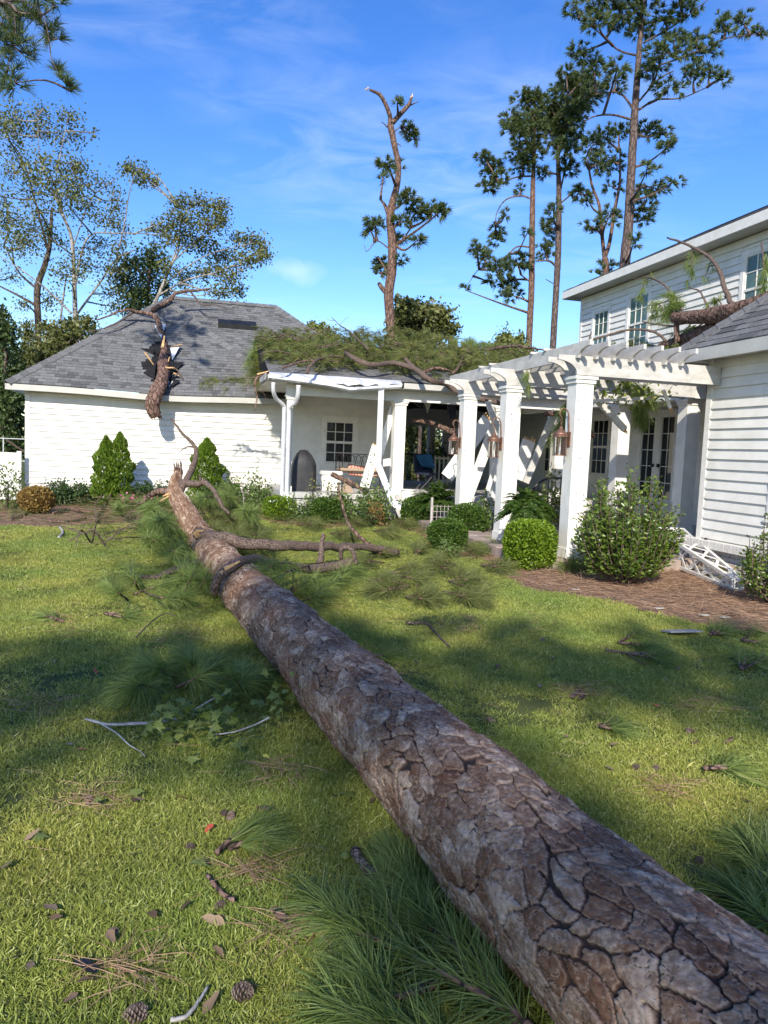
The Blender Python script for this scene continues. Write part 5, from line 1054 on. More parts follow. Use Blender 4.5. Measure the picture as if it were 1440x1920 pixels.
wtube(tt, 'limb', [hw(-6.22, 11.75, wingz(11.75)), hw(-6.45, 12.0, wingz(12)+.35), hw(-6.85, 12.0, wingz(12)+.42), hw(-7.25, 11.9, wingz(12)+.42), hw(-7.9, 11.9, wingz(11.9)+.2)], .075, .02, 'bark_red', 8, 26)
wtube(tt, 'limb', [hw(-7.0, 12.0, wingz(12)+.42), hw(-7.5, 11.6, wingz(11.6)+.3), hw(-8.1, 11.4, wingz(11.4)+.2)], .035, .012, 'bark_branch', 6, 14)
wtube(tt, 'limb', [hw(-6.55, 12.6, wingz(12.6)+.12), hw(-6.2, 12.9, 5.55), hw(-5.9, 13.0, 5.86), hw(-5.4, 13.1, 6.0), hw(-5.0, 13.1, 6.08)], .07, .03, 'bark_red', 8, 22)
wtube(tt, 'limb', [hw(-5.55, 13.08, 5.98), hw(-5.35, 13.1, 5.75), hw(-5.2, 13.0, 5.6), hw(-4.8, 13.0, 5.62), hw(-4.5, 13.0, 5.56)], .03, .01, 'bark_branch', 6, 16)
wtube(tt, 'limb', [hw(-6.0, 10.4, wingz(10.4)+.15), hw(-5.8, 10.35, wingz(10.3)+.2), hw(-5.65, 10.2, wingz(10.2)+.05)], .035, .012, 'bark_branch', 6, 8)
wtube(tt, 'limb', [hw(-6.1, 10.2, wingz(10.2)+.3), hw(-5.95, 10.0, wingz(10)+.45), hw(-5.85, 10.0, wingz(10)+.46)], .03, .015, 'wood', 6, 8)
# ------------------------------------------------------------------ storm debris on the porch roof
def roofpt(x, y, extra=0.0):
    """where a sight line meets the porch roof plane"""
    d = ray(x, y); t_best = None
    o_h = toH(EYE); dh = np.array([d@VV, d@UU, d[2]])
    # z = 3.12 + .30 (b - 6.2)
    t = (3.12+extra+0.30*(o_h[1]-6.2)-o_h[2])/(dh[2]-0.30*dh[1]); return EYE+d*t
ab = []
for _ in range(2100):
    a = random.uniform(-3.75, 4.2); b = random.uniform(6.4, 10.6); top = 0.26+0.3*math.exp(-((a-0.2)/2.2)**2)
    if a < -1.0 and b < 6.75+0.35*math.sin(a*3): continue
    if a < 2.5 and b < 6.6+0.2*math.sin(a*5): continue
    ab.append((a, b, random.random()**1.3*top))
hb = np.array([H(a, b, PZ(b)+0.04+h) for a, b, h in ab]); n = len(hb)
ax = rng.normal(size=(n, 3))*np.array([1, 1, 0.25]); ax[:, 2] += 0.12; ax = unit(ax)
V, Fa, t = tuft_geo(hb, ax, 26, 0.30, 0.006, (0.08, 0.7), 0.25)
dm = np_mesh('pine_debris', V, Fa, np.clip(t*1.1, 0, 1), MT['needle_debris']); dm['kind'] = 'stuff'; tag(dm, 'thick mat of torn pine boughs heaped over the porch roof', 'debris')
n = 1500; a = rng.uniform(-3.3, 4.2, n); b = rng.uniform(7.4, 10.5, n); C_ = np.stack([a, b, PZ(b)+0.1+0.22*rng.random(n)], 1); C_ = np.array([H(*q) for q in C_])
V, Fa, t = leaf_geo(C_, 0.11, 0.55, 0.4); ld = np_mesh('leaf_litter', V, Fa, t, MT['weed']); ld['kind'] = 'stuff'; tag(ld, 'green and yellow leaves strewn through the boughs on the porch roof', 'debris')
# twigs mixed in
tw = MB()
for _ in range(170):
    a, b = random.uniform(-3.5, 4.0), random.uniform(7.2, 10.5); an = random.uniform(0, 2*PI); ln = random.uniform(0.3, 1.0); h = random.uniform(.1, .38)
    p = H(a, b, PZ(b)+h); q = H(a+ln*math.cos(an), b+ln*0.6*math.sin(an), PZ(b+ln*0.6*math.sin(an))+h+random.uniform(-.1, .2)); tw.tube(limb_pts(p, q, random.uniform(-.2, .2), 6), np.linspace(.02, .006, 6)*random.uniform(.5, 1.2), 5, False)
w_ = tw.build('twig_litter', MT['bark_branch']); w_['kind'] = 'stuff'; tag(w_, 'tangle of brown twigs among the boughs on the porch roof', 'debris')
def stick(name, label, pts, r0, r1, mat='bark_branch', cat='branch', group=None, n=8, m=24, side=()):
    base = np.array(pts[0], float)
    rt = Root(name, label, cat, base, group=group)
    wtube(rt, 'limb', pts, r0, r1, mat, n, m)
    for sd in side: wtube(rt, 'twig', sd, r1*0.9, r1*0.3, mat, 6, 14)
    return rt
def rp(x, y, e=0.25): return roofpt(x, y, e)
FB = 'fallen limbs lying on the porch roof'
stick('fallen_branch', 'long curved brown limb sweeping down over the porch eave onto the beam', [rp(648, 662, .4), rp(690, 683, .35), rp(735, 681, .3), rp(775, 690, .3), rp(805, 712, .25), H(0.05, 6.05, 3.1), H(0.35, 5.9, 2.92), H(0.85, 5.8, 2.80), H(1.3, 5.8, 2.76)], .055, .065, 'bark_branch', group=FB, side=[[rp(775, 690, .3), rp(760, 672, .4), rp(748, 660, .5)]])
stick('fallen_branch', 'short thick branch lying slantwise on the left of the porch roof', [rp(575, 700, .15), rp(583, 685, .3), rp(600, 672, .35), rp(625, 668, .35), rp(645, 671, .3)], .035, .02, group=FB)
stick('fallen_branch', 'pale thin branch across the middle of the porch roof', [rp(530, 690, .2), rp(565, 678, .25), rp(600, 675, .3), rp(640, 678, .25)], .025, .012, 'bark_red', group=FB)
stick('fallen_branch', 'bare twiggy branch tip sticking up from the porch roof against the sky', [rp(690, 655, .5), H(-1.5, 9.5, 4.62), H(-1.75, 9.6, 4.78), H(-1.95, 9.7, 4.98)], .025, .007, group=FB, side=[[H(-1.75, 9.6, 4.78), H(-1.6, 9.6, 4.95), H(-1.5, 9.6, 5.0)], [H(-1.85, 9.65, 4.9), H(-2.0, 9.7, 4.9), H(-2.1, 9.7, 4.95)]])
stick('fallen_branch', 'forked brown branch near the right end of the porch roof debris', [rp(850, 700, .3), rp(862, 685, .35), rp(868, 668, .45), rp(880, 655, .6)], .03, .012, 'bark_red', group=FB, side=[[rp(862, 685, .35), rp(880, 678, .4), rp(900, 670, .45)]])
stick('fallen_branch', 'dark stub of branch poking out past the upper pergola beam', [H(2.0, 9, 4.35), H(2.7, 8.6, 4.45), H(3.6, 8.3, 4.35)], .05, .02, 'bark_dark', group=FB)
stick('fallen_branch', 'splintered reddish branch in the middle of the porch roof heap', [rp(790, 700, .2), rp(815, 690, .3), rp(835, 693, .3), rp(855, 700, .2)], .04, .02, 'bark_red', group=FB)
# upright green tufts against the sky and boughs hanging at the left end
tp = []
for (x, y) in ((858, 640), (870, 645), (884, 640), (893, 648), (905, 652), (918, 650), (845, 655), (700, 652), (725, 656), (770, 650), (810, 650)):
    p = onB(x, y, 9.9); c = H(p[0], p[1], p[2]-0.22); tp.append((c, unit(np.array([rng.normal()*.15, 0, 1.0]))))
V, Fa, t = tuft_geo(np.array([q[0] for q in tp]).repeat(2, 0), np.array([q[1] for q in tp]).repeat(2, 0), 60, 0.42, 0.01, (0.05, 0.5), 0.1)
o_ = np_mesh('pine_tips', V, Fa, t, MT['needle']); o_['kind'] = 'stuff'; tag(o_, 'dark green pine tips standing up along the ridge of the porch roof', 'debris')
def bough(label, pts, mat, n=16, tl=0.3, per=30, wid=0.006, r=.02, group=None, wood='bark_branch', spread=(.1, .9)):
    base = np.array(pts[0], float); rt = Root('pine_bough', label, 'pine branch', base, group=group); P = catmull(pts, 20)
    MB().tube(P, np.linspace(r, r*.4, 20), 6).build('stem', MT[wood], rt, smooth=True)
    i = np.clip((np.linspace(.25, 1, n)*19).astype(int), 0, 19); T = unit(np.gradient(P, axis=0)); B = P[i]+rng.normal(size=(n, 3))*.05
    V, Fa, t = tuft_geo(B, unit(T[i]+rng.normal(size=(n, 3))*.5), per, tl, wid, spread, .35); np_mesh('needles', V, Fa, t, MT[mat], rt); return rt
bough('green pine bough draped over the valley left of the porch corner', [H(-3.5, 9.2, 3.9), H(-3.8, 9.0, 3.55), H(-3.9, 8.6, 3.35), H(-3.95, 7.8, 3.2)], 'needle_debris', 40, .32, 34, r=.03)
bough('flat pine bough sticking out leftwards past the porch gutter', [H(-3.8, 7.4, 3.15), H(-4.3, 7.5, 3.08), H(-4.8, 7.7, 3.02), H(-5.1, 7.8, 3.0)], 'needle_debris', 18, .25, 26, r=.02)
bough('bright green pine bough on the hip beside the porch roof', [H(-3.3, 9.8, 4.3), H(-3.7, 9.7, 4.1), H(-4.0, 9.5, 3.75)], 'needle', 24, .35, 34)
stick('hanging_twig', 'reddish broken twigs dangling from the porch corner before the siding', [H(-3.95, 6.5, 3.12), H(-4.1, 6.5, 2.95), H(-4.05, 6.5, 2.6), H(-4.1, 6.5, 2.32)], .03, .008, 'bark_red', side=[[H(-4.0, 6.5, 2.95), H(-4.25, 6.5, 2.8), H(-4.3, 6.5, 2.7)], [H(-4.05, 6.5, 2.8), H(-3.9, 6.5, 2.7), H(-3.85, 6.5, 2.55)]])
m_ = MB(); m_.bar(H(-4.05, 6.5, 3.1), H(-3.8, 6.4, 3.18), .09, .03, taper=.6); o_ = m_.build('wood_splinter', MT['wood']); tag(o_, 'orange split wood sliver at the left corner of the porch eave', 'splinter')
# brown dead sprig caught in the hip
n = 40; C_ = np.array([H(-3.95+rng.normal()*.14, 11.1+rng.normal()*.12, 0) for _ in range(n)]); 
for q in C_: h_ = toH(q); q[2] = mainz(h_[1])+0.06
V, Fa, t = needle_geo(C_, unit(rng.normal(size=(n, 3))*np.array([1, 1, .3])), .3, .012); o_ = np_mesh('dead_needles', V, Fa, t, MT['straw']); o_['kind'] = 'stuff'; tag(o_, 'brown dead needles caught behind the garage hip', 'debris')

# ------------------------------------------------------------------ fallen pine on the side wing roof
ft = Root('roof_log', 'reddish pine trunk lying in the valley of the right roof against the house wall', 'fallen tree', H(3.4, 0.5, 4.2))
def fa(x, y, a): p = onA(x, y, a); return H(*p)
P_ = [fa(1500, 545, 3.6), fa(1440, 566, 3.6), fa(1380, 584, 3.6), fa(1330, 592, 3.6), fa(1266, 597, 3.6)]
bark_log(P_, [.17, .165, .155, .14, .11], np.arange(0, 6, .02), 90, MT['bark_red'], ft, cell=(.12, .06), relief=.012, seed=21)
MB().bar(fa(1330, 588, 3.58), fa(1262, 592, 3.58), .10, .09, taper=.5).build('splinter', MT['wood'], ft)
wtube(ft, 'limb', [fa(1375, 575, 3.6), fa(1364, 553, 3.7), fa(1345, 500, 3.9), fa(1320, 475, 4.0), fa(1290, 460, 4.0), fa(1250, 445, 4.0)], .05, .018, 'bark_branch', 8, 26)
wtube(ft, 'limb', [fa(1335, 590, 3.6), fa(1320, 560, 3.7), fa(1310, 545, 3.8), fa(1290, 540, 3.9)], .025, .01, 'bark_branch', 6, 16)
wtube(ft, 'limb', [fa(1272, 600, 3.6), fa(1258, 552, 3.9), fa(1240, 530, 4.0), fa(1215, 520, 4.1), fa(1180, 524, 4.1)], .03, .008, 'bark_branch', 6, 20)
wtube(ft, 'limb', [fa(1269, 598, 3.6), fa(1269, 620, 3.6), fa(1270, 640, 3.6)], .06, .05, 'bark_red', 8, 8)
ft2 = Root('roof_log', 'lower dark pine log wedged below the split trunk on the right roof', 'fallen tree', H(3.5, 1.5, 3.6))
bark_log([fa(1420, 590, 3.8), fa(1360, 608, 3.8), fa(1300, 632, 3.8), fa(1240, 652, 3.8)], [.13, .14, .13, .11], np.arange(0, 6, .02), 70, MT['bark_red'], ft2, cell=(.12, .06), relief=.012, seed=31)
RG = 'torn boughs lying on the right roof'
def rb(label, pts_px, a, n=14, tl=.28, per=26, mat='needle', wid=.006, r=.015): return bough(label, [fa(x, y, a) for x, y in pts_px], mat, n, tl, per, wid, r, RG)
rb('pine bough heaped at the broken end of the trunk on the right roof', [(1290, 600), (1275, 575), (1262, 560), (1250, 590)], 3.7, 40, .32)
rb('needle bunch hanging from the arched limb above the right roof', [(1298, 462), (1297, 485), (1294, 520)], 4.0, 9, .22)
rb('wispy needles halfway up the arched limb above the right roof', [(1345, 498), (1330, 500), (1322, 520)], 4.0, 5, .2, 16)
rb('drooping pine twig in front of the middle upper window', [(1240, 530), (1215, 522), (1203, 545), (1198, 560)], 4.1, 8, .2)
rb('spiky green bough below the cut end of the roof log', [(1268, 640), (1262, 655), (1250, 668)], 3.5, 10, .25)
rb('dark pine bough in the gap between the roof logs', [(1320, 605), (1290, 625), (1262, 650)], 3.9, 30, .3, 26, 'needle')
rb('low pine bough lying behind the rafter tails', [(1240, 650), (1200, 645), (1160, 648)], 3.9, 16, .24, 24, 'needle_debris')
rb('pine bough hanging in front of the right upper window', [(1428, 455), (1432, 500), (1430, 540)], 4.3, 12, .24)
rb('small pine sprig beside the arched limb on the right roof', [(1355, 575), (1345, 560), (1335, 570)], 3.7, 8, .22)
rb('sparse pine bough reaching left over the porch roof', [(1250, 595), (1235, 570), (1222, 590)], 3.9, 18, .26, 22)
stick('fallen_branch', 'thin brown branch lying along the tops of the rafter tails', [fa(1105, 640, 2.6), fa(1135, 630, 2.8), fa(1180, 618, 3.2), fa(1225, 622, 3.4), fa(1250, 640, 3.5)], .018, .03, 'bark_branch', group=RG, side=[[fa(1105, 640, 2.6), fa(1106, 632, 2.6), fa(1109, 622, 2.6)]])
stick('fallen_branch', 'thin grey branch curving across the middle upper window', [fa(1205, 603, 3.6), fa(1230, 608, 3.6), fa(1262, 612, 3.7)], .012, .02, 'bark_branch', group=RG)
n = 900; C_ = np.array([H(rng.uniform(3.0, 4.9), rng.uniform(0.6, 4.5), 3.18+abs(rng.normal())*.14) for _ in range(n)])
V, Fa, t = needle_geo(C_, unit(rng.normal(size=(n, 3))*np.array([1, 1, .4])), .28, .007); o_ = np_mesh('pine_debris', V, Fa, t, MT['straw']); o_['kind'] = 'stuff'; tag(o_, 'brown needles and bark crumbs piled on the lower roof under the logs', 'debris')
# foliage hanging under the pergola
bough('dark pine bough caught behind the nearest column', [H(0.6, 1.2, 2.75), H(0.55, 1.3, 2.5), H(0.5, 1.35, 2.2), H(0.45, 1.4, 2.0)], 'needle', 30, .28, 30, r=.015)
bough('pine bough dangling below the beams in front of the glass door', [H(1.9, 1.4, 2.72), H(1.95, 1.5, 2.5), H(2.0, 1.5, 2.3)], 'needle', 22, .24, 26, r=.012)
bough('tuft of pine hanging between the second beam and the middle column', [H(0.3, 2.6, 2.75), H(0.2, 2.8, 2.5), H(0.15, 2.9, 2.2)], 'needle', 20, .26, 26, r=.012)
n = 220; C_ = np.array([H(1.4+rng.normal()*.4, 1.1+rng.normal()*.25, 2.72+rng.normal()*.12) for _ in range(n)]); V, Fa, t = leaf_geo(C_, .09, .6); o_ = np_mesh('leafy_sprig', V, Fa, t, MT['maple']); o_['kind'] = 'stuff'; tag(o_, 'yellow green leafy sprigs caught under the first pergola beam', 'debris')
bough('thick pine bough jammed between the first and second beams', [H(0.9, 1.0, 3.2), H(1.3, 1.1, 2.95), H(1.7, 1.2, 2.75), H(1.9, 1.2, 2.6)], 'needle', 34, .26, 28, r=.015)
bough('pine bough lying across the beams behind the middle column', [H(0.4, 2.4, 3.25), H(0.9, 2.6, 3.2), H(1.5, 2.8, 3.15)], 'needle_debris', 30, .28, 28, r=.018)
bough('needle sprig hanging on the long upper rafter', [H(-0.15, 1.3, 3.05), H(-0.2, 1.3, 2.9), H(-0.22, 1.3, 2.75)], 'needle', 6, .2, 20, r=.006)

# ------------------------------------------------------------------ snapped white boards
BG = 'snapped white boards from the porch'
def board(label, p, q, w, th=.03, mat='white', end=True, up=None, group=BG):
    p = np.array(p); q = np.array(q); base = p if p[2] < q[2] else q
    rt = Root('broken_board', label, 'board', base, group=group); d = unit(q-p)
    MB().bar(p, q, w, th, up if up is not None else -UU).build('plank', MT[mat], rt)
    if end:
        m_ = MB(); r = unit(np.cross(d, -UU))
        for k in range(5): c = q+r*w*(k-2)/5; m_.bar(c-d*.005, c+d*random.uniform(.03, .12), w/5*.9, th*.7, -UU, taper=.3)
        m_.build('splinter', MT['wood'], rt)
    return rt
def hb_(x, y, b): return H(*onB(x, y, b))
sb = board('white board spattered with green leaf bits leaning before the bench', hb_(683, 914, 6.2), hb_(706, 836, 6.2), .21)
n = 26; C_ = np.array([hb_(683+(706-683)*u_+rng.normal()*3.2, 912-(74)*u_, 6.17) for u_ in rng.random(n)]); V, Fa, t = leaf_geo(C_, .05, .5, 0, unit(rng.normal(size=(n, 3))*np.array([.3, .05, 1]))); np_mesh('leaf_bits', V, Fa, t, MT['evergreen'], sb)
board('white brace leaning between the gutter strip and the porch column', hb_(712, 852, 6.8), hb_(738, 762, 6.8), .16)
board('wide white board propped against the farthest pergola column', hb_(838, 895, 5.6), hb_(915, 786, 5.6), .30)
board('shaded white board crossing behind the middle column', hb_(878, 930, 4.9), hb_(927, 800, 4.9), .22, mat='white')
board('short white picket between the far and middle columns', hb_(914, 920, 4.6), hb_(930, 868, 4.6), .09, end=False)
board('long grey white rail slanting down right of the middle column', hb_(985, 905, 2.9), hb_(1038, 778, 2.9), .12, .06, 'weathered')
board('broad white panel board standing right of the middle column', hb_(968, 898, 3.4), hb_(992, 826, 3.4), .26)
board('grey knee brace hanging from the third pergola beam', hb_(937, 822, 3.9), hb_(915, 752, 3.9), .11, .06, 'weathered', False)
board('snapped lath sticking out level under the first pergola beam', H(0.45, 0.9, 2.48), H(1.75, 0.95, 2.62), .05, .03, 'weathered')
board('snapped slanting rafter piece below the first pergola beam', H(0.5, 0.7, 2.36), H(1.1, 1.4, 2.72), .10, .05, 'weathered')
board('broken brace ending in raw splinters in front of the door', H(0.95, 1.3, 2.62), H(1.55, 1.3, 2.12), .10, .06, 'weathered')
board('pale broken fascia piece hanging near the back post', H(1.35, 3.6, 2.45), H(1.8, 3.9, 2.2), .2, .03)
board('white slat leaning at the right end of the first beam', H(1.75, 0.6, 2.72), H(1.9, 0.6, 2.45), .05, .03)
stick('broken_limb', 'reddish broken limb jutting level into the dark breezeway', [hb_(776, 787, 7.2), hb_(805, 793, 7.0), hb_(840, 806, 6.6), hb_(866, 812, 6.2), hb_(890, 814, 5.8)], .05, .085, 'bark_red', 'broken branch', m=30)
stick('broken_limb', 'curved reddish limb behind the nearest column under the pergola', [H(0.55, 2.2, 2.35), H(1.0, 2.4, 2.36), H(1.5, 2.5, 2.2), H(1.75, 2.6, 2.0)], .045, .035, 'bark_red', 'broken branch')
# gutter strip torn off and hanging in front of the porch
gs = Root('torn_gutter', 'torn white gutter strip hanging from the eave and folded over the bushes', 'gutter', hb_(708, 870, 6.0))
m_ = MB(); m_.bar(hb_(715, 716, 6.0), hb_(709, 872, 6.0), .115, .02, -UU); m_.bar(hb_(719.5, 716, 6.0), hb_(713.5, 872, 6.0), .012, .07, -UU); m_.build('upper_strip', MT['alu'], gs)
m_ = MB(); m_.bar(hb_(709, 872, 6.0), hb_(738, 945, 5.8), .14, .015, -UU); m_.bar(hb_(705, 874, 6.0), hb_(734, 947, 5.8), .015, .08, -UU); m_.bar(hb_(714, 872, 6.02), hb_(743, 945, 5.82), .015, .06, -UU); m_.bar(hb_(736, 943, 5.8), hb_(757, 953, 5.7), .14, .02, -UU); m_.build('lower_strip', MT['alu'], gs)
m_ = MB(); m_.bar(hb_(717, 868, 6.3), hb_(732, 866, 6.3), .16, .05, -UU); m_.build('bracket', MT['white'], gs)

# ------------------------------------------------------------------ things on the porch
gc = Root('covered_grill', 'barbecue grill under a charcoal fabric cover behind the downspout', 'grill', tuple(onB(568, 912, 7.3)[:2])+(0.6,), True)
ga, gb = onB(568, 912, 7.3)[:2]; m_ = MB(); prof = [(0.0, .33, .26), (.12, .34, .26), (.45, .335, .25), (.62, .31, .24), (.72, .27, .22), (.83, .2, .17), (.92, .1, .09), (.935, .0, .0)]
nn = 28; V = []; Fs = []
for i, (z, ra, rb_) in enumerate(prof):
    for j in range(nn):
        an = 2*PI*j/nn; c, s_ = math.cos(an), math.sin(an); ex = 0.45; f = 1+0.05*math.sin(an*5+i*.9)*(1-i/8)+.02*math.sin(an*11+i)
        V.append((ga+math.copysign(abs(c)**ex, c)*ra*f*0.85, gb+math.copysign(abs(s_)**ex, s_)*rb_*f, .6+z+.012*math.sin(an*7)))
for i in range(len(prof)-1):
    for j in range(nn): Fs.append((i*nn+j, i*nn+(j+1) % nn, (i+1)*nn+(j+1) % nn, (i+1)*nn+j))
m_.add(V, Fs); m_.build('cover', MT['cover'], gc, smooth=True)
# bench
bb = 8.6; a0, a1 = onB(632, 900, bb)[0], onB(716, 900, bb)[0]
bn = Root('porch_bench', 'rusty wrought iron bench with arched back and tan seat cushion on the porch', 'bench', ((a0+a1)/2, bb, .6), True)
m_ = MB()
for a in (a0, a1):
    MB().tube([(a, bb-.22, .6), (a, bb-.22, 1.05)], .013, 6).build('leg', MT['rust'], bn); MB().tube([(a, bb+.22, .6), (a, bb+.22, 1.48)], .013, 6).build('leg', MT['rust'], bn)
    MB().tube(catmull([(a, bb+.22, 1.28), (a, bb, 1.3), (a, bb-.22, 1.24), (a, bb-.23, 1.05)], 12), .012, 6).build('armrest', MT['rust'], bn)
MB().box(a0, a1, bb-.24, bb+.24, 1.02, 1.05).build('seat', MT['rust'], bn)
m_.tube([(a0, bb+.22, 1.48), (a1, bb+.22, 1.48)], .012, 6); m_.tube([(a0, bb+.22, 1.13), (a1, bb+.22, 1.13)], .010, 6)
k = 7; w = (a1-a0)/k
for i in range(k):
    c = a0+w*(i+.5); m_.tube([(c-w*.5*math.cos(q), bb+.22, 1.15+.3*math.sin(q)) for q in np.linspace(0, PI, 10)], .007, 5); m_.tube([(c-w*.9*math.cos(q), bb+.225, 1.15+.3*math.sin(q)) for q in np.linspace(.3, PI-.3, 10)], .006, 5)
m_.build('backrest', MT['rust'], bn)
m_ = MB(); m_.box(a0+.03, a1-.03, bb-.25, bb+.2, 1.055, 1.13); cu = m_.build('cushion', MT['cushion'], bn); bv = cu.modifiers.new('b', 'BEVEL'); bv.width = .03; bv.segments = 3
def pillow(label, x, y, s, tilt):
    p = onB(x, y, bb-.05); V = []; Fs = []; n_ = 9
    for sd in (1, -1):
        for i in range(n_):
            for j in range(n_):
                u_, v_ = i/(n_-1)*2-1, j/(n_-1)*2-1; puff = (1-u_**4)*(1-v_**4)
                V.append((u_*s*(1-.1*(1-abs(v_))), sd*.085*puff**.6, v_*s*.72*(1-.1*(1-abs(u_)))))
    for h in (0, 1):
        for i in range(n_-1):
            for j in range(n_-1): q = h*n_*n_; Fs.append((q+i*n_+j, q+(i+1)*n_+j, q+(i+1)*n_+j+1, q+i*n_+j+1))
    me = bpy.data.meshes.new('pillow'); me.from_pydata(V, [], Fs); me.polygons.foreach_set('use_smooth', [True]*len(me.polygons))
    o = link_me('pillow', me, MT['plaid']); o.location = H(*p).tolist(); o.rotation_euler = (-.9, tilt, ANG); tag(o, label, 'pillow', 'plaid pillows on the porch bench')
pillow('red plaid pillow lying on the middle of the porch bench', 672, 883, .27, .1); pillow('tan plaid pillow at the right end of the porch bench', 702, 884, .25, -.15)
# small white table, planter statue, pots
pt_ = Root('planter_box', 'white planter box with bolster under the porch window', 'planter', tuple(onB(620, 905, 7.9)[:2])+(.6,), True); qa, qb = onB(620, 905, 7.9)[:2]
m_ = MB(); m_.box(qa-.22, qa+.22, qb-.12, qb+.12, .6, .98); m_.build('box', MT['white'], pt_); m_ = MB(); m_.box(qa-.25, qa+.25, qb-.15, qb+.15, .98, 1.06); m_.build('rim', MT['white'], pt_)
wb = Root('broken_timber', 'raw brown broken timber block lying at the porch edge', 'timber', tuple(onB(652, 922, 6.7)[:2])+(.62,), True); qa, qb = onB(652, 922, 6.7)[:2]
m_ = MB(); m_.add([(qa-.11, qb, .62), (qa+.13, qb, .62), (qa+.13, qb+.1, .62), (qa-.11, qb+.1, .62), (qa-.09, qb, .90), (qa+.01, qb, .95), (qa+.01, qb+.1, .95), (qa-.09, qb+.1, .9)], [(0, 3, 2, 1), (4, 5, 6, 7), (0, 1, 5, 4), (1, 2, 6, 5), (2, 3, 7, 6), (3, 0, 4, 7)]); m_.build('block', MT['cushion'], wb)
stick('fallen_branch', 'short thick limb lying along the porch edge below the bench', [hb_(622, 888, 6.8), hb_(645, 900, 6.7), hb_(672, 912, 6.6), hb_(690, 925, 6.5)], .06, .05, 'bark_red')
wp = Root('white_pot', 'white cylindrical pot standing at the foot of the porch column', 'pot', tuple(onB(765, 930, 6.3)[:2])+(.3,), True); qa, qb = onB(765, 930, 6.3)[:2]
m_ = MB(); m_.tube([(qa, qb, .30), (qa, qb, .72), (qa, qb, .745), (qa, qb, .76)], [.15, .16, .18, .175], 18); m_.build('pot', MT['white'], wp, smooth=False)
# chair, ball and boxes in the dark breezeway
ch = Root('folding_chair', 'dark blue folding chair with bright blue towel inside the breezeway', 'chair', tuple(onB(798, 905, 9.0)[:2])+(.6,), True); qa, qb = onB(798, 905, 9.0)[:2]
for (da, db) in ((-.22, -.2), (.22, -.2), (-.22, .2), (.22, .2)): MB().tube([(qa+da, qb+db, .6), (qa-da*.8, qb+db, 1.05)], .012, 6).build('leg', MT['black'], ch)
m_ = MB(); m_.box(qa-.25, qa+.25, qb-.22, qb+.22, 1.02, 1.07); m_.build('seat', MT['navy'], ch); m_ = MB(); m_.bar((qa, qb+.22, 1.05), (qa, qb+.38, 1.5), .5, .04, (0, 1, 0)); m_.build('backrest', MT['navy'], ch)
m_ = MB(); m_.add([(qa-.2, qb+.3, 1.52), (qa+.22, qb+.3, 1.55), (qa+.26, qb+.05, 1.2), (qa-.1, qb+.0, 1.26), (qa-.2, qb+.34, 1.50), (qa+.22, qb+.34, 1.53), (qa+.27, qb+.1, 1.17), (qa-.1, qb+.06, 1.22)], [(0, 1, 2, 3), (7, 6, 5, 4), (0, 4, 5, 1), (1, 5, 6, 2), (2, 6, 7, 3), (3, 7, 4, 0)]); m_.build('towel', MT['blue'], ch)
cb_ = Root('white_gate', 'white slatted baby gate standing inside the breezeway', 'gate', tuple(onB(822, 890, 12.5)[:2])+(.6,), True); qa, qb = onB(815, 890, 12.5)[:2]; qe = onB(848, 890, 12.5)[0]
for x in np.arange(qa, qe, .14): MB().box(x-.025, x+.025, qb-.01, qb+.01, .62, 1.5).build('slat', MT['white'], cb_)
m_ = MB(); m_.box(qa-.04, qe, qb+.011, qb+.03, 1.4, 1.46); m_.box(qa-.04, qe, qb+.011, qb+.03, .7, .76); m_.build('rail', MT['white'], cb_)
hp_ = Root('potted_plant', 'dark potted plant silhouetted against the grey breezeway wall', 'plant', tuple(onB(826, 880, 13.5)[:2])+(.6,), True); qa, qb = onB(826, 880, 13.5)[:2]
m_ = MB(); m_.tube([(qa, qb, .6), (qa, qb, 1.25)], [.12, .16], 12); m_.build('pot', MT['black'], hp_)
n = 260; C_ = np.stack([qa+rng.normal(size=n)*.22, qb+rng.normal(size=n)*.15, 1.5+rng.normal(size=n)*.17], 1); V, Fa, t = leaf_geo(C_, .12, .6); np_mesh('foliage', V, Fa, t, MT['evergreen'], hp_)
wf = Root('weathervane', 'dark bird shaped cut out hanging under the porch ceiling', 'ornament', (onB(845, 765, 7.4)[0], 7.4, 2.3), True); qa = onB(845, 765, 7.4)[0]
MB().prism([(qa-.28, 2.95), (qa+.12, 2.95), (qa+.14, 2.5), (qa-.02, 2.4), (qa-.1, 2.75)], 1, 7.38, 7.42).build('panel', MT['navy'], wf)
vn = Root('hanging_pennant', 'grey triangular splinter of ceiling board hanging over the breezeway', 'board', (onB(801, 758, 8.2)[0], 8.2, 2.5), True); qa = onB(801, 758, 8.2)[0]
MB().prism([(qa-.14, 2.97), (qa+.14, 2.97), (qa+.02, 2.58)], 1, 8.18, 8.2).build('shard', MT['weathered'], vn)
# stair rail behind the fern
sr = Root('stair_rail', 'black iron stair handrail behind the fern near the nearest column', 'railing', (0.85, 3.0, 0), True)
MB().tube(catmull([(0.42, 3.0, .75), (0.75, 3.0, .98), (1.05, 3.0, 1.20), (1.6, 3.0, 1.22)], 14), .022, 6).build('rail', MT['black'], sr)
for x, z in ((0.5, .8), (0.7, .93), (0.9, 1.08), (1.1, 1.2), (1.35, 1.22), (1.6, 1.22)): MB().tube([(x, 3.0, .14), (x, 3.0, z)], .011, 6).build('picket', MT['black'], sr)
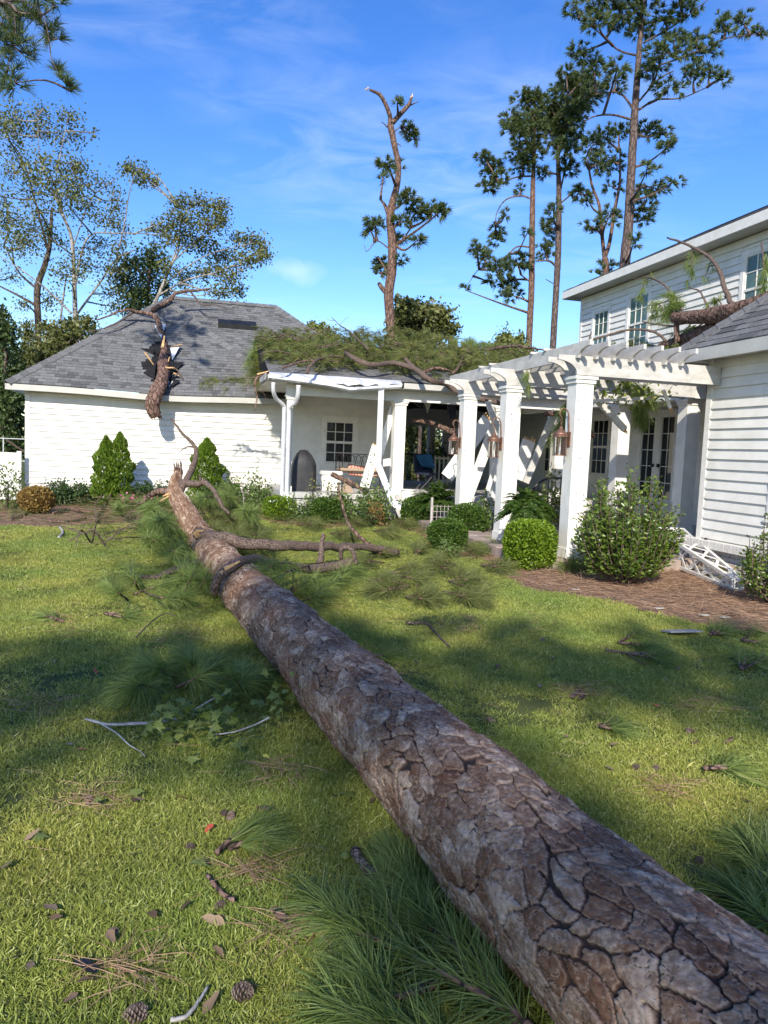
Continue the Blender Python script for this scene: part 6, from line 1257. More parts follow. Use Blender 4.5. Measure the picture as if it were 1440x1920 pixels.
# ------------------------------------------------------------------ shrubs and plants
def shrub(name, label, c, R3, mat, leaf=.03, n=3000, asp=.6, cat='shrub', group=None, hollow=.55, lump=.12, sq=2.0, stem=True, stem_mat='bark_branch', up=.3, holes=0):
    c = np.array(c, float); R3 = np.array(R3, float); base = np.array([c[0], c[1], 0.0]); rt = Root(name, label, cat, base, group=group)
    q = rng.normal(size=(n, 3)); nrm = (np.abs(q)**sq).sum(1)**(1/sq); q = q/nrm[:, None]
    r = 1-hollow*rng.random(n)**2.0; f = 1+lump*vnoise(q[:, 0]*4+q[:, 2]*3, q[:, 1]*4-q[:, 2]*2, len(label))
    B = c+q*R3*(r*f)[:, None]; dirs = unit(q*0.7+rng.normal(size=(n, 3))*0.55+np.array([0, 0, up]))
    k = B[:, 2] > 0.02; B, dirs = B[k], dirs[k]
    V, Fa, t = leaf_geo(B, leaf, asp, dirs=dirs); np_mesh('foliage', V, Fa, t, MT[mat], rt)
    if stem:
        mb = MB()
        for i in range(9):
            a = rng.uniform(0, 2*PI); e = c+np.array([math.cos(a)*R3[0]*.6, math.sin(a)*R3[1]*.6, R3[2]*rng.uniform(.0, .5)]); mb.tube([base+np.array([math.cos(a), math.sin(a), 0])*.03, (base+e)/2+np.array([0, 0, .05]), e], [.014, .01, .006], 5, False)
        mb.build('stems', MT[stem_mat], rt)
    return rt
def shpx(name, label, x, ytop, ybot, w, mat, **kw):
    kw['n'] = int(kw['n']*1.7); kw['leaf'] *= 1.35
    g = G(x, ybot); D = g[1]; s = D/F_PX; h = (ybot-ytop)*s*1.0; rx = w*s/2
    # the base seen is the front of the shrub
    c = g+np.array([0, rx*.8, 0]); c[2] = h*.52; return shrub(name, label, c, (rx, rx, h*.5), mat, **kw)
XG = 'clipped boxwood balls along the porch and pergola'
shpx('boxwood', 'small clipped boxwood left of all, below the downspouts', 520, 931, 978, 62, 'boxwood', n=3800, leaf=.034, group=XG, sq=2.6)
shpx('boxwood', 'clipped boxwood below the porch bench', 608, 935, 984, 58, 'boxdark', n=3800, leaf=.034, group=XG, sq=2.8)
shpx('boxwood', 'dark clipped boxwood right of the torn gutter strip', 780, 933, 990, 58, 'boxdark', n=3800, leaf=.034, group=XG, sq=2.6)
shpx('boxwood', 'rounded boxwood in front of the farthest pergola column', 878, 947, 1012, 78, 'boxdark', n=4600, leaf=.032, group=XG, sq=2.4)
shpx('boxwood', 'rounded boxwood in front of and left of the column boxwood', 840, 976, 1036, 76, 'boxdark', n=4600, leaf=.032, group=XG, sq=2.4)
shpx('boxwood', 'largest bright lime boxwood beside the nearest column', 997, 980, 1073, 98, 'boxwood', n=7500, leaf=.032, group=XG, sq=3.0)
# big glossy shrub: many upright shoots
def leafy_shrub(label, c, R3, shoots, per, leaf, mat, name='glossy_shrub', hmin=.5):
    base = np.array([c[0], c[1], 0.]); rt = Root(name, label, 'shrub', base); mb = MB(); B = []; Dv = []
    for i in range(shoots):
        a = rng.uniform(0, 2*PI); q = math.sqrt(rng.random()); tip = np.array([c[0]+R3[0]*q*math.cos(a), c[1]+R3[1]*q*math.sin(a), R3[2]*(hmin+(1-hmin)*rng.random())*(1.06-.42*q*q)])
        low = base+np.array([math.cos(a)*.10*q, math.sin(a)*.10*q, 0.02]); md = low+(tip-low)*.5+np.array([math.cos(a)*.12*q, math.sin(a)*.12*q, -.03])
        P = catmull([low, md, tip], 9); mb.tube(P, np.linspace(.011, .003, 9), 4, False)
        ts = rng.uniform(.22, 1.0, per); idx = ts*8; p0 = P[np.minimum(idx.astype(int), 7)]; p1 = P[np.minimum(idx.astype(int)+1, 8)]; pos = p0+(p1-p0)*(idx % 1)[:, None]
        o_ = unit(rng.normal(size=(per, 3))*np.array([1, 1, .35])); B.append(pos+o_*leaf*.6*rng.uniform(.5, 2.2, per)[:, None]); Dv.append(unit(o_+np.array([0, 0, .45])+rng.normal(size=(per, 3))*.2))
    V, Fa, t = leaf_geo(np.concatenate(B), leaf, .5, dirs=np.concatenate(Dv)); np_mesh('foliage', V, Fa, t, MT[mat], rt); mb.build('stems', MT['bark_branch'], rt); return rt
g = G(1185, 1106); leafy_shrub('large loose glossy leaved shrub in front of the pergola and side wing', (g[0], g[1]+.35), (.68, .62, 1.52), 150, 72, .064, 'camellia')
g = G(1478, 1145); leafy_shrub('glossy shrub cut off by the right picture edge beside the brick', (g[0]+.02, g[1]+.25), (.42, .42, 1.15), 60, 44, .058, 'camellia')
g = G(1140, 1078); leafy_shrub('small leafy seedling between the nearest column and the big shrub', (g[0], g[1]+.1), (.16, .16, .5), 10, 22, .05, 'weed', 'seedling')
# arborvitae
def thuja(label, x, ytop, ybot, w, b, grp='arborvitae against the garage wall'):
    p = onB(x, ytop, b); r = w/2*np.linalg.norm((H(*p)-EYE)[:2])/F_PX; base = H(p[0], p[1], 0); rt = Root('arborvitae', label, 'shrub', base, group=grp); h = p[2]; n = int(5200*r/.3)
    z = rng.random(n)**.8; rad = r*np.minimum(1, 1.9*(1-z)**.72)*(.72+.28*rng.random(n)**.4)*np.where(z < .12, .8, 1); a = rng.uniform(0, 2*PI, n); rad = rad*(1+.22*np.sin(a*3+z*14)+.16*np.sin(z*37+a*2))
    B = base+np.stack([rad*np.cos(a), rad*np.sin(a), .06+z*(h-.06)], 1); D = unit(np.stack([np.cos(a)*.55, np.sin(a)*.55, np.full(n, .9)], 1)+rng.normal(size=(n, 3))*.25)
    V, Fa, t = leaf_geo(B, .085, .45, dirs=D); np_mesh('foliage', V, Fa, t, MT['thuja'], rt); MB().tube([base, base+np.array([0, 0, h*.8])], [.03, .008], 6).build('trunk', MT['bark_branch'], rt)
thuja('left bushier arborvitae of the pair on the garage wall', 199, 818, 930, 40, 9.0); thuja('taller thin tipped arborvitae right of its twin on the garage wall', 225, 811, 930, 42, 9.05)
thuja('arborvitae standing behind the upright broken fork of the trunk', 388, 822, 930, 54, 9.1)
# scorched shrub and low foundation plants
shpx('scorched_shrub', 'orange brown scorched shrub near the left picture edge', 57, 914, 965, 64, 'brownleaf', n=3200, leaf=.05, sq=2.2)
def plant(label, x, ytop, b, w, mat, n=900, leaf=.07, name='border_plant', grp=None, depth=.3, z0=0.0, cat='plant', asp=.5):
    p = onB(x, ytop, b); s = np.linalg.norm((H(*p)-EYE)[:2])/F_PX; rx = w/2*s; base = H(p[0], p[1], z0); rt = Root(name, label, cat, base, group=grp); h = p[2]-z0; mb = MB(); B = []
    k = max(5, n//60)
    for i in range(k):
        a = rng.uniform(0, 2*PI); q = math.sqrt(rng.random()); tip = base+np.array([rx*q*math.cos(a), depth*q*math.sin(a), h*rng.uniform(.45, 1.0)]); P = catmull([base+(tip-base)*np.array([.4, .4, 0]), base+(tip-base)*np.array([.8, .8, .55]), tip], 7); mb.tube(P, np.linspace(.007, .003, 7), 4, False)
        m_ = n//k; ii = rng.integers(1, 7, m_); B.append(P[ii]+rng.normal(size=(m_, 3))*leaf*.8)
    B = np.concatenate(B); B[:, 2] = np.maximum(B[:, 2], .02); V, Fa, t = leaf_geo(B, leaf, asp, .2); np_mesh('foliage', V, Fa, t, MT[mat], rt); mb.build('stems', MT['bark_branch'], rt); return rt
LP = 'low dark shrubs along the garage foundation'
for k_, (x, yt, w) in enumerate(((110, 900, 50), (140, 906, 46), (172, 906, 46), (255, 905, 46), (285, 908, 40), (310, 905, 36))): plant('low dark green shrub against the garage foundation, '+ORD[k_]+' from the left', x, yt, 9.2, w, 'darkweed', 1000, .085, 'foundation_shrub', LP, .35)
plant('leafy green perennial against the garage wall left of the downspouts', 440, 880, 9.0, 46, 'weed', 700, .09, depth=.3); plant('airy leafy perennial right beside the downspouts', 480, 875, 8.6, 50, 'weed', 600, .09, depth=.3)
plant('dark undergrowth below the arborvitae behind the fork', 410, 910, 8.2, 60, 'darkweed', 900, .09, depth=.35); plant('green groundcover below the leafy perennials', 465, 912, 7.6, 90, 'weed', 1500, .08, depth=.3)
stick('sapling', 'thin pale sapling stem in the bed before the perennials', [G(458, 972), AT(456, 930, 16), AT(452, 900, 16.2)], .014, .006, 'bark_pale', 'sapling')
PGp = 'leafy plants in the bed before the porch'
plant('tall yellow flowered stalk plant beside the covered grill', 592, 862, 6.2, 34, 'paleleaf', 160, .06, 'stalk_plant', PGp, .15, cat='plant'); plant('leafy plant with reddish stems under the porch window', 628, 900, 6.0, 40, 'paleleaf', 380, .08, grp=PGp)
plant('low green plants between the two left boxwoods', 565, 930, 6.0, 50, 'weed', 800, .07, grp=PGp); plant('tall leafy plant before the white porch foundation', 655, 918, 5.9, 50, 'weed', 500, .09, grp=PGp)
plant('bushy leafy plant in front of the plaid pillows', 690, 905, 5.9, 46, 'weed', 620, .09, grp=PGp); plant('leafy plant wrapped round the foot of the torn gutter', 722, 915, 5.7, 46, 'weed', 560, .09, grp=PGp)
plant('coppery leaved low plant before the torn gutter strip', 712, 942, 5.3, 40, 'brownleaf', 420, .07, grp=PGp, depth=.2); plant('dark mossy plant low between the boxwoods', 690, 960, 5.2, 60, 'darkweed', 700, .06, grp=PGp, depth=.25)
plant('bright yellow green plant behind the fern', 1040, 868, 2.2, 26, 'paleleaf', 420, .09, z0=.14); plant('small green potted shrub between the far columns', 915, 915, 3.6, 40, 'weed', 520, .07, z0=.14)
plant('young shrub at the far left before the white fence', 22, 870, 7.5, 44, 'weed', 420, .09, depth=.3); plant('green seedling at the edge of the bright boxwood', 845, 1010, .9, 40, 'weed', 350, .06, depth=.15)
plant('pink flowering plant in the bed below the arborvitae', 262, 925, 7.4, 52, 'weed', 500, .06, depth=.25)
n = 34; p = onB(255, 936, 7.3); C_ = H(*p)+rng.normal(size=(n, 3))*np.array([.26, .12, .05]); V, Fa, t = leaf_geo(C_, .06, .9, .8); o_ = np_mesh('pink_blossoms', V, Fa, t, MT['pink']); o_['kind'] = 'stuff'; tag(o_, 'pink blossoms in the bed below the arborvitae', 'flowers')
# ferns
def fern(label, c, R, fr, ln, fall=1.0, frond_r=.016):
    base = np.array([c[0], c[1], 0.]); rt = Root('fern', label, 'fern', base); st = MB(); B = []; D = []; Ls = []
    for i in range(fr):
        a = rng.uniform(0, 2*PI); el = rng.uniform(.1, 1.45); l_ = ln*rng.uniform(.7, 1.1); d = np.array([math.cos(a)*math.cos(el), math.sin(a)*math.cos(el), math.sin(el)]); ts = np.linspace(0, 1, 20)
        P = np.array(c)+d*l_*ts[:, None]+np.array([0, 0, -1])*l_*.62*fall*(ts**2.2)[:, None]*(.6+.4*math.cos(el)); st.tube(P[::3], np.linspace(.004, .0015, len(P[::3])), 4, False); T = unit(np.gradient(P, axis=0)); side = unit(np.cross(T, np.array([0, 0, 1.0])))
        for sgn in (1, -1):
            for j in range(2, 20):
                for k_ in (0, .5): B.append(P[j]); D.append(unit(side[j]*sgn+T[j]*.35+rng.normal(size=3)*.12)); Ls.append(ln*.15*math.sin(PI*(j/20)**.7)+.012)
    V, Fa, t = needle_geo(np.array(B), np.array(D), np.array(Ls), frond_r, .3); np_mesh('fronds', V, Fa, t, MT['fern'], rt); st.build('stems', MT['fern'], rt)
    m_ = MB(); m_.tube([(c[0], c[1], 0.13), (c[0], c[1], c[2]-.03), (c[0], c[1], c[2])], [.10, .12, .125], 14); m_.build('pot', MT['black'], rt); return rt
p = H(*onB(990, 958, .75)); fern('large arching potted fern behind the brightest boxwood', (p[0], p[1], p[2]), .5, 150, .62)
p = H(*onB(820, 945, 5.4)); fern('dark drooping fern in a planter between the porch and far columns', (p[0], p[1], p[2]), .5, 130, .72, .8)
tl = Root('wire_trellis', 'small weathered wire grid trellis below the dark fern', 'trellis', tuple(onB(828, 985, 4.6)[:2])+(0,), True); qa, qb = onB(828, 985, 4.6)[:2]
for k in range(6): MB().box(qa-.2+k*.08, qa-.192+k*.08, qb-.004, qb+.004, 0, .55).build('upright', MT['twig'], tl)
for k in range(5): MB().box(qa-.2, qa+.208, qb-.012, qb-.005, .08+k*.11, .088+k*.11).build('bar', MT['twig'], tl)
MB().box(qa-.25, qa-.21, qb-.02, qb+.02, 0, .7).build('post', MT['twig'], tl)

# ------------------------------------------------------------------ fence at the far left
vf = Root('white_fence', 'white vinyl privacy fence at the far left stepping down beside the garage', 'fence', (-10.2, 9.9, 0), True)
for (a0, a1, z1) in ((-9.46, -9.36, 1.22), (-10.0, -9.47, 1.18), (-10.9, -10.02, 1.0)): MB().box(a0, a1, 9.86, 9.9, .04, z1).build('panel', MT['white'], vf)
for a, z1 in ((-9.98, 1.12), (-10.95, 1.05)): MB().box(a-.05, a+.05, 9.82, 9.92, 0, z1).build('post', MT['white'], vf)
MB().box(-9.86, -9.78, 9.80, 9.85, .78, .82).build('latch', MT['alu'], vf)
for k in range(10): MB().box(-10.9+k*.09-.003, -10.9+k*.09+.003, 9.856, 9.861, .08, .98).build('groove', MT['greywall'], vf)
cf = Root('pool_fence', 'thin grey metal fence with a rusty brace behind the white fence', 'fence', (-10.3, 12.5, 0), True)
for z in (1.5, .9): MB().tube([(-12.5, 12.5, z), (-9.5, 12.5, z)], .012, 6).build('rail', MT['alu'], cf)
for a in (-10.35, -11.4): MB().tube([(a, 12.5, 0), (a, 12.5, 1.52)], .014, 6).build('post', MT['alu'], cf)
MB().tube([(-10.3, 12.5, 1.48), (-9.5, 12.4, .95)], .025, 6).build('brace', MT['rust'], cf)
st_ = stick('plant_stake', 'thin black plant stake in the bed before the white fence', [G(15, 958), AT(15, 915, 14.5)], .012, .012, 'bark_dark', 'stake')

# ------------------------------------------------------------------ white lattice obelisk lying by the brick foundation
E0_ = G(1388, 1110); Lb = np.array([E0_[0]-.02, E0_[1], 0.0])
lt = Root('lattice_obelisk', 'white plastic lattice obelisk toppled beside the brick foundation', 'trellis', Lb)
tipc = np.array([Lb[0]+.02, Lb[1]+.08, .08]); bc = np.array(G(1275, 1058)) ; bc = np.array([bc[0]-.1, bc[1]+.35, .30])
dd = unit(bc-tipc); ss = unit(np.cross(dd, (0, 0, 1.0))); nn_ = np.cross(ss, dd); hw_, tw_ = .23, .06
crn = [(-1, -1), (1, -1), (1, 1), (-1, 1)]
def lc(t, i, j): w = tw_+(hw_-tw_)*t; return tipc+(bc-tipc)*t+ss*w*i+nn_*w*j
for (i, j) in crn: MB().bar(lc(0, i, j), lc(1, i, j), .045, .045).build('rail', MT['white'], lt)
for t_ in (0.0, 1.0):
    m_ = MB()
    for k in range(4): m_.bar(lc(t_, *crn[k]), lc(t_, *crn[(k+1) % 4]), .045, .04)
    m_.build('end_frame', MT['white'], lt)
for k in range(4):
    c0, c1_ = crn[k], crn[(k+1) % 4]
    for q in np.linspace(0.02, .84, 6):
        MB().bar(lc(q, *c0), lc(min(1, q+.17), *c1_), .042, .008, up=nn_ if k % 2 == 0 else ss).build('slat', MT['white'], lt); MB().bar(lc(q, *c1_)*1.0+nn_*.008, lc(min(1, q+.17), *c0)+nn_*.008, .042, .008, up=nn_ if k % 2 == 0 else ss).build('slat', MT['white'], lt)
yp = Root('yellow_pot', 'yellow flower pot tipped beside the brick foundation behind the lattice', 'pot', G(1372, 1098)+np.array([.06, .3, 0])); c = yp.off
MB().tube([c+np.array([0, 0, .0]), c+np.array([0, 0, .19]), c+np.array([0, 0, .2])], [.075, .115, .115], 16).build('pot', MT['yellow'], yp); MB().tube([c+np.array([0, 0, .201]), c+np.array([0, 0, .225])], [.12, .12], 16).build('rim', MT['cushion'], yp)
sp_ = MB(); sp_.box(2.10, 2.135, -.2, -.17, .16, .5); sp_.v = [tuple(H(*q)) for q in sp_.v]; o_ = sp_.build('spigot_stake', MT['black']); tag(o_, 'short black stake standing against the brick foundation', 'stake')

# ------------------------------------------------------------------ leafy maple twig in the shade left of the trunk
mt_ = Root('maple_branch', 'broken maple branch with pale bark and lobed green leaves left of the trunk', 'branch', G(270, 1400))
wtube(mt_, 'stem', [G(160, 1348, .05), G(200, 1358, .06), G(235, 1358, .05), G(285, 1355, .05), G(330, 1348, .04)], .007, .010, 'twig', 7, 20)
wtube(mt_, 'stem', [G(175, 1350, .05), G(215, 1372, .06), G(240, 1395, .05), G(262, 1408, .02), G(272, 1418, .02)], .0045, .0025, 'twig', 6, 16)
wtube(mt_, 'stem', [G(400, 1378, .06), G(440, 1372, .08), G(480, 1358, .11), G(505, 1345, .15)], .004, .005, 'twig', 6, 14)
wtube(mt_, 'stem', [G(365, 1330, .10), G(400, 1310, .16), G(425, 1300, .15)], .004, .003, 'twig', 5, 10)
def maple_leaf():
    pts = []
    for k, (a, r) in enumerate(((-90, .30), (-50, .32), (-28, .75), (-8, .45), (10, .95), (32, .55), (52, .62), (68, .5), (90, 1.05), (112, .5), (128, .62), (148, .55), (170, .95), (188, .45), (208, .75), (230, .32))): pts.append((r*math.cos(math.radians(a)), r*math.sin(math.radians(a))+.3))
    return pts
ML = maple_leaf(); mlm = bpy.data.meshes.new('leaf')
mlm.from_pydata([(0, .3, 0)]+[(x, y, -.25*(abs(x)**1.5)+.05*math.sin(y*3)) for x, y in ML], [], [(0, 1+i, 1+(i+1) % len(ML)) for i in range(len(ML))]); at = mlm.attributes.new('tone', 'FLOAT', 'POINT'); mlm.materials.append(MT['maple'])
at.data.foreach_set('value', rng.random(len(ML)+1).astype(np.float32)*.4+.3)
def put_leaf(root, p, s, rot):
    o = bpy.data.objects.new('leaf', mlm); COL.objects.link(o); o.parent = root.o; o.location = (np.array(p)-root.off).tolist(); o.scale = (s, s, s); o.rotation_euler = rot
for i in range(230):
    u_ = rng.random(); x = 280+u_*320+rng.normal()*12; y = 1395-75*u_+rng.normal()*(26+12*u_)
    if x < 300: y = 1400+rng.normal()*12
    if x > 560: y = min(y, 1345+rng.normal()*15)
    put_leaf(mt_, G(x, y, 0)+np.array([0, 0, abs(rng.normal())*.07+.06+.18*max(0, u_-.6)*rng.random()*2]), rng.uniform(.03, .052), (rng.normal()*.6, rng.normal()*.6, rng.uniform(0, 6.28)))

# ------------------------------------------------------------------ litter: cones, dead leaves, twigs, scraps
def where(x, y):
    if y < 1330: return 'the far left lawn' if x < 620 else 'the shaded lawn right of the trunk'
    if x > 850: return 'the sunny lawn right of the trunk'
    return 'the lawn left of the trunk' if y < 1560 else 'the lower left lawn near the camera'
cone_me = None
def cone_mesh():
    mb = MB(); L_ = .075
    for i in range(70):
        t = i/70; a = i*2.39996; r = .026*math.sin(PI*min(1, t*.85+.15))**.8; z = -L_/2+L_*t; c = np.array([math.cos(a), math.sin(a), 0]); s = np.array([-math.sin(a), math.cos(a), 0]); b0 = np.array([0, 0, z])+c*r*.35; e = np.array([0, 0, z+.008])+c*r*1.15; w = r*.36
        mb.add([b0-s*w*.5, b0+s*w*.5, e+s*w, e-s*w, e+np.array([0, 0, -.006])], [(0, 1, 2, 3), (3, 2, 4), (0, 3, 4), (1, 4, 2), (0, 4, 1)], random.random())
    me = bpy.data.meshes.new('pine_cone'); me.from_pydata([tuple(q) for q in mb.v], [], mb.f); at = me.attributes.new('tone', 'FLOAT', 'POINT'); at.data.foreach_set('value', np.array(mb.t, np.float32)); me.materials.append(MT['cone']); return me
cone_me = cone_mesh()
CG = 'pine cones lying in the grass'
def cone(x, y, label=None, s=1.0):
    s = s*.68; label = label or 'brown pine cone lying on '+where(x, y)
    o = bpy.data.objects.new('pine_cone', cone_me); COL.objects.link(o); p = G(x, y, .03*s); o.location = p.tolist(); o.scale = (s, s, s); o.rotation_euler = (1.4+random.uniform(-.3, .3), random.uniform(-.3, .3), random.uniform(0, 6.28)); tag(o, label, 'pine cone', CG)
cone(255, 1900, 'pine cone nearest the camera at the lower left', 1.3); cone(455, 1860, 'fat dark pine cone near the bottom beside dead leaves', 1.35); cone(1193, 1439, 'upright pale pine cone in the sunny grass right of the trunk', .9)
for x, y in ((360, 1588), (415, 1698), (212, 1748), (430, 1530), (905, 1400), (932, 1250), (1038, 1236), (1310, 1613), (1228, 1440), (920, 1350), (870, 1180), (1020, 1200), (1270, 1255), (1290, 1370), (165, 1500)): cone(x+random.uniform(-3, 3), y, s=random.uniform(.75, 1.0))
# dead broad leaves
def dead_leaf_me(k):
    V = []; n_ = 6
    for i in range(n_+1):
        t = i/n_; w = .5*math.sin(PI*t**.8)*(.8+.2*math.sin(k+i*2)); z = .25*math.sin(t*3+k)*.5
        V += [(t*2-1, -w, z+.25*w*(k % 3)), (t*2-1, 0, z), (t*2-1, w, z+.3*w*((k+1) % 3))]
    Fs = [(i*3+j, i*3+j+1, i*3+j+4, i*3+j+3) for i in range(n_) for j in (0, 1)]
    me = bpy.data.meshes.new('dead_leaf'); me.from_pydata(V, [], Fs); at = me.attributes.new('tone', 'FLOAT', 'POINT'); at.data.foreach_set('value', np.full(len(V), (k*.37) % 1, np.float32)); me.materials.append(MT['deadleaf']); me.polygons.foreach_set('use_smooth', [True]*len(me.polygons)); return me
DLM = [dead_leaf_me(k) for k in range(6)]
DG = 'dead leaves scattered over the lawn'
def dead(x, y, s=.035, mat=None, label=None, z=.03):
    label = label or 'curled brown dead leaf lying on '+where(x, y)
    me = random.choice(DLM)
    if mat: me = me.copy(); me.materials.clear(); me.materials.append(MT[mat])
    o = bpy.data.objects.new('dead_leaf', me); COL.objects.link(o); o.location = G(x, y, z).tolist(); o.scale = (s, s, s); o.rotation_euler = (random.uniform(-.4, .4), random.uniform(-.4, .4), random.uniform(0, 6.28)); tag(o, label, 'leaf', DG)
for x, y in ((345, 1700), (105, 1718), (205, 1755), (285, 1715), (60, 1810), (160, 1840), (470, 1850), (410, 1785), (250, 1500), (160, 1505), (420, 1525), (700, 1500), (260, 1498), (15, 1620), (60, 1565), (345, 1495), (1300, 1370), (1368, 1390), (1090, 1300), (1010, 1285), (905, 1350), (1370, 1385), (1240, 1480), (1305, 1390), (1145, 1440), (970, 1560), (130, 1395), (90, 1700), (400, 1725), (255, 1600), (630, 1490), (515, 1515), (560, 1745), (395, 1880), (135, 1870), (15, 1795), (780, 1240), (1150, 1395), (870, 1160), (1000, 1160), (1060, 1380), (1400, 1500), (1350, 1440), (760, 1180), (500, 1245), (100, 1240), (200, 1280), (40, 1330)): dead(x+random.uniform(-4, 4), y, random.uniform(.024, .042))
dead(392, 1553, .03, 'red', 'bright red leaf in the sunny grass left of the trunk'); dead(152, 1405, .03, 'red', 'red leaf in the shaded grass by the pale twig'); dead(178, 1257, .035, 'red', 'orange red leaf on the shaded lawn at the far left'); dead(1232, 1322, .03, 'red', 'red leaf in the shaded grass on the right')
dead(160, 1812, .055, 'black', 'black leaf lying in the lower left grass'); dead(500, 1420, .03, 'yellow', 'small yellow leaf beside the trunk in the grass', .035)
for x, y, s in ((65, 1565, .05), (645, 1490, .06), (175, 1505, .04), (255, 1478, .045), (365, 1620, .05), (540, 1640, .03)):
    o = bpy.data.objects.new('green_leaf', mlm); COL.objects.link(o); o.location = G(x, y, .045).tolist(); o.scale = (s, s, s); o.rotation_euler = (random.uniform(-.5, .5), random.uniform(-.5, .5), random.uniform(0, 6.28)); tag(o, 'fallen green lobed leaf lying on '+where(x, y), 'leaf', 'green leaves scattered over the lawn')
me = bpy.data.meshes.new('fruit'); mb = MB(); V, Fs = tube_geo([(0, 0, -.02+.04*t) for t in np.linspace(0, 1, 9)], [.021*math.sin(PI*max(.04, min(.96, t))) for t in np.linspace(0, 1, 9)], 14); mb.add(V, Fs); o_ = mb.build('green_fruit', MT['maple'], smooth=True); o_.location = (G(648, 1605, .03)).tolist(); tag(o_, 'small round yellow green fruit beside the short grey stick', 'fruit')
# sticks
SGk = 'twigs and sticks on the lawn'
def gs_(label, px, r0, r1, mat='twig', z=.03, m=16): stick('twig', label, [G(x, y, z) for x, y in px], r0, r1, mat, 'twig', SGk, 7, m)
gs_('thick grey bark stick lying beside the needle branch', [(665, 1595), (690, 1630), (715, 1645), (738, 1690)], .019, .022, 'bark_branch', .04); gs_('short reddish stick in the lit grass left of centre', [(390, 1640), (405, 1662), (425, 1680), (440, 1688)], .008, .009, 'bark_red')
gs_('forked grey twig at the bottom of the picture', [(320, 1912), (350, 1905), (370, 1880), (390, 1850)], .007, .004); gs_('long thin branch lying on the right lawn in the shade', [(1135, 1218), (1180, 1226), (1225, 1230)], .012, .009, 'bark_branch'); gs_('thin side twig on the shaded right lawn', [(1175, 1225), (1195, 1238), (1210, 1246)], .006, .004, 'bark_branch')
gs_('curved twig on the lawn right of the trunk', [(762, 1168), (800, 1170), (820, 1190), (842, 1212)], .012, .009, 'bark_branch'); gs_('thin bent twig arching over the shaded lawn left of the trunk', [(255, 1195), (285, 1165), (310, 1150), (330, 1155)], .007, .004, 'bark_branch', .06)
gs_('pale stick near the left bed edge', [(110, 1008), (118, 998), (112, 988)], .02, .02, 'twig'); gs_('rotten brown branch lying in the left bed', [(100, 962), (130, 955), (150, 958), (205, 965)], .03, .03, 'bark_red', .05); gs_('second brown branch lying in the left bed', [(85, 975), (120, 978), (160, 972)], .025, .02, 'bark_red', .04)
gs_('short fat broken log piece in the bed below the arborvitae', [(178, 978), (185, 962), (196, 952)], .05, .045, 'bark_red', .06); gs_('brown stick on the lawn edge left of the trunk', [(215, 1000), (235, 990), (262, 975)], .014, .009, 'bark_branch', .06)
gs_('reddish branch lying before the porch bed', [(715, 985), (745, 975), (775, 974)], .025, .02, 'bark_red', .06); gs_('thin stick among the litter right of the limbs', [(780, 1100), (800, 1085), (815, 1068)], .008, .006, 'bark_red', .05); gs_('arched bare stem in the bed below the arborvitae', [(178, 960), (182, 940), (200, 925), (225, 935), (240, 955)], .016, .01, 'bark_red', .25)
gs_('broken branch tangle left of the trunk fork', [(205, 930), (225, 915), (245, 925), (262, 950)], .02, .012, 'bark_branch', .3)
# flaked bark pile and shingle scrap
m_ = MB(); p = G(1278, 1183, .05); ex = VV*.5-UU*.1; m_.bar(p-VV*.17, p+VV*.17, .16, .012, (0, .15, 1)); o_ = m_.build('shingle_scrap', MT['slate']); tag(o_, 'grey torn shingle scrap lying on the lawn before the mulch bed', 'shingle')
BKG = 'bark flakes scattered on the ground'
for x, y in ((1085, 1290), (1080, 1300), (1092, 1306), (250, 1075), (265, 1082), (285, 1080), (240, 1085), (1245, 1105), (1330, 1150), (1150, 1120), (1320, 1142), (1370, 1150), (530, 1720), (495, 1515)):
    m_ = MB(); p = G(x, y, .035); d = np.array([math.cos(x), math.sin(x*1.7), .1])*random.uniform(.03, .07); m_.bar(p-d, p+d, random.uniform(.03, .06), .008, (0, .2, 1), taper=.7); o_ = m_.build('bark_flake', MT['bark_red']); tag(o_, 'loose reddish bark flake lying on '+('the mulch bed' if x > 1100 and y < 1200 else where(x, y)), 'bark', BKG)
wp_ = MB()
for x, y in ((1235, 1140), (1320, 1153), (1360, 1157), (1080, 1105)):
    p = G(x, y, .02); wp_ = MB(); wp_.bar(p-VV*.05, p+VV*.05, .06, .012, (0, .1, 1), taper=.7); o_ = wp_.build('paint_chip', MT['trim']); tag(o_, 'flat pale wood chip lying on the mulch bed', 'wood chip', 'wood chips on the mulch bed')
yl = MB(); n = 30; p = G(1105, 1074, .05); V, Fa, t = leaf_geo(p+rng.normal(size=(n, 3))*np.array([.05, .05, .02]), .04, .8); o_ = np_mesh('yellow_leaves', V, Fa, t, MT['yellow']); o_['kind'] = 'stuff'; tag(o_, 'little heap of yellow leaves below the nearest column', 'leaves')
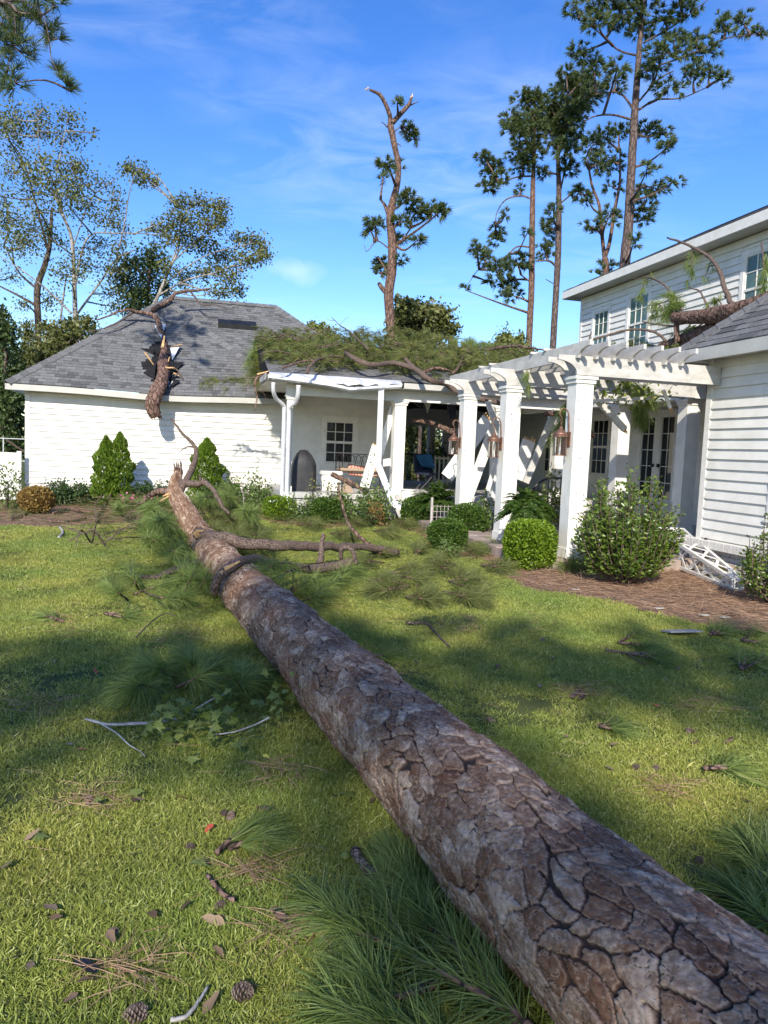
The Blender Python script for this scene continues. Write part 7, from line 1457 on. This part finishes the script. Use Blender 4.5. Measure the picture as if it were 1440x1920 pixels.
# straw on the beds and small needles strewn through the lawn
def straw(poly, n, L_, name, label, mat='straw', zr=(.006, .04), wid=.0035):
    poly = np.array(poly); lo_, hi_ = poly.min(0), poly.max(0); lo_ = np.maximum(lo_, (-12, 0)); hi_ = np.minimum(hi_, (9, 26)); P = np.stack([rng.uniform(lo_[0], hi_[0], n*3), rng.uniform(lo_[1], hi_[1], n*3)], 1); P = P[inside(P, [tuple(q) for q in poly])][:n]
    m_ = len(P); B = np.stack([P[:, 0], P[:, 1], rng.uniform(*zr, m_)], 1); D = rng.normal(size=(m_, 3)); D[:, 2] = np.abs(D[:, 2])*.18; V, Fa, t = needle_geo(B, unit(D), L_, wid, .12); V[:, 2] = np.maximum(V[:, 2], .005); o_ = np_mesh(name, V, Fa, t, MT[mat]); o_['kind'] = 'stuff'; tag(o_, label, 'straw')
straw(BEDS['right'], 9000, .18, 'pine_straw', 'brown pine straw covering the bed beside the pergola and side wing'); straw(BEDS['left'], 5000, .2, 'pine_straw', 'brown pine straw in the bed along the garage'); straw(BEDS['porch'], 5000, .2, 'pine_straw', 'brown pine straw and litter in the bed before the porch')
straw(BEDS['porch'], 4500, .28, 'green_litter', 'green torn needles strewn over the bed before the porch', 'needle_debris', (.01, .14), .005); straw(BEDS['left'], 2500, .28, 'green_litter', 'green torn needles strewn over the bed along the garage', 'needle_debris', (.01, .14), .005)
LW = [w2(G(x, y)) for x, y in ((-200, 1500), (300, 1900), (1000, 1900), (1800, 1500), (1440, 1210), (930, 1060), (480, 985), (0, 995), (-200, 1010))]
for x, y, r in ((1245, 1490, 60), (1090, 1300, 45), (860, 1180, 50), (700, 1270, 40), (120, 1180, 60), (330, 1200, 60), (520, 1460, 60), (160, 1520, 70), (560, 1760, 80), (230, 1840, 80), (1000, 1180, 60), (1330, 1330, 60), (60, 1330, 60), (480, 1640, 60)):
    straw([w2(G(x+r*math.cos(q), y+r*.38*math.sin(q))) for q in np.linspace(0, 6.0, 9)], 90, .16, 'needle_drift', 'thin drift of brown needles caught in the lawn near '+('the trunk' if 450 < x < 1000 else 'the right bed' if x > 1000 else 'the left picture edge'), 'straw', (.025, .05), .0022)
straw(LW, 1500, .16, 'fallen_needles', 'single brown needles lying loose in the lawn', 'straw', (.03, .05), .002); straw([w2(G(x, y)) for x, y in ((420, 985), (760, 1000), (930, 1065), (960, 1110), (800, 1150), (560, 1150), (480, 1080))], 3800, .25, 'green_litter', 'green torn needles strewn over the lawn right of the trunk', 'needle_debris', (.02, .10), .004)
straw([w2(G(x, y)) for x, y in ((150, 985), (340, 975), (400, 1060), (400, 1130), (200, 1120))], 1600, .25, 'green_litter', 'green torn needles strewn over the lawn left of the trunk', 'needle_debris', (.02, .12), .004)

straw([w2(G(x, y)) for x, y in ((150, 950), (250, 925), (470, 930), (480, 990), (420, 1030), (300, 1040), (160, 1000))], 3600, .28, 'storm_litter', 'green and brown needles heaped round the forked end of the trunk', 'needle_debris', (.02, .34), .005)
straw([w2(G(x, y)) for x, y in ((150, 950), (250, 925), (470, 930), (480, 990), (420, 1030), (300, 1040), (160, 1000))], 1400, .3, 'storm_litter', 'brown needles mixed into the heap round the forked end of the trunk', 'straw', (.02, .3), .005)
tw = MB()
for _ in range(60):
    p = G(random.uniform(160, 470), random.uniform(940, 1030), .05); an = random.uniform(0, 2*PI); ln_ = random.uniform(.3, 1.1); q = p+np.array([ln_*math.cos(an), ln_*math.sin(an), random.uniform(0, .45)]); tw.tube(limb_pts(p, q, random.uniform(-.25, .1), 7), np.linspace(.014, .004, 7)*random.uniform(.6, 1.3), 5, False)
w_ = tw.build('twig_litter', MT['bark_branch']); w_['kind'] = 'stuff'; tag(w_, 'tangled bare twigs round the forked end of the trunk', 'debris')
# ------------------------------------------------------------------ trees behind the photographer: they stand in the yard and shade the lawn
def yard_pine(label, gx, gy, h, blobs, trunk_dx=0.0):
    """crown placed so high and far back that it stands between the sun and the lawn"""
    k = 1/math.tan(SUN_EL); top = np.array([gx, gy])+SUN_H*h*k; base = np.array([top[0]+trunk_dx, top[1]-1.0, 0]); rt = Root('yard_pine', label, 'tree', base, group='pines in the yard behind the camera')
    P = catmull([base, base+np.array([.1, .1, h*.5]), np.array([top[0]+trunk_dx*.4, top[1], h*1.0]), np.array([top[0], top[1], h+2.5])], 20); MB().tube(P, np.linspace(.24, .07, 20), 10).build('trunk', MT['bark'], rt, smooth=True)
    parts = []; mb = MB()
    for (dx, dz, r, n) in blobs:
        c = np.array([top[0]+dx, top[1]+rng.normal()*.4, h+dz]); mb.tube(limb_pts(P[np.argmin(np.abs(P[:, 2]-c[2]+.8))], c, .05, 7), np.linspace(.06, .02, 7), 5, False)
        q = rnd_dirs(n)*(rng.random(n)**.4)[:, None]; B = c+q*np.array([r*1.0, r, r*.6]); parts.append(tuft_geo(B, unit(q+np.array([0, 0, .5])), 30, .32, .02, (.1, 1.0), .2))
    V, Fa, t = cat_geo(parts); np_mesh('crown', V, Fa, t, MT['needle_far'], rt); mb.build('limbs', MT['bark'], rt)
def shade_pine(label, tx, h, targets):
    """targets: (x, y, r, n, dh) lawn points this tree's boughs keep the sun from"""
    k = 1/math.tan(SUN_EL); ty = float(np.mean([q[1] for q in targets])) + SUN_H[1]*h*k; base = np.array([tx, ty, 0])
    rt = Root('yard_pine', label, 'tree', base, group='pines in the yard behind the camera')
    P = catmull([base, base+np.array([.1, .1, h*.5]), base+np.array([.0, .2, h]), base+np.array([-.1, .1, h+3])], 24); MB().tube(P, np.linspace(.24, .06, 24), 10).build('trunk', MT['bark'], rt, smooth=True)
    parts = []; mb = MB()
    for (gx, gy, r, n, dh) in targets:
        c = np.array([gx+SUN_H[0]*(h+dh)*k, gy+SUN_H[1]*(h+dh)*k, h+dh]); a = P[np.argmin(np.abs(P[:, 2]-c[2]+.25*abs(c[0]-tx)+.3))]
        mb.tube(limb_pts(a, c, .06, 8, .03), np.linspace(.07, .02, 8), 5, False)
        q = rnd_dirs(n)*(rng.random(n)**.45)[:, None]; n = int(n*.40); q = q[:n]; B = c+q*np.array([r*1.15, r*.9, r*.62]); parts.append(tuft_geo(B, unit(q+np.array([0, 0, .5])), 26, .32, .024, (.1, 1.1), .2))
        for i in range(0, n, 5): mb.tube([c, B[i]], [.015, .006], 4, False)
    V, Fa, t = cat_geo(parts); np_mesh('crown', V, Fa, t, MT['needle_far'], rt); mb.build('limbs', MT['bark'], rt)
shade_pine('yard pine behind the camera on the left', -8.5, 13, [(-2.2, 4.7, .8, 130, 0), (-1.3, 5.3, .8, 130, .4), (-.7, 4.2, .7, 110, -.3), (-3.2, 4.4, .8, 120, .2), (-.4, 5.8, .6, 80, .2), (-4.2, 5.2, .8, 100, .1), (-2.0, 3.6, .5, 50, 0), (-5.6, 8.9, .9, 70, 1.0)])
shade_pine('yard pine behind the camera in the middle', -9.5, 17, [(-.1, 4.5, .5, 80, 0), (.35, 3.3, .6, 110, .5), (.75, 2.3, .6, 110, -.2), (-.6, 6.2, .6, 90, .3), (-1.2, 7.4, .6, 70, .1), (-2.6, 9.3, .7, 60, .2)])
shade_pine('yard pine behind the camera on the right', 8.0, 13, [(.8, 5.5, .8, 130, 0), (1.8, 5.4, .8, 130, .4), (2.6, 5.2, .8, 130, .1), (3.5, 5.0, .8, 110, -.2), (2.2, 2.6, .6, 80, .2), (1.4, 1.9, .6, 80, .5), (1.0, 6.6, .6, 60, .3), (2.6, 6.6, .6, 50, .1), (3.4, 6.6, .6, 60, .3)])
